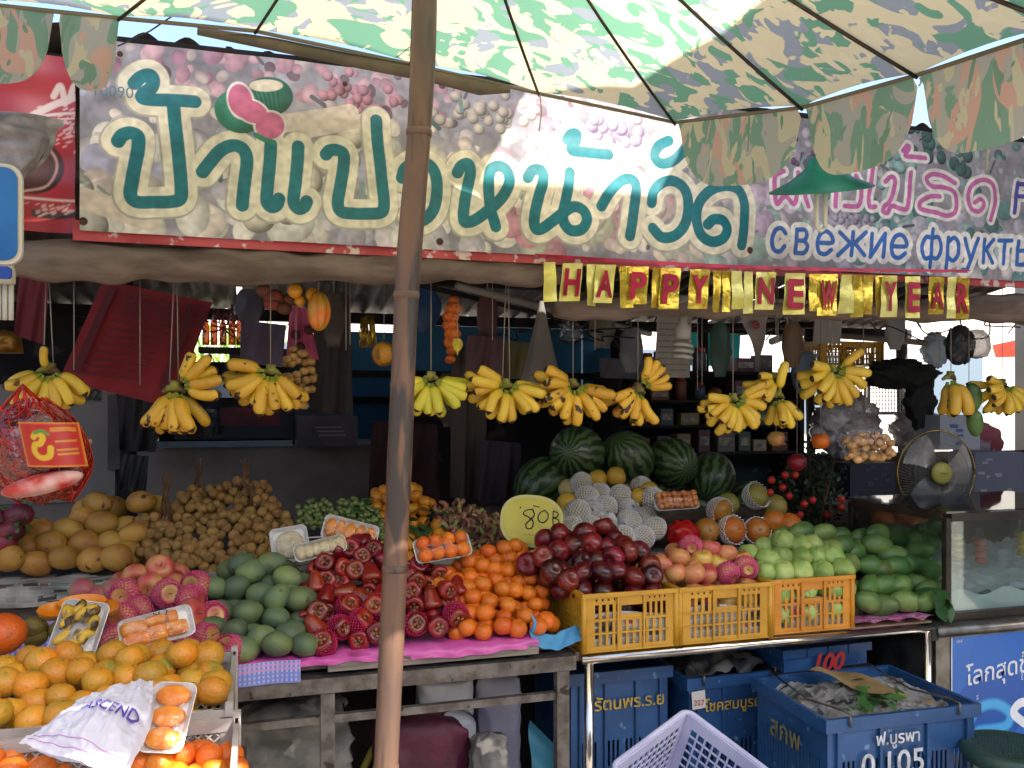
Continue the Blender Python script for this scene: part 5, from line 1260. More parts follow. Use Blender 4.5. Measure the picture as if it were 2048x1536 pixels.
def banana_hand(px, py, label, a0, a1, n, kind='n', Y=2.62, L=1.0, tilt=0, strings=1, ytop=560, rows=2, seed=0, xtop=None, extra=None):
    c = P(px, py, Y); root = empty('banana_bunch', c, label, 'bananas', 'banana hands hanging on strings under the awning'); rr = random.Random(seed+50)
    for (q0, q1, qn, qr, ox, oz, ql) in [(a0, a1, n, rows, 0, 0, L)]+([extra] if extra else []):
      for row in range(qr):
        for i in range(qn):
            t = (i+.5*(row % 2)+.25)/qn
            if t > 1: continue
            a = R(q0+(q1-q0)*t)+rr.gauss(0, .05)              # 0 = straight down, positive to the right
            f = (16, -14, 30)[row]+rr.gauss(0, 5)               # toward the viewer
            d = Matrix.Rotation(-a, 4, 'Y') @ Matrix.Rotation(R(-f), 4, 'X')
            off = Vector((.020*math.sin(a)+ox, -.004+(0, .026, -.01)[row], -.016*math.cos(a)+oz))
            o = bpy.data.objects.new('banana', rr.choice(BMS[kind])); COL.objects.link(o); o.parent = root
            s_ = ql*rr.uniform(.93, 1.05)*(1, .98, .8)[row]
            sp_ = Euler((0, 0, R(-90)+rr.gauss(0, .45))).to_matrix().to_4x4()
            o.matrix_local = Matrix.Rotation(R(tilt), 4, 'Y') @ Matrix.Translation(off) @ d @ sp_ @ Matrix.Scale(s_, 4)
    b = MB(); T = Matrix.Translation(c) @ Matrix.Rotation(R(tilt), 4, 'Y')
    b.tube([(-.030, .012, -.008), (-.016, .006, .002), (0, .004, .004), (.016, .006, .002), (.030, .012, -.008)], [.006, .011, .013, .011, .006], 10, flat=.9, M=T)
    b.tube([(0, .004, .0), (.002, .004, .024)], [.015, .014], 12, M=T); b.build('crown', M_crown, root)
    b = MB(); tp = P(xtop or px, ytop, Y)
    tp.z = min(tp.z, 2.2)
    for k in range(strings): b.tube([tp+Vector((.008*k, 0, 0)), c+Vector((.012*(k*2-1)*(strings > 1), 0, .02))], .0016, 5)
    b.build('string', M_rope, root); return root
banana_hand(97, 742, 'yellow banana hand furthest left, just above the red net bag', -65, 75, 7, 'n', tilt=8, seed=1, strings=2, xtop=92, L=.98, extra=(-178, -176, 1, 1, -.004, -.012, .62))
banana_hand(348, 778, 'banana hand with fingers pointing up, in front of the red cloth', -42, 38, 6, 's', seed=2, strings=2, L=1.12, extra=(75, 170, 5, 1, .012, .01, 1.0))
banana_hand(541, 745, 'wide banana hand with blackened upper fingers, right of the red cloth', -98, 62, 8, 's', seed=3, L=1.1)
banana_hand(862, 758, 'greenish yellow banana hand half hidden by the bamboo pole', -95, 92, 9, 'g', seed=4, L=1.03)
banana_hand(1012, 772, 'wide yellow banana hand right of the bamboo pole, two upper fingers raised', -128, 88, 10, 'n', seed=5, strings=2, L=1.04)
banana_hand(1146, 772, 'spotted banana hand above the first watermelon', -130, 88, 9, 's', seed=6, L=1.1, tilt=-4)
banana_hand(1276, 780, 'tall narrow banana hand between the watermelons and the white paper notice', -75, 42, 6, 's', seed=7, tilt=6, L=1.02, extra=(100, 190, 5, 1, .006, .01, .85))
banana_hand(1466, 800, 'lowest yellow banana hand, hanging on a white string', -98, 82, 11, 'n', seed=8, L=1.0, extra=(100, 135, 2, 1, .01, 0, .9))
banana_hand(1556, 792, 'upright banana hand just right of the lowest one', -14, 42, 4, 'n', seed=9, L=1.0, extra=(-190, -165, 1, 1, 0, 0, 1))
banana_hand(1552, 758, 'small banana hand high beside the pointed pennant', -95, -20, 4, 'n', seed=10, L=.85)
banana_hand(1665, 742, 'full banana hand in front of the yellow crate at the back', -102, 98, 9, 'n', seed=11, L=1.12, extra=(118, 132, 1, 1, .01, 0, 1))
banana_hand(1902, 755, 'small dark spotted banana hand next to two green mangoes', -18, 18, 2, 's', seed=12, L=1.3)
banana_hand(2005, 770, 'banana hand furthest right at the edge of the photo', -108, 75, 9, 'n', seed=13, L=1.02)

# ================================================================== FRONT LEFT: white crates of oranges
print('front')
M_crw = mat('greyish_crate_plastic', 'b9b0aa', 'a0968f', scale=8, rough=.45, speck='8a8078', sscale=20, sth=.66)
def lattice_crate(loc, W, D_, H, label, cell=.021):
    root = empty('lattice_crate', loc, label, 'crate', 'pale lattice crates of oranges')
    def lat(name, p0, U, L_):
        p0 = Vector(loc)+Vector(p0); U = Vector(U); b = MB(); z0, z1 = H*.12, H-.028; n = U.cross(Vector((0, 0, 1)))
        def bar(a, c, w_=.0022): b.tube([p0+U*a[0]+Vector((0, 0, a[1])), p0+U*c[0]+Vector((0, 0, c[1]))], w_, 4)
        hgt = z1-z0; x = .03-hgt
        while x < L_-.03:
            xa, xb = max(x, .03), min(x+hgt, L_-.03)
            if xb > xa:
                bar((xa, z0+xa-x), (xb, z0+xb-x)); bar((xa, z1-(xa-x)), (xb, z1-(xb-x)))
            x += cell
        for x in ((0, .032), (L_-.032, L_)):
            q = p0+U*x[0]; w_ = x[1]-x[0]; t = n*.003
            b.add([q-t, q+U*w_-t, q+U*w_+t, q+t]+[v+Vector((0, 0, H)) for v in (q-t, q+U*w_-t, q+U*w_+t, q+t)], [(0, 1, 5, 4), (1, 2, 6, 5), (2, 3, 7, 6), (3, 0, 4, 7), (4, 5, 6, 7)], 0, False)
        for za, zb, tt in ((H-.027, H, .0055), (0, H*.12, .004)):
            q = p0; t = n*tt; b.add([v+Vector((0, 0, za)) for v in (q-t, q+U*L_-t, q+U*L_+t, q+t)]+[v+Vector((0, 0, zb)) for v in (q-t, q+U*L_-t, q+U*L_+t, q+t)], [(0, 1, 5, 4), (1, 2, 6, 5), (2, 3, 7, 6), (3, 0, 4, 7), (4, 5, 6, 7), (0, 3, 2, 1)], 0, False)
        b.build(name, M_crw, root)
    lat('front_panel', (0, 0, 0), (1, 0, 0), W); lat('back_panel', (0, D_, 0), (1, 0, 0), W)
    lat('side_panel', (0, .006, .0002), (0, 1, 0), D_-.012); lat('side_panel', (W, .006, .0002), (0, 1, 0), D_-.012)
    b = MB(); b.box(0, W, 0, D_, .002, .006, 0, Matrix.Translation(loc)); b.build('crate_floor', M_crw, root)
    for x in (0, W):
        for y in (0, D_): b = MB(); b.box(x-.008, x+.008, y-.008, y+.008, .001, H+.012, 0, Matrix.Translation(loc)); b.build('corner_post', M_crw, root)
    return root
c1x = P(458, 1420, 1.89).x; zc1 = .862
lattice_crate((c1x-.62, 1.89, zc1-.24), .62, .44, .24, 'rear pale lattice crate full of yellow orange tangerines at the left')
c2x = P(474, 1430, 1.85).x
lattice_crate((c2x-.60, 1.40, .615), .60, .44, .245, 'nearer pale lattice crate with bright mandarins at the bottom left corner')
b = MB(); b.box(-1.1, c1x+.03, 1.42, 2.36, .55, .60)
for xx in (-1.0, c1x-.03):
    for yy in (1.5, 2.28): b.box(xx-.03, xx+.03, yy-.03, yy+.03, 0, .549)
tag(b.build('crate_stand', M_wood), 'low wooden stand carrying the two pale lattice crates', 'stand')
OY = [(x/2.926, 1011+y/2.926) for x, y in [(35, 930), (130, 915), (240, 945), (175, 1060), (340, 980), (460, 985), (515, 905), (620, 1000), (680, 895), (800, 880), (760, 955), (920, 860), (970, 940), (1100, 870), (1215, 900), (1050, 930), (1120, 940), (1215, 970), (880, 1030), (1000, 1050), (1120, 1030), (1250, 1040), (1230, 1125), (1120, 1120), (1050, 1180), (80, 1170), (185, 1230), (340, 1120), (210, 1130), (480, 1110), (20, 1060), (-10, 1230), (360, 1220), (560, 1080), (750, 1020), (-60, 950), (-70, 1120), (640, 1180), (760, 1150), (900, 1140), (560, 1200), (400, 890), (60, 1000)]]
pile('tangerine', [k_orange(.035, M_orangeY), k_orange(.033, M_orangeY)], OY, (1.93, zc1+.012, .22), .067, 'yellow orange tangerine in the rear pale crate', 'tangerine', 'tangerines in the rear pale crate', 'up', seed=30, sc=.08, xmax=(-2, c1x-.03))
OB = [(x/3.938, 1300+y/3.938) for x, y in [(1090, 830), (1270, 840), (1380, 890), (1450, 870), (1560, 820), (1640, 900), (1760, 860), (1200, 770), (1100, 930), (1250, 940), (1550, 930), (1820, 920), (1000, 920), (60, 850), (200, 900), (-40, 900), (330, 930), (120, 940), (1700, 960), (1420, 960)]]
pile('mandarin', [k_orange(.027, M_orange)], OB, (1.75, .80, .25), .052, 'bright mandarin in the nearer pale crate', 'mandarin', 'mandarins in the nearer crate', 'up', seed=31, sc=.1, xmax=(-2, c2x-.03), inner=True)
# big orange-red papaya and other fruit at the far left
b = MB(); c = P(5, 1268, 2.25); b.add(*sphere_mesh(lambda v: Vector((c.x+v.x*.052, c.y+v.y*.05, c.z+v.z*.048)), 24, 18))
tag(b.build('pumpkin_orange', M_orange), 'big deep orange fruit cut by the left edge above the tangerines', 'fruit')
c = P(150, 1215, 2.45); pr = empty('cut_papaya', c, 'cut ripe papaya with open orange flesh behind the spotted baby bananas', 'papaya')
M_papskin = mat('papaya_skin', 'c98a22', 'b07a2a', scale=8, rough=.4)
for i, (dx, dz, an, L_) in enumerate([(-.035, .0, .35, .055), (.015, .012, .1, .06), (.06, -.008, -.45, .05)]):
    b = MB(); n = 14
    def pf(u, v): a = math.pi*u; t = 2*v-1; rr_ = .030*math.sqrt(max(0, 1-t*t)); return (t*L_, -math.cos(a)*rr_*.9, -math.sin(a)*rr_)
    T = Matrix.Translation(c+Vector((dx, .012*i, dz))) @ Euler((R(35), 0, an)).to_matrix().to_4x4()
    b.grid(pf, 12, 14, 0, True, T)
    def pi_(u, v): t = 2*v-1; rr_ = .030*math.sqrt(max(0, 1-t*t)); q = 2*u-1; return (t*L_, q*rr_*.88, -.012*(1-q*q)*(1-t*t))
    b.grid(pi_, 10, 14, 1, True, T); b.build('papaya_slice', [M_papskin, M_papaya], pr)
b = MB(); rr = random.Random(4); c0_ = P(90, 1275, 2.35)
for i in range(7):
    b = MB(); p = P(50+rr.uniform(0, 90), 1265+rr.uniform(-12, 25), 2.33+rr.uniform(0, .06)); b.add(*sphere_mesh(lambda v: Vector((p.x+v.x*.03, p.y+v.y*.026, p.z+v.z*.026)), 14, 10))
    tag(b.build('dull_custard_fruit', mat('dull_green_brown', '7a6a28', '5a4a20', scale=12, rough=.6, bump=.5, bscale=40)), 'dull green brown fruit in the cluster behind the tangerines at far left', 'fruit', 'dull fruits at the far left')
b = MB(); c = P(200, 1185, 2.62)
for i in range(3):
    p = P(165+i*32, 1180+(i % 2)*14, 2.66); b.add(*sphere_mesh(lambda v: Vector((p.x+v.x*.036, p.y+v.y*.034, p.z+v.z*.034)), 16, 12))
tag(b.build('guava_group', mat('pale_green_pink', 'a39a5a', 'a0505a', scale=10, rough=.4)), 'dim pinkish green fruits behind the cut papaya', 'fruit')
# dragon fruit / red pods at the left shelf edge
for i, (px, py) in enumerate([(22, 1060), (38, 1030), (5, 1085), (-15, 1040)]):
    c = P(px, py, 3.05); root = empty('dragon_fruit', c, ['pink dragon fruit low at the left edge beside the yellow mangoes', 'upper dark green and pink dragon fruit at the left edge', 'lowest dragon fruit at the left edge', 'dragon fruit cut by the left edge'][i], 'dragon fruit', 'dragon fruits at the left edge')
    b = MB(); b.add(*sphere_mesh(lambda v: Vector((c.x+v.x*.045, c.y+v.y*.04, c.z+v.z*.038)), 16, 12)); b.build('body', mat('dragon_pink', '7c2438', '4f1a2a', scale=9, rough=.5), root)
    rr = random.Random(i); b = MB()
    for k in range(16): a = rr.uniform(0, 6.28); e = rr.uniform(-1, 1); q = Vector((math.cos(a)*math.cos(e)*.042, math.sin(a)*math.cos(e)*.038, math.sin(e)*.036)); leaf(b, c+q, .03, .007, (0, -e-.3, a))
    b.build('scales', M_leaf, root)

# tray leaning under the ASCEND bag, and the bag itself
c = PD(338, 1438, 1.66); t8, T = tray(c, .085, .14, R(10)-YAW, R(42), R(-6), 'white foam tray of wrapped orange fruit pieces half under the printed white bag')
for i in range(3):
    b = MB(); y = .042-i*.042; b.add(*sphere_mesh(lambda v: Vector((v.x*.034, y+v.y*.022, .012+v.z*.013)), 14, 10), 0, True, T); b.build('papaya_piece', M_papaya, t8)
film(t8, T, .082, .136, .018, 15)
b = MB()
ctl = [[(178, 1392, 1.60), (240, 1372, 1.62), (306, 1357, 1.66)], [(110, 1440, 1.55), (210, 1430, 1.56), (312, 1460, 1.60)], [(38, 1492, 1.48), (140, 1515, 1.46), (232, 1560, 1.46)]]
ctlw = [[PD(*q) for q in row] for row in ctl]
def bez(p, t): return p[0]*(1-t)**2+p[1]*2*t*(1-t)+p[2]*t*t
def bagf(u, v):
    q = bez([bez(r_, u) for r_ in ctlw], v)
    return q+Vector((0, -.006, .012))*(2.6*math.sin(math.pi*u)*math.sin(math.pi*min(1, v))+.5*float(crease(u, v, .33, 3))+.22*float(crease(u, v, .12, 9)))
b.grid(lambda u, v: tuple(bagf(u, v)), 96, 96)
bag = empty('printed_bag', bagf(.5, 1), 'white plastic bag printed ASCEND in purple, lying in the sun at the bottom left', 'plastic bag')
b.build('bag_sheet', mat('white_film', 'dcdcea', rough=.25, trans=.4, bump=.3, bscale=70), bag)
b = MB(); b.grid(lambda u, v: tuple(bagf(u, v)*.0+bagf(u*.96+.02, v*.96+.02)+Vector((.004, .03, -.025))), 24, 24); b.build('bag_back', mat('white_film', ''), bag)
pur = mat('purple_print', '4a3a9a', rough=.5)
tb = MB(); tt = MB(); text_mb('ASCEND', 1, (1, 0, 0), (0, 1, 0), (0, 0, 0), mb=tt, offset=.01)
v = np.array(tt.v); mn, mxx = v.min(0), v.max(0)
tt.v = [tuple((lambda q_: q_+(Vector((0, 0, CZ))-q_).normalized()*.009)(bagf(.30+.62*(p[0]-mn[0])/(mxx[0]-mn[0]), .52+.05*(p[0]-mn[0])/(mxx[0]-mn[0])-.15*(p[1]-mn[1])/(mxx[1]-mn[1])))) for p in v]
tt.build('lettering', pur, bag)
b = MB()                                            # thin printed rules near the bag's hem
for vv in (.86, .93): b.tube([bagf(u/20, vv)+Vector((0, -.001, .002)) for u in range(1, 20)], .0008, 4)
b.build('printed_rules', mat('pink_print', 'c07ac0', rough=.5), bag)

# ================================================================== UNDER THE TABLES
print('under')
M_blue = mat('blue_crate_plastic', '275488', '1f4573', scale=5, rough=.4, speck='5a7fa8', sscale=24, sth=.66, bump=.08)
M_goldp = mat('gold_paint', 'c9a83a', 'a88a2c', scale=30, rough=.6)
M_silvp = mat('silver_paint', 'c9cdd2', '9aa0a8', scale=30, rough=.5)
M_redp = mat('red_paint', 'b5302f', rough=.5)
def blue_crate(loc, W, D_, H, rz, label, text=None, tsize=.05, tm=None, tx=.5, tz=.7, side_text=None, wire=False, news=0, slots_from=.10, slots_to=.68):
    root = empty('blue_crate', loc, label, 'crate', 'blue plastic crates on the ground', (0, 0, rz))
    def holes(L_):
        hs = []; rows = 3; z0, z1 = H*slots_from, H*slots_to; n = int((L_-.06)/.016)
        for r_ in range(rows):
            a = z0+(z1-z0)*r_/rows; c_ = z0+(z1-z0)*(r_+.72)/rows
            hs += [h_ for k, h_ in enumerate(slots(.03, L_-.03, a, c_, n, .5)) if k % 5 != 4]
        return hs
    for nm, T, L_ in (('front_panel', Matrix.Identity(4), W), ('back_panel', Matrix.Translation((0, D_-.004, 0)), W),
                      ('side_panel', Matrix.Translation((.0045, .0045, 0)) @ Matrix.Rotation(R(90), 4, 'Z'), D_-.009), ('side_panel', Matrix.Translation((W-.0002, .0045, 0)) @ Matrix.Rotation(R(90), 4, 'Z'), D_-.009)):
        b = MB(); b.panel(L_, H-.002, .004, holes(L_), 0, T); b.build(nm, M_blue, root, local=True)
    b = MB()
    for (x0, x1, y0, y1) in ((-.014, W+.014, -.014, -.0004), (-.014, W+.014, D_+.0004, D_+.014), (-.014, -.0006, 0, D_), (W+.0006, W+.014, 0, D_)): b.box(x0, x1, y0, y1, H-.035, H+.004)
    for x in (.03, W*.34, W*.66, W-.03): b.box(x-.004, x+.004, -.011, -.0005, .01, H-.036)
    b.build('rim', M_blue, root, local=True)
    b = MB(); b.box(.004, W-.004, .004, D_-.004, .01, .016); b.build('crate_floor', M_blue, root, local=True)
    if text:
        for t_ in text:
            s_, x, z, sz, mm_, face = t_
            tb = MB()
            if face == 'front': text_mb(s_, sz, (1, 0, 0), (0, 0, 1), (x, -.0125, z), mb=tb, offset=.0008)
            else: text_mb(s_, sz, (0, -1, 0), (0, 0, 1), (-.0125, x, z), mb=tb, offset=.0008)
            tb.build('painted_letters', mm_, root, local=True)
    if wire:
        z = H+.012
        for x in (W*.12, W*.86): b = MB(); b.tube([(x, -.02, H-.02), (x, -.022, z+.004), (x+.01, .03, z), (x, D_*.5, z-.02), (x, D_+.01, z), (x, D_+.02, H-.02)], .0035, 6); b.build('wire_handle', M_steel, root, local=True)
    return root
def base(px, py, Y, H, z=0): p = P(px, py, Y); return p
p = P(1142, 1350, 2.62); W = P(1335, 1345, 2.62).x-p.x; H1 = p.z
blue_crate((p.x, 2.62, 0), W, .38, H1, 0, 'blue crate under the pipe table with yellow Thai letters', [('รัตนพร.ร.ย', W*.22, H1*.80, .058, M_goldp, 'front')])
p = P(1378, 1358, 2.56); W = P(1570, 1350, 2.56).x-p.x; H2 = p.z
blue_crate((p.x, 2.56, 0), W, .38, H2, 0, 'dark blue crate with gold Thai letters and wire handle in the middle under the table', [('โชคสมบูรณ์', W*.14, H2*.81, .05, M_goldp, 'front')], wire=True)
b = MB(); x0 = p.x
b.grid(lambda u, v: (x0+.01+u*(W-.02), 2.58+v*.34, H2-.005+.05*math.sin(math.pi*u)*math.sin(math.pi*v)+.02*float(crease(u, v, .2, 4))), 40, 24)
tag(b.build('crumpled_newspaper', mat('grey_news', '7a7a74', '33353a', scale=14, rough=.7, lo=.45, hi=.55, bump=.4)), 'crumpled dark newspaper filling the middle blue crate', 'newspaper')
b = MB(); b.box(0, .05, -.001, .0, 0, .06, 0, Matrix.Translation(P(1385, 1420, 2.545)) @ Matrix.Rotation(R(-4), 4, 'Y'))
lab_ = empty('price_sticker', P(1385, 1420, 2.545), 'small white sticker with red marks on the middle blue crate', 'sticker')
b.build('paper', mat('sticker_paper', 'c9c5c0', rough=.6), lab_); q = P(1388, 1412, 2.54); tb = MB(); text_mb('227', .026, (1, 0, 0), (0, 0, 1), q, mb=tb); tb.build('red_marks', M_redp, lab_)
# large rotated crate
zt = .60; A1 = PZ(1655, 1440, zt); B1 = PZ(1948, 1408, zt); D1 = PZ(1522, 1358, zt)
rz = math.atan2(B1.y-A1.y, B1.x-A1.x); W3 = (B1-A1).length; D3 = min(.62, (D1-A1).length)
c3 = blue_crate((A1.x, A1.y, 0), W3, D3, zt, rz, 'largest blue crate at bottom right, covered with newspaper, white painted numbers on front',
           [('ฟ.บูรพา', W3*.30, zt-.085, .05, M_silvp, 'front'), ('0.105', W3*.2, zt-.175, .10, M_silvp, 'front'), ('ลุง พิษณุ', W3*.2, zt-.26, .04, M_silvp, 'front'), ('สภพ', D3*.75, zt-.14, .09, mat('faded_gold', '7f7a4a', rough=.7), 'side')], wire=True, slots_to=.86)
cn = newspaper(W3-.02, D3-.02, 41, .3, ('8f8f90', '33363a', '3f6a4a', '8a7440')); Mw = wmat(c3)
def nf3(x, y):
    z = zt-.045+.03*np.sin(np.pi*x/W3)*np.sin(np.pi*y/D3)+.016*crease(x, y, .11, 1)+.007*crease(x, y, .045, 2); a = np.stack([x+.01, y+.01, z], -1); R3 = np.array(Mw)[:3, :3]; return a @ R3.T+np.array(Mw.translation)
tag(cn.build('newspaper_cover', M_news, nf3), 'crumpled newspaper covering the largest blue crate', 'newspaper')
b = MB()
for i in range(3):
    pass
p = PZ(1700, 1372, zt+.02); b = MB(); b.grid(lambda u, v: (p.x+(u-.5)*.10+v*.06, p.y-(v-.5)*.28, zt+.032+.01*math.sin(u*5+v*7)), 8, 20)
tag(b.build('tan_paper_strip', mat('kraft', 'a08a60', '8a744c', scale=12, rough=.7)), 'strip of tan paper lying on the newspaper of the largest blue crate', 'paper')
b = MB(); rr = random.Random(5)
for i in range(26):
    q = PZ(1745+rr.gauss(0, 20), 1385+rr.gauss(0, 10), zt+.02+rr.uniform(0, .02)); leaf(b, q, .06, .014, (rr.uniform(-.6, .6), rr.uniform(-.3, .3), rr.uniform(0, 6)))
tag(b.build('green_trimmings', M_leaf), 'dark green leaf trimmings on top of the largest blue crate', 'leaves', kind='stuff')
# shallow blue box with red 100
p = P(1568, 1346, 2.5); q = P(1738, 1338, 2.5); zb_ = p.z; T = Matrix.Translation((p.x, 2.5, zb_)) @ Matrix.Rotation(R(2), 4, 'Z')
bb = empty('blue_box', (p.x, 2.5, zb_), 'shallow blue box with red painted 100 behind the largest blue crate', 'box'); Wb = q.x-p.x; Hb = P(1568, 1300, 2.5).z-zb_
b = MB(); b.box(0, Wb, 0, .3, 0, Hb*.62, 0, T); b.build('box_body', M_blue, bb)
b = MB(); b.box(-.012, Wb+.012, -.012, .312, Hb*.63, Hb, 0, T)
for i in range(1, 4): b.box(Wb*i/4-.003, Wb*i/4+.003, -.016, -.0125, Hb*.63, Hb, 0, T)
b.build('box_lid', M_blue, bb)
tb = MB(); text_mb('100', .085, (1, 0, 0), (0, 0, 1), (p.x+Wb*.28, 2.5-.013, zb_-.003), mb=tb, offset=.003, shear=.3); tb.build('red_number', M_redp, bb)
b = MB(); b.box(p.x-.02, q.x+.02, 2.5, 2.8, 0, zb_-.004); tag(b.build('dark_stool', M_dark), 'dark block under the shallow blue box', 'stool')
# lavender basket, tilted
M_lav = mat('lavender_plastic', 'bcbcd8', 'a8a8c8', scale=6, rough=.4)
bk = empty('basket', PD(1390, 1545, 1.98), 'pale lavender open lattice basket tilted in front of the blue crates', 'basket', None, (R(24), R(-10), R(28)))
W4, D4, H4 = .30, .25, .22
def lhol(L_, H_): return [h_ for r_ in range(7) for h_ in slots(.02, L_-.02, .02+r_*(H_-.05)/7, .02+(r_+.82)*(H_-.05)/7, int((L_-.04)/.021), .2)]
for nm, T, L_, hh in (('wall_panel', Matrix.Translation((-W4/2, -D4/2, -H4)), W4, H4), ('wall_panel', Matrix.Translation((-W4/2, D4/2-.003, -H4)), W4, H4),
                  ('wall_panel', Matrix.Translation((-W4/2+.0035, -D4/2+.0035, -H4)) @ Matrix.Rotation(R(90), 4, 'Z'), D4-.007, H4), ('wall_panel', Matrix.Translation((W4/2-.0005, -D4/2+.0035, -H4)) @ Matrix.Rotation(R(90), 4, 'Z'), D4-.007, H4),
                  ('base_panel', Matrix.Translation((-W4/2+.004, D4/2-.006, -H4+.002)) @ Matrix.Rotation(R(90), 4, 'X'), W4-.008, D4-.012)):
    b = MB(); b.panel(L_, hh, .003, lhol(L_, hh), 0, T); b.build(nm, M_lav, bk, local=True)
b = MB(); ol = rrect(-W4/2-.006, W4/2+.006, -D4/2-.006, D4/2+.006, .025)
b.tube([(x, y, 0) for x, y in ol]+[(ol[0][0], ol[0][1], 0)], .007, 8); b.build('rim', M_lav, bk, local=True)
b = MB(); b.lathe([(0, .001), (.05, .001), (.055, .006), (0, .010)], 20, 0, Matrix.Translation((.06, -.03, -H4+.012))); b.build('white_plate', mat('white_plastic', 'c9c9d4', rough=.4), bk, local=True)

# under the left table: foam boxes in plastic, sack, maroon cloth, newspapers
b = MB()
def sack(px0, px1, py0, py1, Y, lab, name, m_, amp, cat, seed, fl=.55):
    a = P(px0, py0, Y); c_ = P(px1, py1, Y); cx, w_ = (a.x+c_.x)/2, (c_.x-a.x)/2; z1, z0 = a.z, max(.0, c_.z); b = MB()
    def f(u, v):
        an = 2*math.pi*u; e = .55; ct = abs(math.cos(an))**e*(1 if math.cos(an) > 0 else -1); st = abs(math.sin(an))**e*(1 if math.sin(an) > 0 else -1)
        q = (1+amp*(math.sin(an*3+v*8+seed)+.6*math.sin(an*7+v*15)))*(1 if v < .85 else math.sqrt(max(0, 1-((v-.85)/.15)**2))*.9+.1)
        q *= 1+amp*1.6*float(crease(an*.2, v, .16, seed)); return (cx+w_*ct*q, Y+w_+w_*st*q*fl, z0+(z1-z0)*v*(1+.04*float(wob(an*.3, v, .3, seed))))
    b.grid(f, 48, 30); o = b.build(name, m_); tag(o, lab, cat); return o
M_foamw = mat('wrapped_foam', 'c9c9cf', 'b5b5bd', scale=10, rough=.3, bump=.3)
sack(845, 957, 1372, 1445, 2.62, 'upper white foam box wrapped in plastic under the steel table', 'foam_box', M_foamw, .012, 'foam box', 1)
sack(848, 962, 1448, 1600, 2.56, 'lower white foam box wrapped in plastic, beneath the upper one', 'foam_box', M_foamw, .012, 'foam box', 2)
sack(962, 1050, 1350, 1560, 2.64, 'grey translucent plastic sack standing right of the foam boxes under the table', 'plastic_sack', mat('grey_sack', '8d8d9c', '76768a', scale=6, rough=.3, bump=.4), .035, 'plastic sack', 3)
sack(770, 950, 1470, 1700, 2.48, 'crumpled maroon cloth bag under the steel table beside the bamboo pole', 'cloth_bag', mat('maroon_cloth', '5c2038', '431528', scale=7, rough=.6, bump=.8, bscale=14), .06, 'cloth bag', 4)
M_crn = mat('crumpled_news', '85827c', '5a5856', scale=11, rough=.8, bump=.8, bscale=14, speck='a8a59c', sscale=9, sth=.6)
sack(480, 700, 1440, 1640, 2.5, 'heap of crumpled newspaper under the left end of the steel table', 'newspaper_heap', M_crn, .06, 'newspaper', 5)
sack(955, 1022, 1482, 1600, 2.46, 'small roll of newspaper standing under the table left of the leg', 'newspaper_roll', M_crn, .05, 'newspaper', 6)
b = MB(); b.grid(lambda u, v: tuple(P(1060+u*60, 1440+v*140+u*60, 2.7)+Vector((0, .02*math.sin(v*8), 0))), 8, 12); tag(b.build('blue_sheet', mat('teal_plastic', '3f7f98', rough=.4)), 'light blue plastic sheet leaning behind the right leg of the steel table', 'plastic sheet')
b = MB(); b.tube([P(800, 1420, 2.7), P(745, 1500, 2.66), P(715, 1560, 2.66)], .012, 8); tag(b.build('yellow_strap', mat('yellow_strap', '8a8430', rough=.6)), 'dull yellow strap hanging under the table left of the bamboo pole', 'strap')
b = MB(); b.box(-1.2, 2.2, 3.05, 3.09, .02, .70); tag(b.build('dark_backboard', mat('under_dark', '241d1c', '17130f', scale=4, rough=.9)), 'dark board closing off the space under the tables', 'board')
b = MB(); a = P(1765, 1345, 2.75); c_ = P(1850, 1255, 2.75); b.box(a.x, c_.x+.1, 2.75, 2.95, 0, c_.z-.03)
bx_ = empty('cardboard_box', (a.x, 2.75, 0), 'brown cardboard box with dark red Thai letters behind the right table leg', 'box'); b.build('box_body', mat('cardboard', '5f4a34', '4a3828', scale=5, rough=.8), bx_)
tb = MB(); text_mb('ผักทอง', .075, (1, 0, 0), (0, 0, 1), (a.x+.02, 2.748, c_.z-.13), mb=tb); tb.build('printed_letters', mat('dark_red_print', '6a2420', rough=.7), bx_)

# ================================================================== FREEZER COUNTER with poster, GLASS CASE, STOOL
fx = P(1872, 1240, 2.40).x; zf = P(1900, 1250, 2.40).z
fr = empty('freezer_counter', (fx, 2.40, 0), 'stainless steel counter with a blue ice poster on its front, at the right edge', 'counter')
b = MB(); b.box(fx, 3.2, 2.40, 3.05, 0, zf-.045); b.build('counter_body', M_steel, fr)
b = MB(); b.tube([(fx-.005, 2.392, zf-.018), (3.2, 2.392, zf-.018)], .020, 14); b.box(fx, 3.2, 2.395, 3.05, zf-.044, zf+.001); b.build('rounded_edge', M_steel, fr)
b = MB(); b.box(fx-.03, fx-.002, 2.385, 2.43, zf-.045, zf+.004); b.build('black_corner_cap', M_black, fr)
a = P(1903, 1262, 2.395); cb = Canvas(.55, a.z-.28, .0016, '2f6fc4'); Hc = cb.h
cb.C[:] = cb.C*(1-.0)
def Fp(px, py): p = P(px, py, 2.395); return (p.x-a.x, p.z-.28)
cb.grain(.05, .08)
for cx, cy, r_, col_ in ((2000, 1300, 90, '2a68bd'), (1980, 1420, 120, '2159ae')): cb.blob(*Fp(cx, cy), r_*.0015, r_*.0011, .3, col_, 0)
cb.rect(-.01, .005, 0, Hc, 'd8dce4'); cb.rect(0, .55, Hc-.004, Hc, 'd8dce4')
e_ = [(1958, 1462), (2012, 1452), (2020, 1425), (1990, 1408), (1955, 1420), (1938, 1455), (1945, 1490), (1975, 1510), (2010, 1500)]
cb.stroke([Fp(*q) for q in e_], .021, '2f8fd6'); cb.stroke([Fp(*q) for q in e_], .014, '4fb0ea')
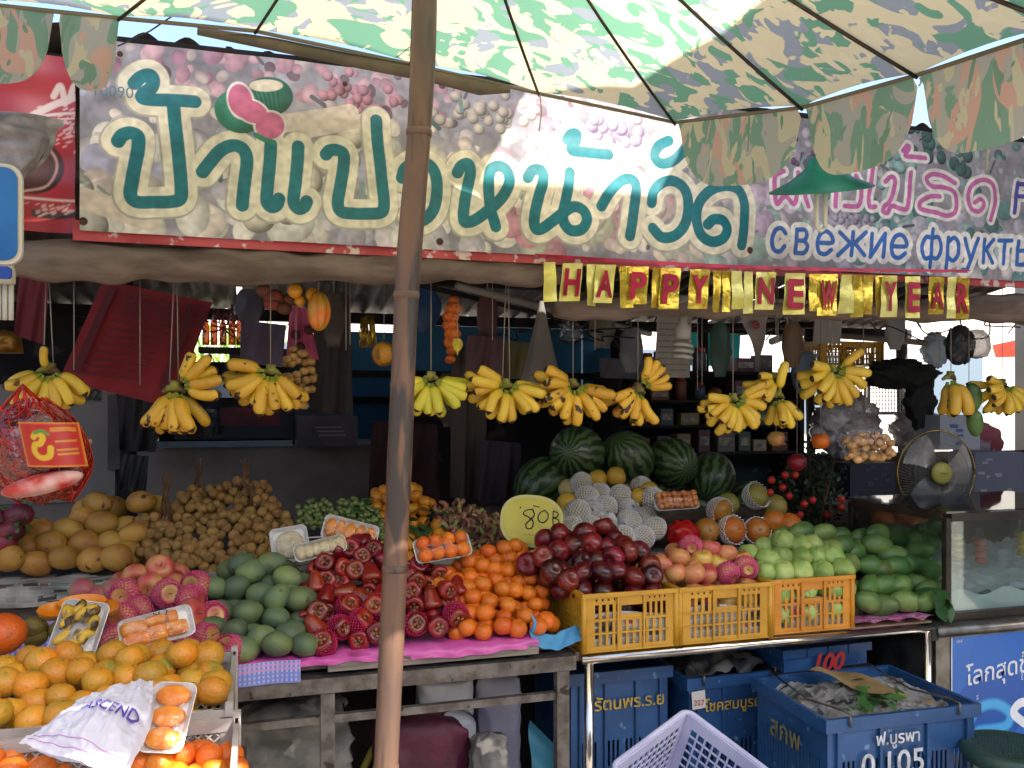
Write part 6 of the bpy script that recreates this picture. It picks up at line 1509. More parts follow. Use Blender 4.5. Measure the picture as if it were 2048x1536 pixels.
s2 = [(2080, 1412), (2045, 1405), (2028, 1425), (2048, 1445), (2075, 1462), (2060, 1492), (2022, 1488)]
cb.stroke([Fp(*q) for q in s2], .016, 'f0f4f8')
def cf_(x, y): return np.stack([a.x+x, np.full_like(x, 2.3965), .28+y], -1)
cb.build('poster', paint_mat('glossy_print', .25), cf_, fr)
M_wl = mat('white_letters', 'e4e8ee', rough=.4)
tb = MB(); text_mb('โลกสุดขั้ว', .088, (1, 0, .10), (0, 0, 1), P(1932, 1372, 2.394), mb=tb, offset=.001); tb.build('poster_letters', M_wl, fr); tb = MB(); text_mb('เอส', .018, (1, 0, 0), (0, 0, 1), P(1913, 1286, 2.394), mb=tb); tb.build('small_letters', M_wl, fr); tb = MB(); text_mb('ใ', .03, (1, 0, 0), (0, 0, 1), P(2042, 1360, 2.394), mb=tb)
tb.build('small_letters', M_wl, fr); tb = MB(); text_mb('จี', .022, (1, 0, 0), (0, 0, 1), P(1952, 1400, 2.394), mb=tb)
tb.build('poster_letters', M_wl, fr)
# glass case
gx = P(1893, 1130, 2.44).x; gy = 2.44; gz0 = zf+.004; gz1 = P(1893, 1036, gy).z
GYB = P(1722, 1008, 1).y  # unused
gb = gy+.50
gc = empty('glass_case', (gx, gy, gz0), 'dark framed glass display case with crushed ice inside, on the counter', 'display case')
M_frame = mat('dark_frame', '3a332e', '2a2522', scale=12, rough=.4, metal=.3)
b = MB(); t = .011
for x in (gx, 3.15):
    for y in (gy, gb): b.box(x-t, x+t, y-t, y+t, gz0, gz1)
for z, h_ in ((gz0, .028), (gz1-.012, .028)):
    b.box(gx+t, 3.15, gy-t-.002, gy+t-.002, z, z+h_); b.box(gx+t, 3.15, gb-t-.002, gb+t, z, z+h_); b.box(gx-t-.002, gx+t, gy+t, gb-t, z, z+h_)
b.build('case_frame', M_frame, gc)
b = MB(); b.box(gx-t, 3.15, gy-t, gb+t, gz1+.0165, gz1+.024); b.build('top_glass', film_mat('smoked_top', 'b0b4ba', .12, .03, .0), gc)
gl = film_mat('case_glass', 'e8f0ee', .03, .02, .0)
b = MB(); b.box(gx+t, 3.15, gy-.002, gy+.002, gz0+.029, gz1-.013); b.build('front_glass', gl, gc)
b = MB(); b.box(gx-.002, gx+.002, gy+t, gb-t, gz0+.029, gz1-.013); b.build('side_glass', gl, gc)
b = MB(); b.grid(lambda u, v: (gx+.02+u*1.0, gy+.015+v*.42, gz0+.085+.10*v+.010*float(wob(u, v*.4, .06, 3))+.007*float(wob(u, v*.4, .02, 4))), 160, 60)
b.grid(lambda u, v: (gx+.02+u*1.0, gy+.015, gz0+.02+v*(.07+.012*math.sin(u*30)*v)), 90, 3)
tag(b.build('crushed_ice', mat('crushed_ice', 'eef1f2', 'dfe4e6', scale=8, rough=.7, bump=.25, bscale=90)), 'bank of crushed ice inside the glass case', 'ice', kind='stuff')
for i, (px, py, col_, lab) in enumerate([(1960, 1100, 'c96a4a', 'bag of orange fruit pieces in the glass case'), (1915, 1090, 'cdb56a', 'bag of pale yellow fruit in the glass case at its left corner'), (2045, 1085, 'cdb040', 'bag of yellow fruit in the glass case at the photo edge')]):
    c = P(px, py, gy+.14); root = empty('fruit_bag', c-Vector((0, 0, .05)), lab, 'fruit bag', 'bags in the glass case')
    for k in range(4):
        b = MB(); q = c+Vector((.004*(-1)**k, 0, -.04+k*.024)); b.add(*sphere_mesh(lambda v: Vector((q.x+v.x*.026, q.y+v.y*.02, q.z+v.z*.014)), 12, 8)); b.build('fruit_piece', mat('piece_'+col_, col_, rough=.4), root)
    b = MB(); b.lathe([(.03, -.06), (.034, -.02), (.03, .035), (.012, .06), (.016, .085)], 16, 0, Matrix.Translation(c)); b.build('clear_wrap', film_mat(), root)
# green stool
c = PZ(2022, 1492, .50); st = empty('plastic_stool', (c.x, c.y, 0), 'dark green round plastic stool at the bottom right corner', 'stool')
M_st = mat('green_stool_plastic', '2f4a40', '263d35', scale=5, rough=.4)
b = MB(); b.lathe([(.125, .455), (.135, .47), (.138, .488), (.130, .5), (.112, .505), (.112, .497)], 36, 0, Matrix.Translation((c.x, c.y, 0))); b.build('seat_rim', M_st, st)
b = MB()
for i in range(-9, 10):
    y = i*.0118; w_ = math.sqrt(max(0, .112**2-y*y))
    if w_ > .01: b.box(-w_, w_, y-.0028, y+.0028, .496, .500, 0, Matrix.Translation((c.x, c.y, 0))); b.box(y-.0028, y+.0028, -w_, w_, .4955, .5005, 0, Matrix.Translation((c.x, c.y, 0)))
b.build('seat_grid', M_st, st)
for i in range(4):
    a_ = i*math.pi/2+.6; b = MB(); b.tube([(c.x+.115*math.cos(a_), c.y+.115*math.sin(a_), .47), (c.x+.155*math.cos(a_), c.y+.155*math.sin(a_), 0)], [.02, .016], 8); b.build('leg', M_st, st)

# ================================================================== THINGS HANGING UNDER THE AWNING
print('hanging')
def hstring(px, y0, y1, Y, root=None, r=.0014, x0=None):
    b = MB(); a = P(x0 or px, y0, Y); a.z = min(a.z, 2.3); b.tube([a, P(px, y1, Y)], r, 5); return b.build('string', M_rope, root) if root else b
# green mangoes hanging
for i, (px, py, lab) in enumerate([(1748, 0, ''), ]): pass
gm = empty('hanging_mangoes', P(1945, 800, 2.64), 'pair of smooth green mangoes hanging one above the other, near the right edge', 'mangoes')
for px, py, s_ in ((1946, 795, 1.0), (1950, 846, .95)):
    o = bpy.data.objects.new('mango', KM[0]); COL.objects.link(o); o.parent = gm; o.location = P(px, py, 2.64+(.02 if py > 800 else 0))-gm.location; o.rotation_euler = (R(10), R(80), R(20)); o.scale = (.92*s_, .95*s_, .92*s_)
hstring(1938, 600, 775, 2.64, gm)
# red net bag of sausage-like fruit, far left
c = P(75, 900, 2.25); nb = empty('red_net_bag', c, 'red net bag of pale brown pods with a printed label, at the left edge', 'net bag')
mm = m2(c); M_rnet = film_mat('red_film', 'f2674a', .10, .25)
def bagp(u, v):
    a = 2*math.pi*u; r_ = (.112*(math.sin(math.pi*min(.97, .1+v*.9))**.55))
    return (c.x+math.cos(a)*r_*1.0-.01+.03*(1-v), c.y+math.sin(a)*r_*.7, c.z-.12+.24*v+.006*math.sin(a*5+v*9))
b = MB(); b.grid(bagp, 36, 24); b.build('net_skin', M_rnet, nb)
rr = random.Random(12)
for i in range(64):
    a = rr.uniform(0, 6.28); v = rr.uniform(.05, .82); q = Vector(bagp(a/6.28, v)); q = c+(q-c)*.66+Vector((0, 0, -.004)); b = MB(); an = rr.uniform(-.5, .5); l_ = rr.uniform(.02, .045)
    d = Vector((math.cos(an), .2, math.sin(an)))
    b.tube([q-d*l_, q-d*l_*.6, q, q+d*l_*.6, q+d*l_], [.004, .013, .0145, .013, .004], 8); b.build('pod', mat('pod_brown', '9a6a4e', 'b58466', scale=12, rough=.5, rnd=.15), nb)
# mesh strands
b = MB()
for k in range(16):
    b.tube([Vector(bagp(((k/16)+(v_*.03)) % 1, v_/12))*1.0 for v_ in range(13)], .0011, 4); b.tube([Vector(bagp(((k/16)-(v_*.03)) % 1, v_/12)) for v_ in range(13)], .0011, 4)
b.build('net_strands', mat('red_net', 'c22a1c', rough=.5), nb)
b = MB()
for px, py in ((30, 800), (50, 790), (70, 800), (118, 835), (0, 820)):
    b.tube([P(px, py, 2.25)*.0+P((px+60)/2, 830, 2.24), P(px, py, 2.25), P(45, 770, 2.3)], [.006, .005, .003], 6)
b.build('handles', mat('red_net', ''), nb)
lb = Canvas(.125, .105, .0018, 'b5261c')
lb.rect(0, .125, 0, .004, 'd07a22'); lb.rect(0, .125, .101, .105, 'd07a22'); lb.rect(0, .004, 0, .105, 'd07a22'); lb.rect(.121, .125, 0, .105, 'd07a22')
lb.stroke([(.03, .07), (.038, .078), (.05, .07), (.042, .055), (.03, .052), (.026, .035), (.038, .022), (.056, .026), (.062, .045)], .0065, 'd0a82a'); lb.stroke([(.035, .08), (.05, .085), (.062, .078)], .004, '5a8a3a')
for z in (.09, .085): lb.stroke([(.07, z), (.1, z+.002), (.115, z)], .002, 'd0882a')
for z in (.06, .04, .03): lb.stroke([(.075, z), (.112, z+.002)], .0022, 'c98a2a')
l0 = P(48, 935, 2.13); U_ = Vector((.98, .1, -.02)); V_ = Vector((-.20, .05, .97))
def lfn(x, y):
    bend = .03*((x-.06)/.06)**2
    return np.stack([l0.x+x*U_.x+y*V_.x, l0.y+x*U_.y+y*V_.y+bend, l0.z+x*U_.z+y*V_.z-.0*x], -1)
lb.build('printed_label', paint_mat('label_print', .35), lfn, nb)
b = MB(); q = P(85, 968, 2.16); b.add(*sphere_mesh(lambda v: Vector((q.x+v.x*.085, q.y+v.y*.04, q.z+v.z*.024+v.x*.018)), 20, 12)); b.build('foam_bottom', mat('white_red_net', 'd8a8a0', 'c0392b', scale=9, rough=.5, lo=.5, hi=.62), nb)
b = MB(); q = P(150, 880, 2.3); b.add(*sphere_mesh(lambda v: Vector((q.x+v.x*.022, q.y+v.y*.006, q.z+v.z*.033)), 16, 10)); tag(b.build('paper_tag', mat('tag_white', 'c9c6c0', rough=.6)), 'small rounded white tag beside the red net bag', 'tag')
# red cloth / red calendar sheets
def cloth(name, corners, Y, m_, lab, cat, nu=16, nv=16, amp=.006, group=None, seed=0, Ys=None):
    tl, tr, br, bl_ = [P(x, y, (Ys[i] if Ys else Y)) for i, (x, y) in enumerate(corners)]
    b = MB()
    def f(u, v):
        p = (tl*(1-u)+tr*u)*(1-v)+(bl_*(1-u)+br*u)*v; return (p.x, p.y+amp*math.sin(u*11+seed)*(.3+v)+amp*.6*math.sin(u*23+v*5), p.z)
    b.grid(f, nu, nv); o = b.build(name, m_); tag(o, lab, cat, group); return o
M_rcl = mat('dark_red_cloth', '8a1a22', '6e141c', scale=4, rough=.75, trans=.2)
rc = cloth('red_hanging_cloth', [(205, 560), (425, 605), (345, 815), (118, 760)], 3.3, M_rcl, 'large dark red printed cloth hanging at a slant behind the left banana hands', 'cloth', seed=2)
b = MB()
def qd(b, x0, y0, x1, y1, w_, Y): a, c = P(x0, y0, Y), P(x1, y1, Y); d = (c-a).normalized(); n = Vector((-d.z, 0, d.x))*w_; b.add([a-n, c-n, c+n, a+n], [(0, 1, 2, 3)], 0, False)
for (a_, b_) in (((225, 575), (150, 745)), ((385, 610), (325, 780))): qd(b, *a_, *b_, .012, 3.275)
for i in range(9): qd(b, 232-i*9, 625+i*15, 345-i*8, 655+i*13, .003, 3.275)
b.build('printed_stripes', mat('maroon_print', '4c0f18', rough=.8), rc)
tb = MB(); text_mb('新年快樂', .10, (1, 0, -.22), (0.2, 0, 1), P(240, 622, 3.27), mb=tb); tb.build('printed_letters', mat('maroon_print', ''), rc)
cloth('red_hanging_strip', [(38, 545), (100, 550), (88, 690), (30, 670)], 3.2, mat('deep_maroon', '5a1018', rough=.8), 'narrow deep maroon cloth hanging behind the furthest left banana hand', 'cloth', seed=5)
# pink shopping bag and plastic fruit ornaments
pb2 = cloth('pink_bag', [(580, 610), (615, 618), (638, 720), (572, 715)], 3.1, mat('pink_bag', 'b8476a', '9a3656', scale=5, rough=.5, trans=.2), 'pink printed bag hanging behind the wide spotted banana hand', 'bag', seed=1)
b = MB()
for cx, cy in ((592, 670), (618, 660), (600, 695)): q = P(cx, cy, 3.08); b.lathe([(.010, 0), (.018, .001), (.010, .002)], 12, 0, Matrix.Translation(q) @ Matrix.Rotation(R(90), 4, 'X'))
b.build('dark_motifs', mat('maroon_print', ''), pb2)
cloth('purple_bag', [(482, 640), (572, 650), (565, 735), (480, 725)], 3.35, mat('dull_purple', '4a3c50', '3a3040', scale=4, rough=.6), 'dull purple bag hanging behind the wide spotted banana hand', 'bag')
for i, (px, py, r_, lab) in enumerate([(590, 582, 15, 'upper left orange ball ornament under the awning'), (626, 590, 15, 'upper right orange ball ornament beside the star fruit'), (600, 602, 11, 'smallest orange ball ornament between the other two')]):
    q = P(px, py, 2.7); b = MB(); b.ball(q, r_*m2(q), 16); tag(b.build('ball_ornament', mat('ornament_orange', 'd9901f', rough=.35)), lab, 'ornament', 'orange ball ornaments')
q = P(637, 622, 2.68); sf = empty('star_fruit_ornament', q, 'ribbed orange plastic star fruit hanging under the awning left of the bamboo pole', 'ornament')
b = MB(); b.lathe([(0, -1)]+[(math.sin(math.pi*t/14), -math.cos(math.pi*t/14)) for t in range(1, 14)]+[(0, 1)], 40, 0, Matrix.Translation(q) @ Matrix.Diagonal((.037, .037, .062, 1)), lambda a, i: .8+.22*abs(math.cos(a*2.5)))
b.build('body', mat('starfruit_orange', 'd8742a', 'a8862a', scale=14, rough=.35), sf); hstring(637, 560, 582, 2.68, sf)
b = MB(); rr = random.Random(3); q0 = P(560, 600, 2.75)
for i in range(7): q = q0+Vector((rr.uniform(-.05, .05), 0, rr.uniform(-.03, .04))); b.add(*sphere_mesh(lambda v: Vector((q.x+v.x*.025, q.y+v.y*.02, q.z+v.z*.02)), 10, 7))
tag(b.build('dried_garland', mat('dark_red_brown', '8a2a20', '5a3a26', scale=10, rough=.7)), 'clump of dark red and brown ornaments left of the orange balls', 'ornament')
# hanging longans
q0 = P(600, 745, 2.75); hl = empty('hanging_longans', q0, 'bunch of dull brown longans hanging beside the wide spotted banana hand', 'longans')
rr = random.Random(9)
for i in range(62):
    t = rr.random(); o = bpy.data.objects.new('longan', lg); COL.objects.link(o); o.parent = hl; w_ = .045*math.sin(math.pi*(.15+.8*t))
    o.location = (rr.uniform(-w_, w_)+.012*(t-.5), rr.uniform(-w_, w_)*.8, .075-.2*t*.9); o.scale = (.72,)*3
hstring(592, 560, 700, 2.75, hl)
# tinsel, small melon, marigold garland with pendant
b = MB(); rr = random.Random(1)
for k in range(26): x = 735+rr.uniform(-13, 13); b.tube([P(x, 630+rr.uniform(0, 8), 3.2), P(x+rr.uniform(-6, 6), 665, 3.2+rr.uniform(-.03, .03)), P(x+rr.uniform(-8, 8), 695, 3.2)], [.006, .009, .004], 4, flat=.3)
tag(b.build('gold_tinsel', M_gold), 'strip of shiny gold tinsel hanging left of the small orange melon', 'tinsel')
q = P(768, 708, 2.85); ml = empty('small_melon', q, 'small round orange striped melon hanging just left of the bamboo pole', 'melon')
b = MB(); b.lathe([(math.sin(math.pi*t/14)*.04, -math.cos(math.pi*t/14)*.042) for t in range(15)], 36, 0, Matrix.Translation(q), lambda a, i: 1+.025*math.cos(a*10))
b.build('body', mat('striped_melon', 'c98a2a', '8a5a1c', scale=26, rough=.5, stretch=(1, 1, .15), lo=.45, hi=.52), ml); hstring(768, 560, 690, 2.85, ml)
rr = random.Random(2); mg = empty('marigold_garland', P(905, 600, 2.7), 'orange marigold flower garland hanging with a gold leaf pendant, right of the bamboo pole', 'garland')
y = 600; M_mar = mat('marigold', 'c9661a', 'a84a12', scale=60, rough=.8, bump=1, bscale=90)
while y < 725:
    q = P(905+rr.uniform(-3, 3)+(y-600)*-.03, y, 2.72); r_ = .028 if 610 < y < 700 else .018; b = MB()
    def mf(v): n_ = 1+.12*math.sin(v.x*19+y)*math.sin(v.y*17)*math.sin(v.z*15+y); return Vector((q.x+v.x*r_*n_, q.y+v.y*r_*n_, q.z+v.z*r_*.75*n_))
    b.add(*sphere_mesh(mf, 18, 12)); b.build('flower', M_mar, mg); y += 17
q = P(915, 690, 2.64); b = MB(); slab(b, [(q.x+.018*math.sin(a_)*(1 if math.cos(a_) > 0 else 1-.35*abs(math.cos(a_))), q.z+.022*math.cos(a_)-(.012 if abs(a_-math.pi) < .3 else 0)) for a_ in [i*math.pi/9 for i in range(18)]], q.y, q.y+.003); b.build('gold_pendant', M_gold, mg)
hstring(915, 600, 680, 2.64, mg)
# cone shaped cloth, small clear bag, notices, pennant
b = MB(); top = P(1083, 602, 3.0); 
def cone(u, v): a = 2*math.pi*u; r_ = .008+.085*v**1.1; return (top.x-.0+math.cos(a)*r_*(1+.08*math.sin(a*5)), top.y+math.sin(a)*r_*.5, top.z-.36*v)
b.grid(cone, 36, 14); tag(b.build('cone_cloth', mat('greyish_cloth', '8c857e', '7a736e', scale=5, rough=.8, trans=.2)), 'pale grey cloth hanging in a pointed cone right of the bamboo pole', 'cloth')
b = MB(); q = P(1140, 655, 3.1); b.lathe([(.006, .07), (.014, .05), (.04, 0), (.045, -.04), (.03, -.06)], 18, 0, Matrix.Translation(q)); tag(b.build('clear_bag', film_mat()), 'small empty clear plastic bag hanging above the spotted banana hand', 'plastic bag')
def notice(x0, y0, x1, y1, Y, lab, col_, lines, tilt=0, seed=0):
    a = P(x0, y0, Y); c = P(x1, y1, Y); W_n, H_n = c.x-a.x, a.z-c.z; r = random.Random(seed); cn_ = Canvas(W_n, H_n, .003, col_)
    for i in range(lines):
        z = H_n*(.12+.76*i/max(1, lines-1)); x = .012
        while x < W_n-.02: l_ = r.uniform(.008, .03); cn_.stroke([(x, z), (min(x+l_, W_n-.01), z+.001)], .0017, '5a5656'); x += l_+.006
    cn_.grain(.06, .03)
    def f(x, y): return np.stack([a.x+x+tilt*(y-H_n), a.y+.008*np.sin(y*16+seed)+.005*np.sin(x*30), c.z+y], -1)
    tag(cn_.build('paper_notice', paint_mat('paper', .7, .25), f), lab, 'notice')
notice(1312, 632, 1380, 755, 3.0, 'white handwritten paper notice hanging left of the spiral bulb', 'a09b93', 9, seed=1)
notice(1628, 635, 1682, 688, 3.2, 'blank white sheet hanging above the yellow crate at the back', '9a9690', 0, seed=2)
a = P(1480, 628, 2.9); c = P(1538, 626, 2.9); d = P(1519, 732, 2.9); b = MB()
b.grid(lambda u, v: tuple(((a*(1-u)+c*u)*(1-v)+d*v)+Vector((0, .006*math.sin(v*9), 0))), 8, 16)
pn = b.build('pennant', mat('pennant_cloth', '9a8f88', '857a74', scale=5, rough=.7, trans=.2)); tag(pn, 'pale pointed pennant with a red round emblem hanging right of the white bulb', 'pennant')
b = MB(); q = P(1511, 650, 2.885); b.lathe([(.013, 0), (.017, .001), (.013, .002)], 20, 0, Matrix.Translation(q) @ Matrix.Rotation(R(90), 4, 'X')); b.tube([q+Vector((-.008, -.002, .004)), q+Vector((0, -.002, -.004)), q+Vector((.009, -.002, .003))], .0015, 4); b.build('red_emblem', mat('dull_red', '7a3434', rough=.7), pn)
def cfl(px, py, Y, lab, s_=1.0):
    q = P(px, py, Y); root = empty('spiral_bulb', q, lab, 'light bulb'); b = MB(); pts = [q+Vector((.026*s_*math.cos(i*.42), .026*s_*math.sin(i*.42), .03*s_-.0013*s_*i)) for i in range(46)]
    b.tube(pts, .0068*s_, 8); b.build('glass_spiral', mat('bulb_white', 'c9c5bb', rough=.3), root)
    b = MB(); b.lathe([(.02*s_, .034*s_), (.026*s_, .04*s_), (.026*s_, .075*s_), (.014*s_, .085*s_), (.014*s_, .11*s_)], 18, 0, Matrix.Translation(q)); b.build('bulb_base', mat('bulb_base', 'b5b0a5', rough=.5), root); return root
cfl(1366, 700, 2.85, 'white spiral energy saving bulb in front of the paper notice', 1.15)
# long tube bulb at the left edge
q = P(10, 640, 2.3); tbn = empty('tube_lamp', q, 'white folded tube bulb hanging at the left edge under the awning', 'light bulb')
for dx in (-.013, 0, .013):
    b = MB(); b.tube([q+Vector((dx, 0, .0)), q+Vector((dx, 0, .085))], .006, 8); b.build('glass_tube', mat('bulb_white', ''), tbn)
b = MB(); b.lathe([(.02, .085), (.023, .09), (.023, .12), (.015, .14), (.015, .2)], 16, 0, Matrix.Translation(q)); b.build('bulb_base', mat('bulb_base', ''), tbn)
# brass spring balance-ish lamp shade below it
b = MB(); q = P(8, 690, 2.5); b.lathe([(.045, -.02), (.04, .02), (.02, .035), (0, .04)], 18, 0, Matrix.Translation(q)); tag(b.build('brass_shade', mat('brass', '6a4a1c', rough=.3, metal=.7)), 'dim brass bowl hanging below the tube bulb at the left edge', 'bowl')
# diagonal fluorescent tube and cross poles
for i, (a_, c_, r_, m_, lab) in enumerate([((915, 572, 3.3), (1300, 668, 4.3), .016, mat('tube_grey', '8a827c', rough=.5), 'long grey fluorescent tube slanting under the roof behind the garland'),
        ((820, 565, 3.6), (1130, 640, 4.4), .012, M_dark, 'thin dark pole crossing under the roof behind the marigold garland'),
        ((1200, 650, 4.4), (1240, 700, 4.4), .014, M_dark, 'short dark stick slanting against the blue fence'),
        ((1640, 668, 4.6), (1900, 690, 4.6), .02, mat('pale_pole', '8a7d70', rough=.7), 'pale horizontal pole under the roof above the yellow crate at the back'),
        ((1380, 655, 4.5), (1640, 650, 4.6), .022, M_dark, 'dark horizontal beam behind the pennant')]):
    b = MB(); p, q = P(*a_), P(*c_); p.z = min(p.z, zroof(p.y)-.12); q.z = min(q.z, zroof(q.y)-.12); b.tube([p, q], r_, 8); tag(b.build('cross_pole', m_), lab, 'pole')
# hanging single fruits
for px, py, r_, m_, y0, lab, cat in ((1552, 877, 17, M_yapple, 840, 'pale pink apple dangling alone beneath the small banana hand', 'apple'), (1641, 882, 18, M_orange, 850, 'single bright orange hanging left of the bag of fruit', 'orange'), (1594, 924, 19, mat('pomegranate', '8a1a28', '6a1420', scale=9, rough=.35), 900, 'dark red pomegranate hanging over the red berried bush', 'pomegranate')):
    q = P(px, py, 2.95); root = empty('hanging_fruit', q, lab, cat); b = MB(); k_ = r_*m2(q); b.add(*sphere_mesh(lambda v: Vector((q.x+v.x*k_, q.y+v.y*k_, q.z+v.z*k_*.92*(1-.12*math.exp(-(1-v.z)/.06)))), 20, 14)); b.build('fruit_body', m_, root)
    hstring(px, 640, py-int(r_*.8), 2.95, root)
# bag of fruit marked 50
q = P(1737, 880, 2.62); fb = empty('fruit_bag', q, 'clear knotted bag of peeled brown fruit marked 50, hanging above the fan', 'fruit bag'); k_ = m2(q)
def fbp(u, v): a = 2*math.pi*u; prof = [(0, 8), (.15, 50), (.35, 67), (.55, 64), (.7, 40), (.8, 12), (.88, 7), (1, 22)]; r_ = np.interp(v, [p[0] for p in prof], [p[1] for p in prof])*k_; return (q.x+math.cos(a)*r_*(1+.06*math.sin(a*7)*(v > .5)), q.y+math.sin(a)*r_*.6, q.z+(-48+v*125)*k_)
b = MB(); b.grid(fbp, 44, 34); b.build('clear_wrap', film_mat(), fb)
rr = random.Random(31)
for i in range(70):
    for _ in range(30):
        x, z = rr.uniform(-58, 58), rr.uniform(-40, 12); y = rr.uniform(-.6, .6)*34
        if (x/62)**2+((z+10)/36)**2 < 1 and (abs(z-12) < 26 or abs(x) < 50): break
    b = MB(); p = q+Vector((x, y, z))*k_; s1 = rr.uniform(.011, .015); b.add(*sphere_mesh(lambda v: Vector((p.x+v.x*s1*1.25, p.y+v.y*s1, p.z+v.z*s1)), 9, 6)); b.build('peeled_fruit', mat('peeled_brown', 'b5824c', 'c99a66', scale=20, rough=.35, rnd=.2), fb)
ink(fb, Matrix.Translation(q+Vector((-.058, -.052, .018))) @ Matrix.Rotation(R(90), 4, 'X'), [[(.03, .03), (.006, .027), (.004, .012), (.02, .01), (.024, -.006), (.004, -.012)], [(.052, .028), (.04, .018), (.04, -.004), (.052, -.01), (.064, .004), (.062, .024), (.052, .028)]], .0018, m_=M_inkb)
hstring(1732, 640, 820, 2.62, fb, .0016, 1726)
# more plain strings hanging with nothing visible on them
b = MB()
for i, (px, y0, y1, Y) in enumerate([(148, 560, 740, 2.6), (280, 560, 770, 2.65), (692, 560, 700, 2.7), (700, 560, 690, 2.72), (985, 560, 680, 2.7), (1395, 620, 780, 2.7), (1404, 620, 770, 2.7), (1190, 610, 700, 2.65), (1655, 620, 700, 2.7), (1575, 600, 650, 2.7), (1350, 600, 640, 2.7), (1880, 640, 720, 2.7), (1870, 640, 735, 2.62)]):
    bb_ = hstring(px, y0, y1, Y); tag(bb_.build('hanging_string', M_rope), 'thin loose string hanging empty from the awning', 'string', 'empty hanging strings')

# ================================================================== FAN
q = P(1873, 945, 2.92); fn_ = empty('electric_fan', q, 'round wire caged electric fan with a yellow hub above the glass case', 'fan'); k_ = m2(q); Tf = Matrix.Translation(q) @ Matrix.Rotation(R(-16.6+8), 4, 'Z') @ Matrix.Rotation(R(90), 4, 'X')
b = MB()
def ringt(r_, z, th): b.tube([Vector((r_*math.cos(i*math.pi/24), r_*math.sin(i*math.pi/24), z)) for i in range(49)], th, 6, M=Tf)
ringt(84*k_, 0, .0035); b.build('cage_rim', mat('brass_rim', 'a88a4a', rough=.25, metal=.8), fn_)
b = MB(); ringt(58*k_, .035, .0012)
for sgn in (1, -1):
    for i in range(80):
        a_ = i*math.pi/40; a2 = a_+.5
        b.tube([Vector((84*k_*math.cos(a_), 84*k_*math.sin(a_), 0)), Vector((56*k_*math.cos(a_+.2), 56*k_*math.sin(a_+.2), sgn*.032)), Vector((27*k_*math.cos(a2), 27*k_*math.sin(a2), sgn*.04))], .0009, 4, M=Tf)
b.build('wire_guard', mat('guard_wire', '8f8a80', rough=.3, metal=.7), fn_)
b = MB(); b.lathe([(0, .048), (18*k_, .046), (22*k_, .036), (22*k_, .03)], 28, 0, Tf); b.build('yellow_hub', mat('hub_yellow', 'a89f48', rough=.4), fn_)
b = MB(); text_mb('Hatari', .014, Tf.to_3x3() @ Vector((1, 0, 0)), Tf.to_3x3() @ Vector((0, 1, 0)), Tf @ Vector((-.017, -.004, .0505)), mb=b); b.build('hub_letters', M_ink, fn_)
M_bl = film_mat('fan_blade', '5f6468', .22, .35, .1)
for k in range(3):
    b = MB()
    def blade(u, v, k=k): a_ = k*2.0944+(u-.5)*(1.3-.2*v)+v*.25; r_ = (20+58*v)*k_; return (r_*math.cos(a_), r_*math.sin(a_), (u-.5)*.02)
    b.grid(blade, 12, 10, 0, True, Tf); b.build('blade', M_bl, fn_)
b = MB(); b.lathe([(24*k_, -.01), (34*k_, -.05), (30*k_, -.10), (14*k_, -.13)], 20, 0, Tf); b.build('motor_housing', mat('motor_grey', '4a4a50', rough=.4), fn_)
b = MB(); b.tube([q+Vector((0, .07, -.03)), (q.x, q.y+.08, 0)], .014, 8); b.build('stand_pole', M_steel, fn_)

# ================================================================== BERRY BUSH in a pot behind the oranges
q = P(1628, 1010, 3.25); bu = empty('berry_bush', (q.x, q.y, 0), 'dark leafy bush dotted with small red fruits behind the green mangoes', 'bush'); rr = random.Random(21)
b = MB(); b.lathe([(.10, 0), (.13, .2), (.14, .55), (.15, .8), (.13, .8)], 20, 0, Matrix.Translation((q.x, q.y, 0))); b.build('pot', mat('dark_pot', '2f2622', rough=.7), bu)
b = MB(); lf = MB()
for i in range(46):
    a = rr.uniform(0, 6.28); e = rr.uniform(.2, 1.5); r_ = rr.uniform(.12, .30); tip = Vector((q.x+math.cos(a)*math.cos(e)*r_*.95, q.y+math.sin(a)*math.cos(e)*r_*.7, .9+math.sin(e)*r_*1.1+rr.uniform(0, .12)))
    b.tube([(q.x, q.y, .78), ((q.x+tip.x)/2, (q.y+tip.y)/2, (.85+tip.z)/2), tip], [.005, .003, .0015], 5)
    for k in range(15): leaf(lf, tip+Vector((rr.gauss(0, .035), rr.gauss(0, .035), rr.gauss(0, .035))), rr.uniform(.022, .038), .008, (rr.uniform(-1.5, 1.5), rr.uniform(-1, 1), rr.uniform(0, 6.28)))
b.build('branches', M_stem, bu); lf.build('leaves', mat('bush_leaf', '2a3f24', '1f3020', scale=12, rough=.5), bu)
for i, (px, py) in enumerate([(1543, 960), (1565, 975), (1578, 992), (1608, 1008), (1625, 1000), (1655, 1028), (1682, 998), (1683, 1015), (1590, 950), (1540, 985), (1600, 1030), (1570, 950)]):
    q_ = P(px, py, 3.08+.02*(i % 3)); b = MB(); b.ball(q_, 8*m2(q_), 10); b.build('red_fruit', mat('red_berry', 'c0302a', rough=.35), bu)

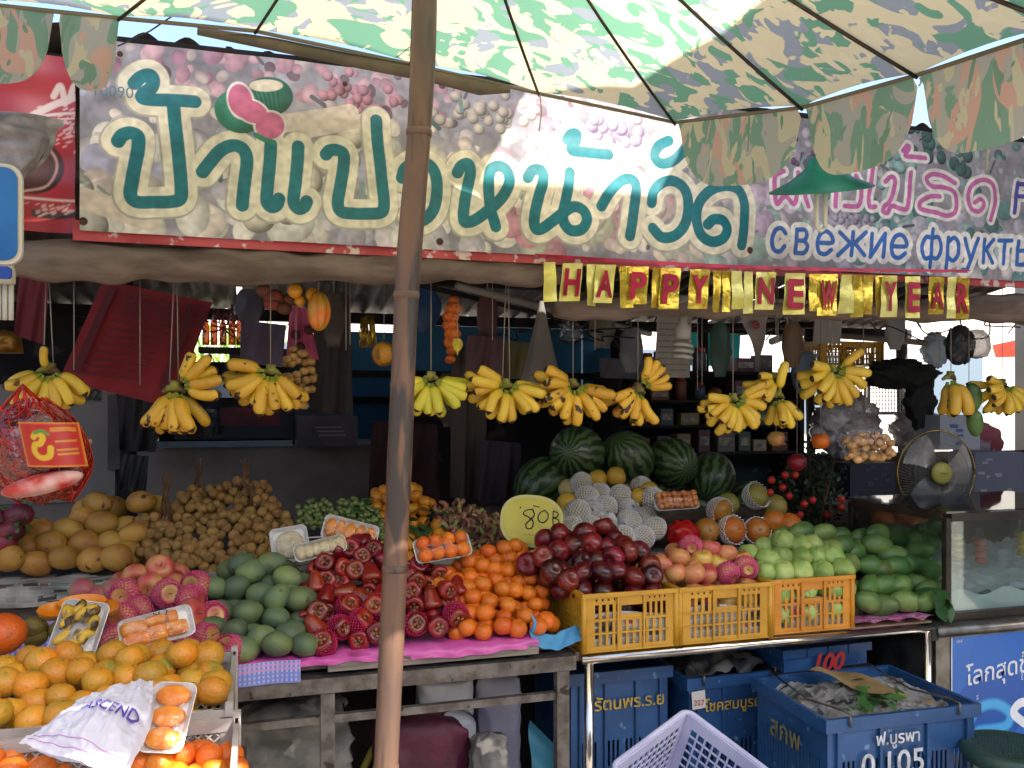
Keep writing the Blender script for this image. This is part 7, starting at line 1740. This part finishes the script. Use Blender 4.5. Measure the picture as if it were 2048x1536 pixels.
# ================================================================== BACK OF THE STALL
print('back')
M_gw = mat('grey_wall_paint', '817a77', '6b6562', scale=3, rough=.7, bump=.1)
vz = P(450, 893, 4.4).z
vh = empty('grey_vehicle', (-1.0, 4.4, 0), 'side of a grey vehicle parked behind the stall, with blue trim and number 432', 'vehicle')
b = MB(); b.box(-2.6, P(800, 900, 4.4).x, 4.4, 5.2, .35, vz); b.build('body_side', M_gw, vh)
b = MB(); b.box(-2.6, P(230, 900, 4.38).x, 4.385, 4.399, vz-.25, P(200, 770, 4.38).z); b.build('rear_panel', mat('grey_panel2', '8a8380', '75706d', scale=3, rough=.6), vh)
b = MB(); b.box(P(318, 880, 4.37).x, P(585, 880, 4.37).x, 4.372, 4.388, vz-.002, vz+.028); b.build('blue_trim', mat('blue_trim', '6f8496', rough=.35, metal=.3), vh)
b = MB(); b.box(P(215, 850, 4.36).x, P(240, 850, 4.36).x, 4.365, 4.383, vz-.1, P(200, 790, 4.36).z); b.build('pillar_trim', M_grey, vh)
b = MB(); x0, x1 = P(318, 830, 4.5).x, P(590, 830, 4.5).x; b.box(x0, x1, 4.5, 4.51, vz, vz+.42); b.build('window_glass', mat('window_dark', '1c1c22', rough=.08), vh)
b = MB(); b.box(P(385, 830, 4.46).x, P(470, 830, 4.46).x, 4.46, 4.47, P(400, 795, 4.46).z, P(400, 750, 4.46).z); b.build('painted_reflection', mat('pale_reflection', 'c9d4e2', '8fa2c4', scale=4, rough=.2, emit=0), vh)  # painted panel standing in for the bright reflection on the glass
b = MB(); b.box(P(440, 830, 4.47).x, P(560, 830, 4.47).x, 4.47, 4.48, P(400, 852, 4.46).z, P(400, 815, 4.46).z); b.build('red_seat', mat('seat_red', '7a2030', '501822', scale=6, rough=.6), vh)
tb = MB(); text_mb('- 432', .075, (1, 0, .01), (0, 0, 1), P(128, 800, 4.38)-Vector((0, .012, 0)), mb=tb, offset=.003); tb.build('number_letters', mat('number_black', '0c0c0e', rough=.5), vh)
for x in (-2.2, P(700, 900, 4.8).x-.5):
    b = MB(); b.lathe([(.1, -.09), (.30, -.09), (.32, -.05), (.32, .05), (.30, .09), (.1, .09)], 28, 0, Matrix.Translation((x, 4.62, .32)) @ Matrix.Rotation(R(90), 4, 'X')); b.build('wheel', M_black, vh)
# clear cup and black bottle
q = P(421, 845, 4.2); b = MB(); b.lathe([(.03, -.07), (.042, .06), (.044, .062), (.04, .058), (.028, -.068)], 18, 0, Matrix.Translation(q)); tag(b.build('plastic_cup', film_mat('cup_film', 'd8e0e0', .25, .1)), 'clear plastic cup standing on the blue trim of the vehicle', 'cup')
cloth('black_bag', [(243, 908), (298, 912), (292, 990), (240, 978)], 3.9, mat('black_bag', '0f0f12', rough=.5), 'black bag hanging on the grey vehicle behind the yellow mangoes', 'bag')
cloth('grey_jacket', [(232, 780), (320, 790), (312, 905), (240, 900)], 4.1, mat('charcoal_cloth', '2e2a2c', rough=.8), 'charcoal grey cloth hanging behind the banana hand with raised fingers', 'cloth', amp=.02)
bx = empty('grey_box', P(650, 895, 4.25), 'dull grey printed box on top of the vehicle side, left of the bamboo pole', 'box')
b = MB(); a_, c_ = P(595, 890, 4.25), P(715, 832, 4.25); b.box(a_.x, c_.x, 4.25, 4.36, vz+.001, c_.z); b.build('box_body', mat('dull_lilac', '565261', '45424e', scale=6, rough=.7), bx)
b = MB()
for i in range(3): p = P(630+i*4, 856+i*8, 4.247); b.box(p.x, p.x+.13, 4.2465, 4.2485, p.z, p.z+.006)
b.build('print_lines', mat('pale_lilac', '8a8696', rough=.7), bx)
cloth('maroon_cloth', [(745, 842), (872, 850), (880, 1010), (735, 1010)], 3.9, mat('maroon_dark', '3a0f18', '2a0b12', scale=4, rough=.8), 'very dark maroon cloth hanging behind the bamboo pole and small oranges', 'cloth', amp=.02)
for i, (x0, y0, x1, y1, Y, lab, col_) in enumerate([(628, 600, 700, 830, 3.9, 'brown grey cloth hanging between the longans and the small melon', '3f3836'), (905, 690, 970, 1000, 3.8, 'dull brown cloth hanging beneath the marigold garland', '4a3f3a'), (935, 670, 1010, 760, 3.6, 'dull pink cloth peak behind the wide yellow banana hand', '5f474a'),
       (1000, 680, 1060, 760, 3.7, 'faded yellow green cloth behind the raised banana fingers', '6a6440'), (960, 880, 1040, 1010, 3.7, 'dark purple apron hanging behind the price board', '2f2636'), (1200, 715, 1300, 760, 4.2, 'grey plastic sheet before the blue fence', '5a5a62')]):
    cloth('hung_cloth', [(x0, y0), (x1, y0+6), (x1+6, y1), (x0-4, y1-5)], Y, mat('hung_'+col_, col_, rough=.8), lab, 'cloth', amp=.015, seed=i)
# blue boards
M_bb = mat('blue_board', '2f7fae', '256b98', scale=3, rough=.55)
bf = empty('blue_fence', (P(980, 700, 5.3).x, 5.3, 0), 'bright blue board fence behind the stall between the marigolds and the dark cupboard', 'fence')
for i, (x0, x1) in enumerate([(700, 795), (800, 985), (986, 1075), (1076, 1165), (1166, 1245)]):
    b = MB(); b.box(P(x0, 700, 5.3).x, P(x1, 700, 5.3).x-.006, 5.3+.004*(i % 2), 5.33, .3, P(1000, 655, 5.3).z-(0 if i else .05)); b.build('fence_board', M_bb, bf)
for z_ in (P(750, 748, 5.25).z, P(750, 800, 5.25).z):
    b = MB(); b.box(P(700, 700, 5.25).x, P(1245, 700, 5.25).x, 5.25, 5.29, z_-.02, z_+.02); b.build('fence_rail', M_dark, bf)
tl_ = cloth('turquoise_sheet', [(1375, 665), (1480, 668), (1478, 735), (1372, 730)], 5.2, mat('turquoise', '1f8f94', rough=.5, trans=.2), 'turquoise sheet hanging at the back behind the pennant', 'sheet')
# dark cupboard with shelves
cp = empty('dark_cupboard', (P(1290, 900, 4.3).x, 4.3, 0), 'tall dark green brown shelf unit behind the watermelons', 'shelf unit')
x0, x1 = P(1245, 900, 4.3).x, P(1600, 900, 4.3).x; zt_ = P(1400, 742, 4.3).z
b = MB(); b.box(x0, x1, 4.62, 4.65, 0, zt_); b.build('back_board', mat('dark_teal_board', '26403c', '1d2f2c', scale=4, rough=.8), cp)
for z_ in (P(1400, 905, 4.3).z, P(1400, 850, 4.3).z, P(1400, 800, 4.3).z, zt_): b = MB(); b.box(x0, x1, 4.3, 4.62, z_-.015, z_); b.build('shelf_board', M_dark, cp)
for x in (x0-.03, x1): b = MB(); b.box(x, x+.03, 4.3, 4.65, 0, zt_); b.build('side_board', M_dark, cp)
# dark hoardings that close the back below eye level
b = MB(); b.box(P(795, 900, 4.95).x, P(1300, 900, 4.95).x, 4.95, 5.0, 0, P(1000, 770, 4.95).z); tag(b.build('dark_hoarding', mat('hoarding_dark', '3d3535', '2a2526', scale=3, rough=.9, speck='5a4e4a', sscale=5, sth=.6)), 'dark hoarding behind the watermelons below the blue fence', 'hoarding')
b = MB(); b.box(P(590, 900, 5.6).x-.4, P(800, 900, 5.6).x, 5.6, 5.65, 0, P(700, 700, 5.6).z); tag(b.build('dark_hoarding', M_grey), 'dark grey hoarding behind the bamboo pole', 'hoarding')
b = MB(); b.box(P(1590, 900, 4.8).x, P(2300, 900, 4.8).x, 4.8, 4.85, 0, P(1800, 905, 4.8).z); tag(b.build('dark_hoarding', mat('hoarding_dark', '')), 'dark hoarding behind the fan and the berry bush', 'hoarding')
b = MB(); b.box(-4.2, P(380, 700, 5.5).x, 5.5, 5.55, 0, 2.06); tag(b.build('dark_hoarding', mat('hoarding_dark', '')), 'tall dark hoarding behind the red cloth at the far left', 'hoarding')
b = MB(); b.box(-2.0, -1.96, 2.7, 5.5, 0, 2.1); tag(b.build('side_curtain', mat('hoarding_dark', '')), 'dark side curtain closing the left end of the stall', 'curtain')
# gold-lit bottles
for i, (px, hgt) in enumerate([(412, 60), (428, 75), (446, 62), (464, 82), (480, 70)]):
    q = P(px, 690, 4.0); k_ = m2(q); b = MB(); b.lathe([(7*k_, 0), (7*k_, hgt*.6*k_), (3*k_, hgt*.8*k_), (3*k_, hgt*k_), (0, hgt*k_)], 12, 0, Matrix.Translation(q)); tag(b.build('bottle', film_mat('amber_glass', 'b5761a', .2, .1)), 'amber glass bottle in the row above the sunlit grass, left of the purple bag', 'bottle', 'amber bottles in the back')
b = MB(); a_ = P(398, 694, 4.0); c_ = P(490, 694, 4.0); b.box(a_.x, c_.x, 3.95, 4.08, a_.z-.025, a_.z-.002); tag(b.build('bottle_shelf', M_dark), 'narrow dark shelf carrying the amber bottles', 'shelf')
rr = random.Random(14); b = MB()
for i in range(260): p = Vector((rr.uniform(P(360, 740, 7).x, P(560, 740, 7).x), 7+rr.uniform(-.3, .3), 0)); leaf(b, p+Vector((0, 0, rr.uniform(1.2, 1.9))), rr.uniform(.25, .5), .012, (rr.uniform(-.5, .5), rr.uniform(-1.6, -.7), rr.uniform(0, 6.28)))
tag(b.build('tall_grass', mat('sunlit_grass', '6f9a3a', '8fae4f', scale=5, rough=.6, trans=.4)), 'patch of sunlit tall grass seen through the gap below the amber bottles', 'grass', kind='stuff')
# right back: yellow crate on top, white basket, plastic sheets, net bundle, lampshade, red roof
fruit_crate('plastic_crate', tuple(P(1640, 730, 4.2)), P(1765, 730, 4.2).x-P(1640, 730, 4.2).x, .34, .14, M_cry, 'small yellow crate high at the back behind the full banana hand', 'yellow fruit crates')
wbp = P(1735, 830, 4.3); wb = empty('white_basket', wbp, 'white lattice basket lying behind the knotted fruit bag', 'basket')
Ww = P(1842, 830, 4.3).x-wbp.x; Hw = P(1735, 758, 4.3).z-wbp.z; M_wp = mat('white_basket_plastic', 'b5b0ac', rough=.4)
b = MB(); b.panel(Ww, Hw, .004, lhol(Ww, Hw), 0, Matrix.Translation(wbp)); b.build('wall_panel', M_wp, wb)
b = MB(); b.panel(.3, Hw, .004, lhol(.3, Hw), 0, Matrix.Translation(wbp+Vector((0, .006, 0))) @ Matrix.Rotation(R(90), 4, 'Z')); b.build('wall_panel', M_wp, wb)
b = MB(); b.box(0, Ww, .02, .32, .0, .005, 0, Matrix.Translation(wbp)); b.build('base_panel', M_wp, wb)
def bundle(px, py, rx, ry, Y, name, m_, lab, cat, amp=.12, seed=0, dy=.5):
    q = P(px, py, Y); k_ = m2(q); b = MB()
    def f(v): n_ = 1+amp*(math.sin(v.x*7+seed)*math.sin(v.z*9+seed)+.6*math.sin(v.x*17+v.z*13+seed*3)+.4*math.sin(v.z*31+v.y*23)); return Vector((q.x+v.x*rx*k_*n_, q.y+v.y*rx*k_*dy*n_, q.z+v.z*ry*k_*n_))
    b.add(*sphere_mesh(f, 40, 28)); o = b.build(name, m_); tag(o, lab, cat); return o
bundle(1800, 748, 82, 30, 4.0, 'net_bundle', mat('black_net', '1f2422', '141816', scale=30, rough=.8, bump=.8), 'dark bundled net draped behind the knotted fruit bag', 'net', seed=1)
bundle(1840, 800, 34, 60, 4.05, 'net_bundle', mat('black_net', ''), 'dark end of bundled net hanging left of the two green mangoes', 'net', seed=2)
M_cp = mat('clear_crumpled_plastic', 'd8d0d4', '958d94', scale=9, rough=.18, bump=1, bscale=18, lo=.42, hi=.58, speck='dcd8dc', sscale=9, sth=.64)
bundle(1690, 850, 75, 62, 4.35, 'plastic_pile', M_cp, 'crumpled shiny plastic pile behind the knotted fruit bag', 'plastic', seed=3)
bundle(1835, 860, 60, 45, 4.3, 'plastic_pile', M_cp, 'crumpled clear plastic catching light above the fan', 'plastic', seed=4)
for i, (x0, y0, x1, y1, lab, bcol) in enumerate([(1880, 830, 1960, 900, 'white printed carton behind the fan', 'a8b0c0'), (1950, 905, 2048, 990, 'stack of pale printed packs at the right edge above the glass case', '6f7488'), (1700, 925, 1790, 1000, 'dim blue grey carton beneath the knotted fruit bag', '2c3040')]):
    a_, c_ = P(x0, y1, 3.9), P(x1, y0, 3.9); root = empty('carton', ((a_.x+c_.x)/2, 3.9, a_.z), lab, 'carton'); b = MB(); b.box(a_.x, c_.x, 3.9, 4.1, a_.z, c_.z); b.build('carton_body', mat('carton_'+bcol, bcol, rough=.7), root)
    b = MB(); r = random.Random(i)
    for k in range(9): x = r.uniform(a_.x+.01, c_.x-.06); z = r.uniform(a_.z+.01, c_.z-.03); b.box(x, x+r.uniform(.02, .05), 3.8965-.0004*k, 3.8985, z, z+r.uniform(.008, .025))
    b.build('printed_blocks', mat('carton_print%d' % i, ['5a6fae', 'a5a8b4', '3f4450'][i], rough=.7), root)
b = MB(); b.box(P(1700, 1005, 3.9).x-.3, 4.2, 3.7, 4.4, .9, .95); tag(b.build('back_table', M_dark), 'dark back table behind the glass case', 'table')
bundle(1955, 885, 58, 40, 4.2, 'red_umbrella_cloth', mat('dusty_red', '8a4450', 'a89aa4', scale=5, rough=.6, lo=.5, hi=.55), 'folded pink red cloth behind the fan on the right', 'cloth', amp=.05, seed=6)
b = MB(); q = P(1953, 690, 3.4); b.lathe([(0, -.07), (.05, -.06), (.065, -.02), (.06, .04), (.03, .075), (0, .08)], 24, 0, Matrix.Translation(q)); tag(b.build('glass_globe', film_mat('milky', 'b8b4b4', .2, .2)), 'milky globe hanging near the right edge above the green mangoes', 'globe')
bundle(1920, 690, 34, 40, 3.6, 'dark_bag', mat('grey_black_bag', '2a2a2e', '3a3a3e', scale=10, rough=.35), 'black plastic bag hanging beside the milky globe', 'plastic bag', amp=.06, seed=7)
bundle(1870, 700, 30, 36, 4.6, 'white_bag', mat('bluish_bag', 'b8c4cc', rough=.3, trans=.4), 'bluish white bag in the bright gap right of the yellow crate', 'plastic bag', seed=8)
cloth('red_parasol', [(1985, 690), (2100, 665), (2120, 712), (1990, 715)], 6.0, mat('bright_red_canvas', 'c8321c', rough=.5, trans=.4), 'bright red canvas edge in the sun at the far right', 'canvas')
rr = random.Random(17)
for i in range(14):                                   # tangled wires under the roof
    Y = rr.uniform(3.2, 4.6); x = rr.choice([rr.uniform(940, 1300), rr.uniform(1450, 2040)]); b = MB(); pts = [P(x+k*rr.uniform(12, 30), 628+rr.uniform(0, 55), Y+k*.04) for k in range(6)]
    for p in pts: p.z = min(p.z, zroof(p.y)-.05)
    b.tube([tuple(q) for q in spline(pts, 5)], .004, 5); tag(b.build('loose_wire', M_black), 'loose black wire sagging under the stall roof', 'wire', 'loose wires under the roof')
# sunlit white building and awnings across the back street
wbld = empty('white_building', (2, 11, 0), 'overexposed white building glimpsed through the gap behind the stall', 'building')
b = MB(); b.box(-9, 16, 11, 13, 0, 4.2); b.build('wall', mat('white_wall', 'd8d4cc', 'c9c4ba', scale=1, rough=.8), wbld)
for i in range(9):
    b = MB(); b.box(-8+i*2.6, -7+i*2.6, 10.97, 10.99, 1.1, 2.3); b.build('window', mat('window_blue', '5a6a78', rough=.2), wbld)
b = MB(); b.box(-9.2, 16.2, 10.7, 13, 4.2, 4.35); b.build('roof', M_grey, wbld)

# ================================================================== MORE CLUTTER inside the stall
print('clutter')
rr = random.Random(77)
PC = ['7a4a3a', '4a5a6a', '8a7a4a', '5a3a4a', '6a6a6a', '3f5a4a', '9a8a7a', '704030']
k = 0
for z_px in (905, 850, 800, 742):
    zz = P(1400, z_px, 4.3).z; x = x0_c = P(1262, 900, 4.3).x
    while x < P(1590, 900, 4.3).x-.12:
        w_ = rr.uniform(.07, .15); h_ = rr.uniform(.06, .13); col_ = PC[k % len(PC)]; kind = rr.random()
        root = empty('stock_packet' if kind < .6 else 'storage_jar', (x+w_/2, 4.36, zz), 'dim goods standing on the dark shelf unit behind the watermelons', 'packet' if kind < .6 else 'jar', 'goods on the dark shelf unit')
        b = MB()
        if kind < .6: b.box(x, x+w_, 4.34, 4.44, zz+.0005, zz+h_); b.build('packet_body', mat('stock_'+col_, col_, rough=.5), root); b = MB(); b.box(x+.01, x+w_-.01, 4.3385, 4.3395, zz+h_*.3, zz+h_*.7); b.build('packet_label', mat('stock_label', 'a8a090', '6a6a70', scale=30, rough=.6), root)
        else: b.lathe([(w_*.4, .0005), (w_*.42, h_*.8), (w_*.3, h_*.9)], 16, 0, Matrix.Translation((x+w_/2, 4.39, zz))); b.build('jar_body', mat('stock_'+col_, ''), root); b = MB(); b.lathe([(w_*.32, h_*.9), (w_*.32, h_*1.08), (0, h_*1.08)], 16, 0, Matrix.Translation((x+w_/2, 4.39, zz))); b.build('jar_lid', mat('jar_lid', '9a2a2a', rough=.4), root)
        x += w_+rr.uniform(.01, .06); k += 1
# plastic carrier bags, packets on hooks and sheets hanging under the roof
for i, (px, py, w_, h_, Y, col_, lab) in enumerate([(500, 615, 26, 40, 3.7, '6a6470', 'small grey carrier bag hanging under the roof right of the amber bottles'), (668, 640, 24, 60, 3.5, '5f5248', 'brown carrier bag hanging under the roof right of the star fruit'),
        (850, 620, 30, 50, 3.9, '3a5a8a', 'blue carrier bag hanging just right of the bamboo pole'), (975, 640, 20, 60, 3.7, '704a4a', 'dull red packet strip hanging behind the wide yellow hand'), (1205, 655, 26, 46, 3.8, '7a7468', 'tan carrier bag hanging before the blue fence'),
        (1262, 700, 24, 50, 3.9, '8a8a90', 'pale grey carrier bag hanging by the roof post in the middle'), (1440, 700, 24, 60, 3.9, '4a6a5a', 'green packet strip hanging left of the pennant'), (1585, 690, 22, 50, 3.9, '8a6a4a', 'tan packet strip hanging right of the pennant'),
        (1608, 745, 30, 46, 4.1, '6a7a8a', 'blue grey carrier bag hanging left of the full banana hand'), (1790, 660, 22, 44, 4.1, 'a8a4a0', 'white carrier bag hanging above the dark net'), (905, 800, 34, 60, 3.9, '5f564e', 'brown sack hanging beneath the greenish banana hand')]):
    q = P(px, py, Y); k_ = m2(q); root = empty('carrier_bag', q, lab, 'bag', 'bags hanging inside the stall'); b = MB()
    def cb_(u, v): a = 2*math.pi*u; r_ = w_*k_*(.22+.78*math.sin(math.pi*min(.93, .08+v*.9))**.6)*(1+.12*float(crease(u*2, v, .4, i))); return (q.x+math.cos(a)*r_, q.y+math.sin(a)*r_*.4, q.z+h_*k_*(.9-1.8*v))
    b.grid(cb_, 28, 18); b.build('bag_body', mat('bag_'+col_, col_, rough=.35, trans=.3, bump=.3), root)
    b = MB(); t_ = q+Vector((0, 0, h_*k_*.85)); b.tube([t_, t_+Vector((0, 0, .12))], .003, 5); b.build('bag_tie', M_rope, root)
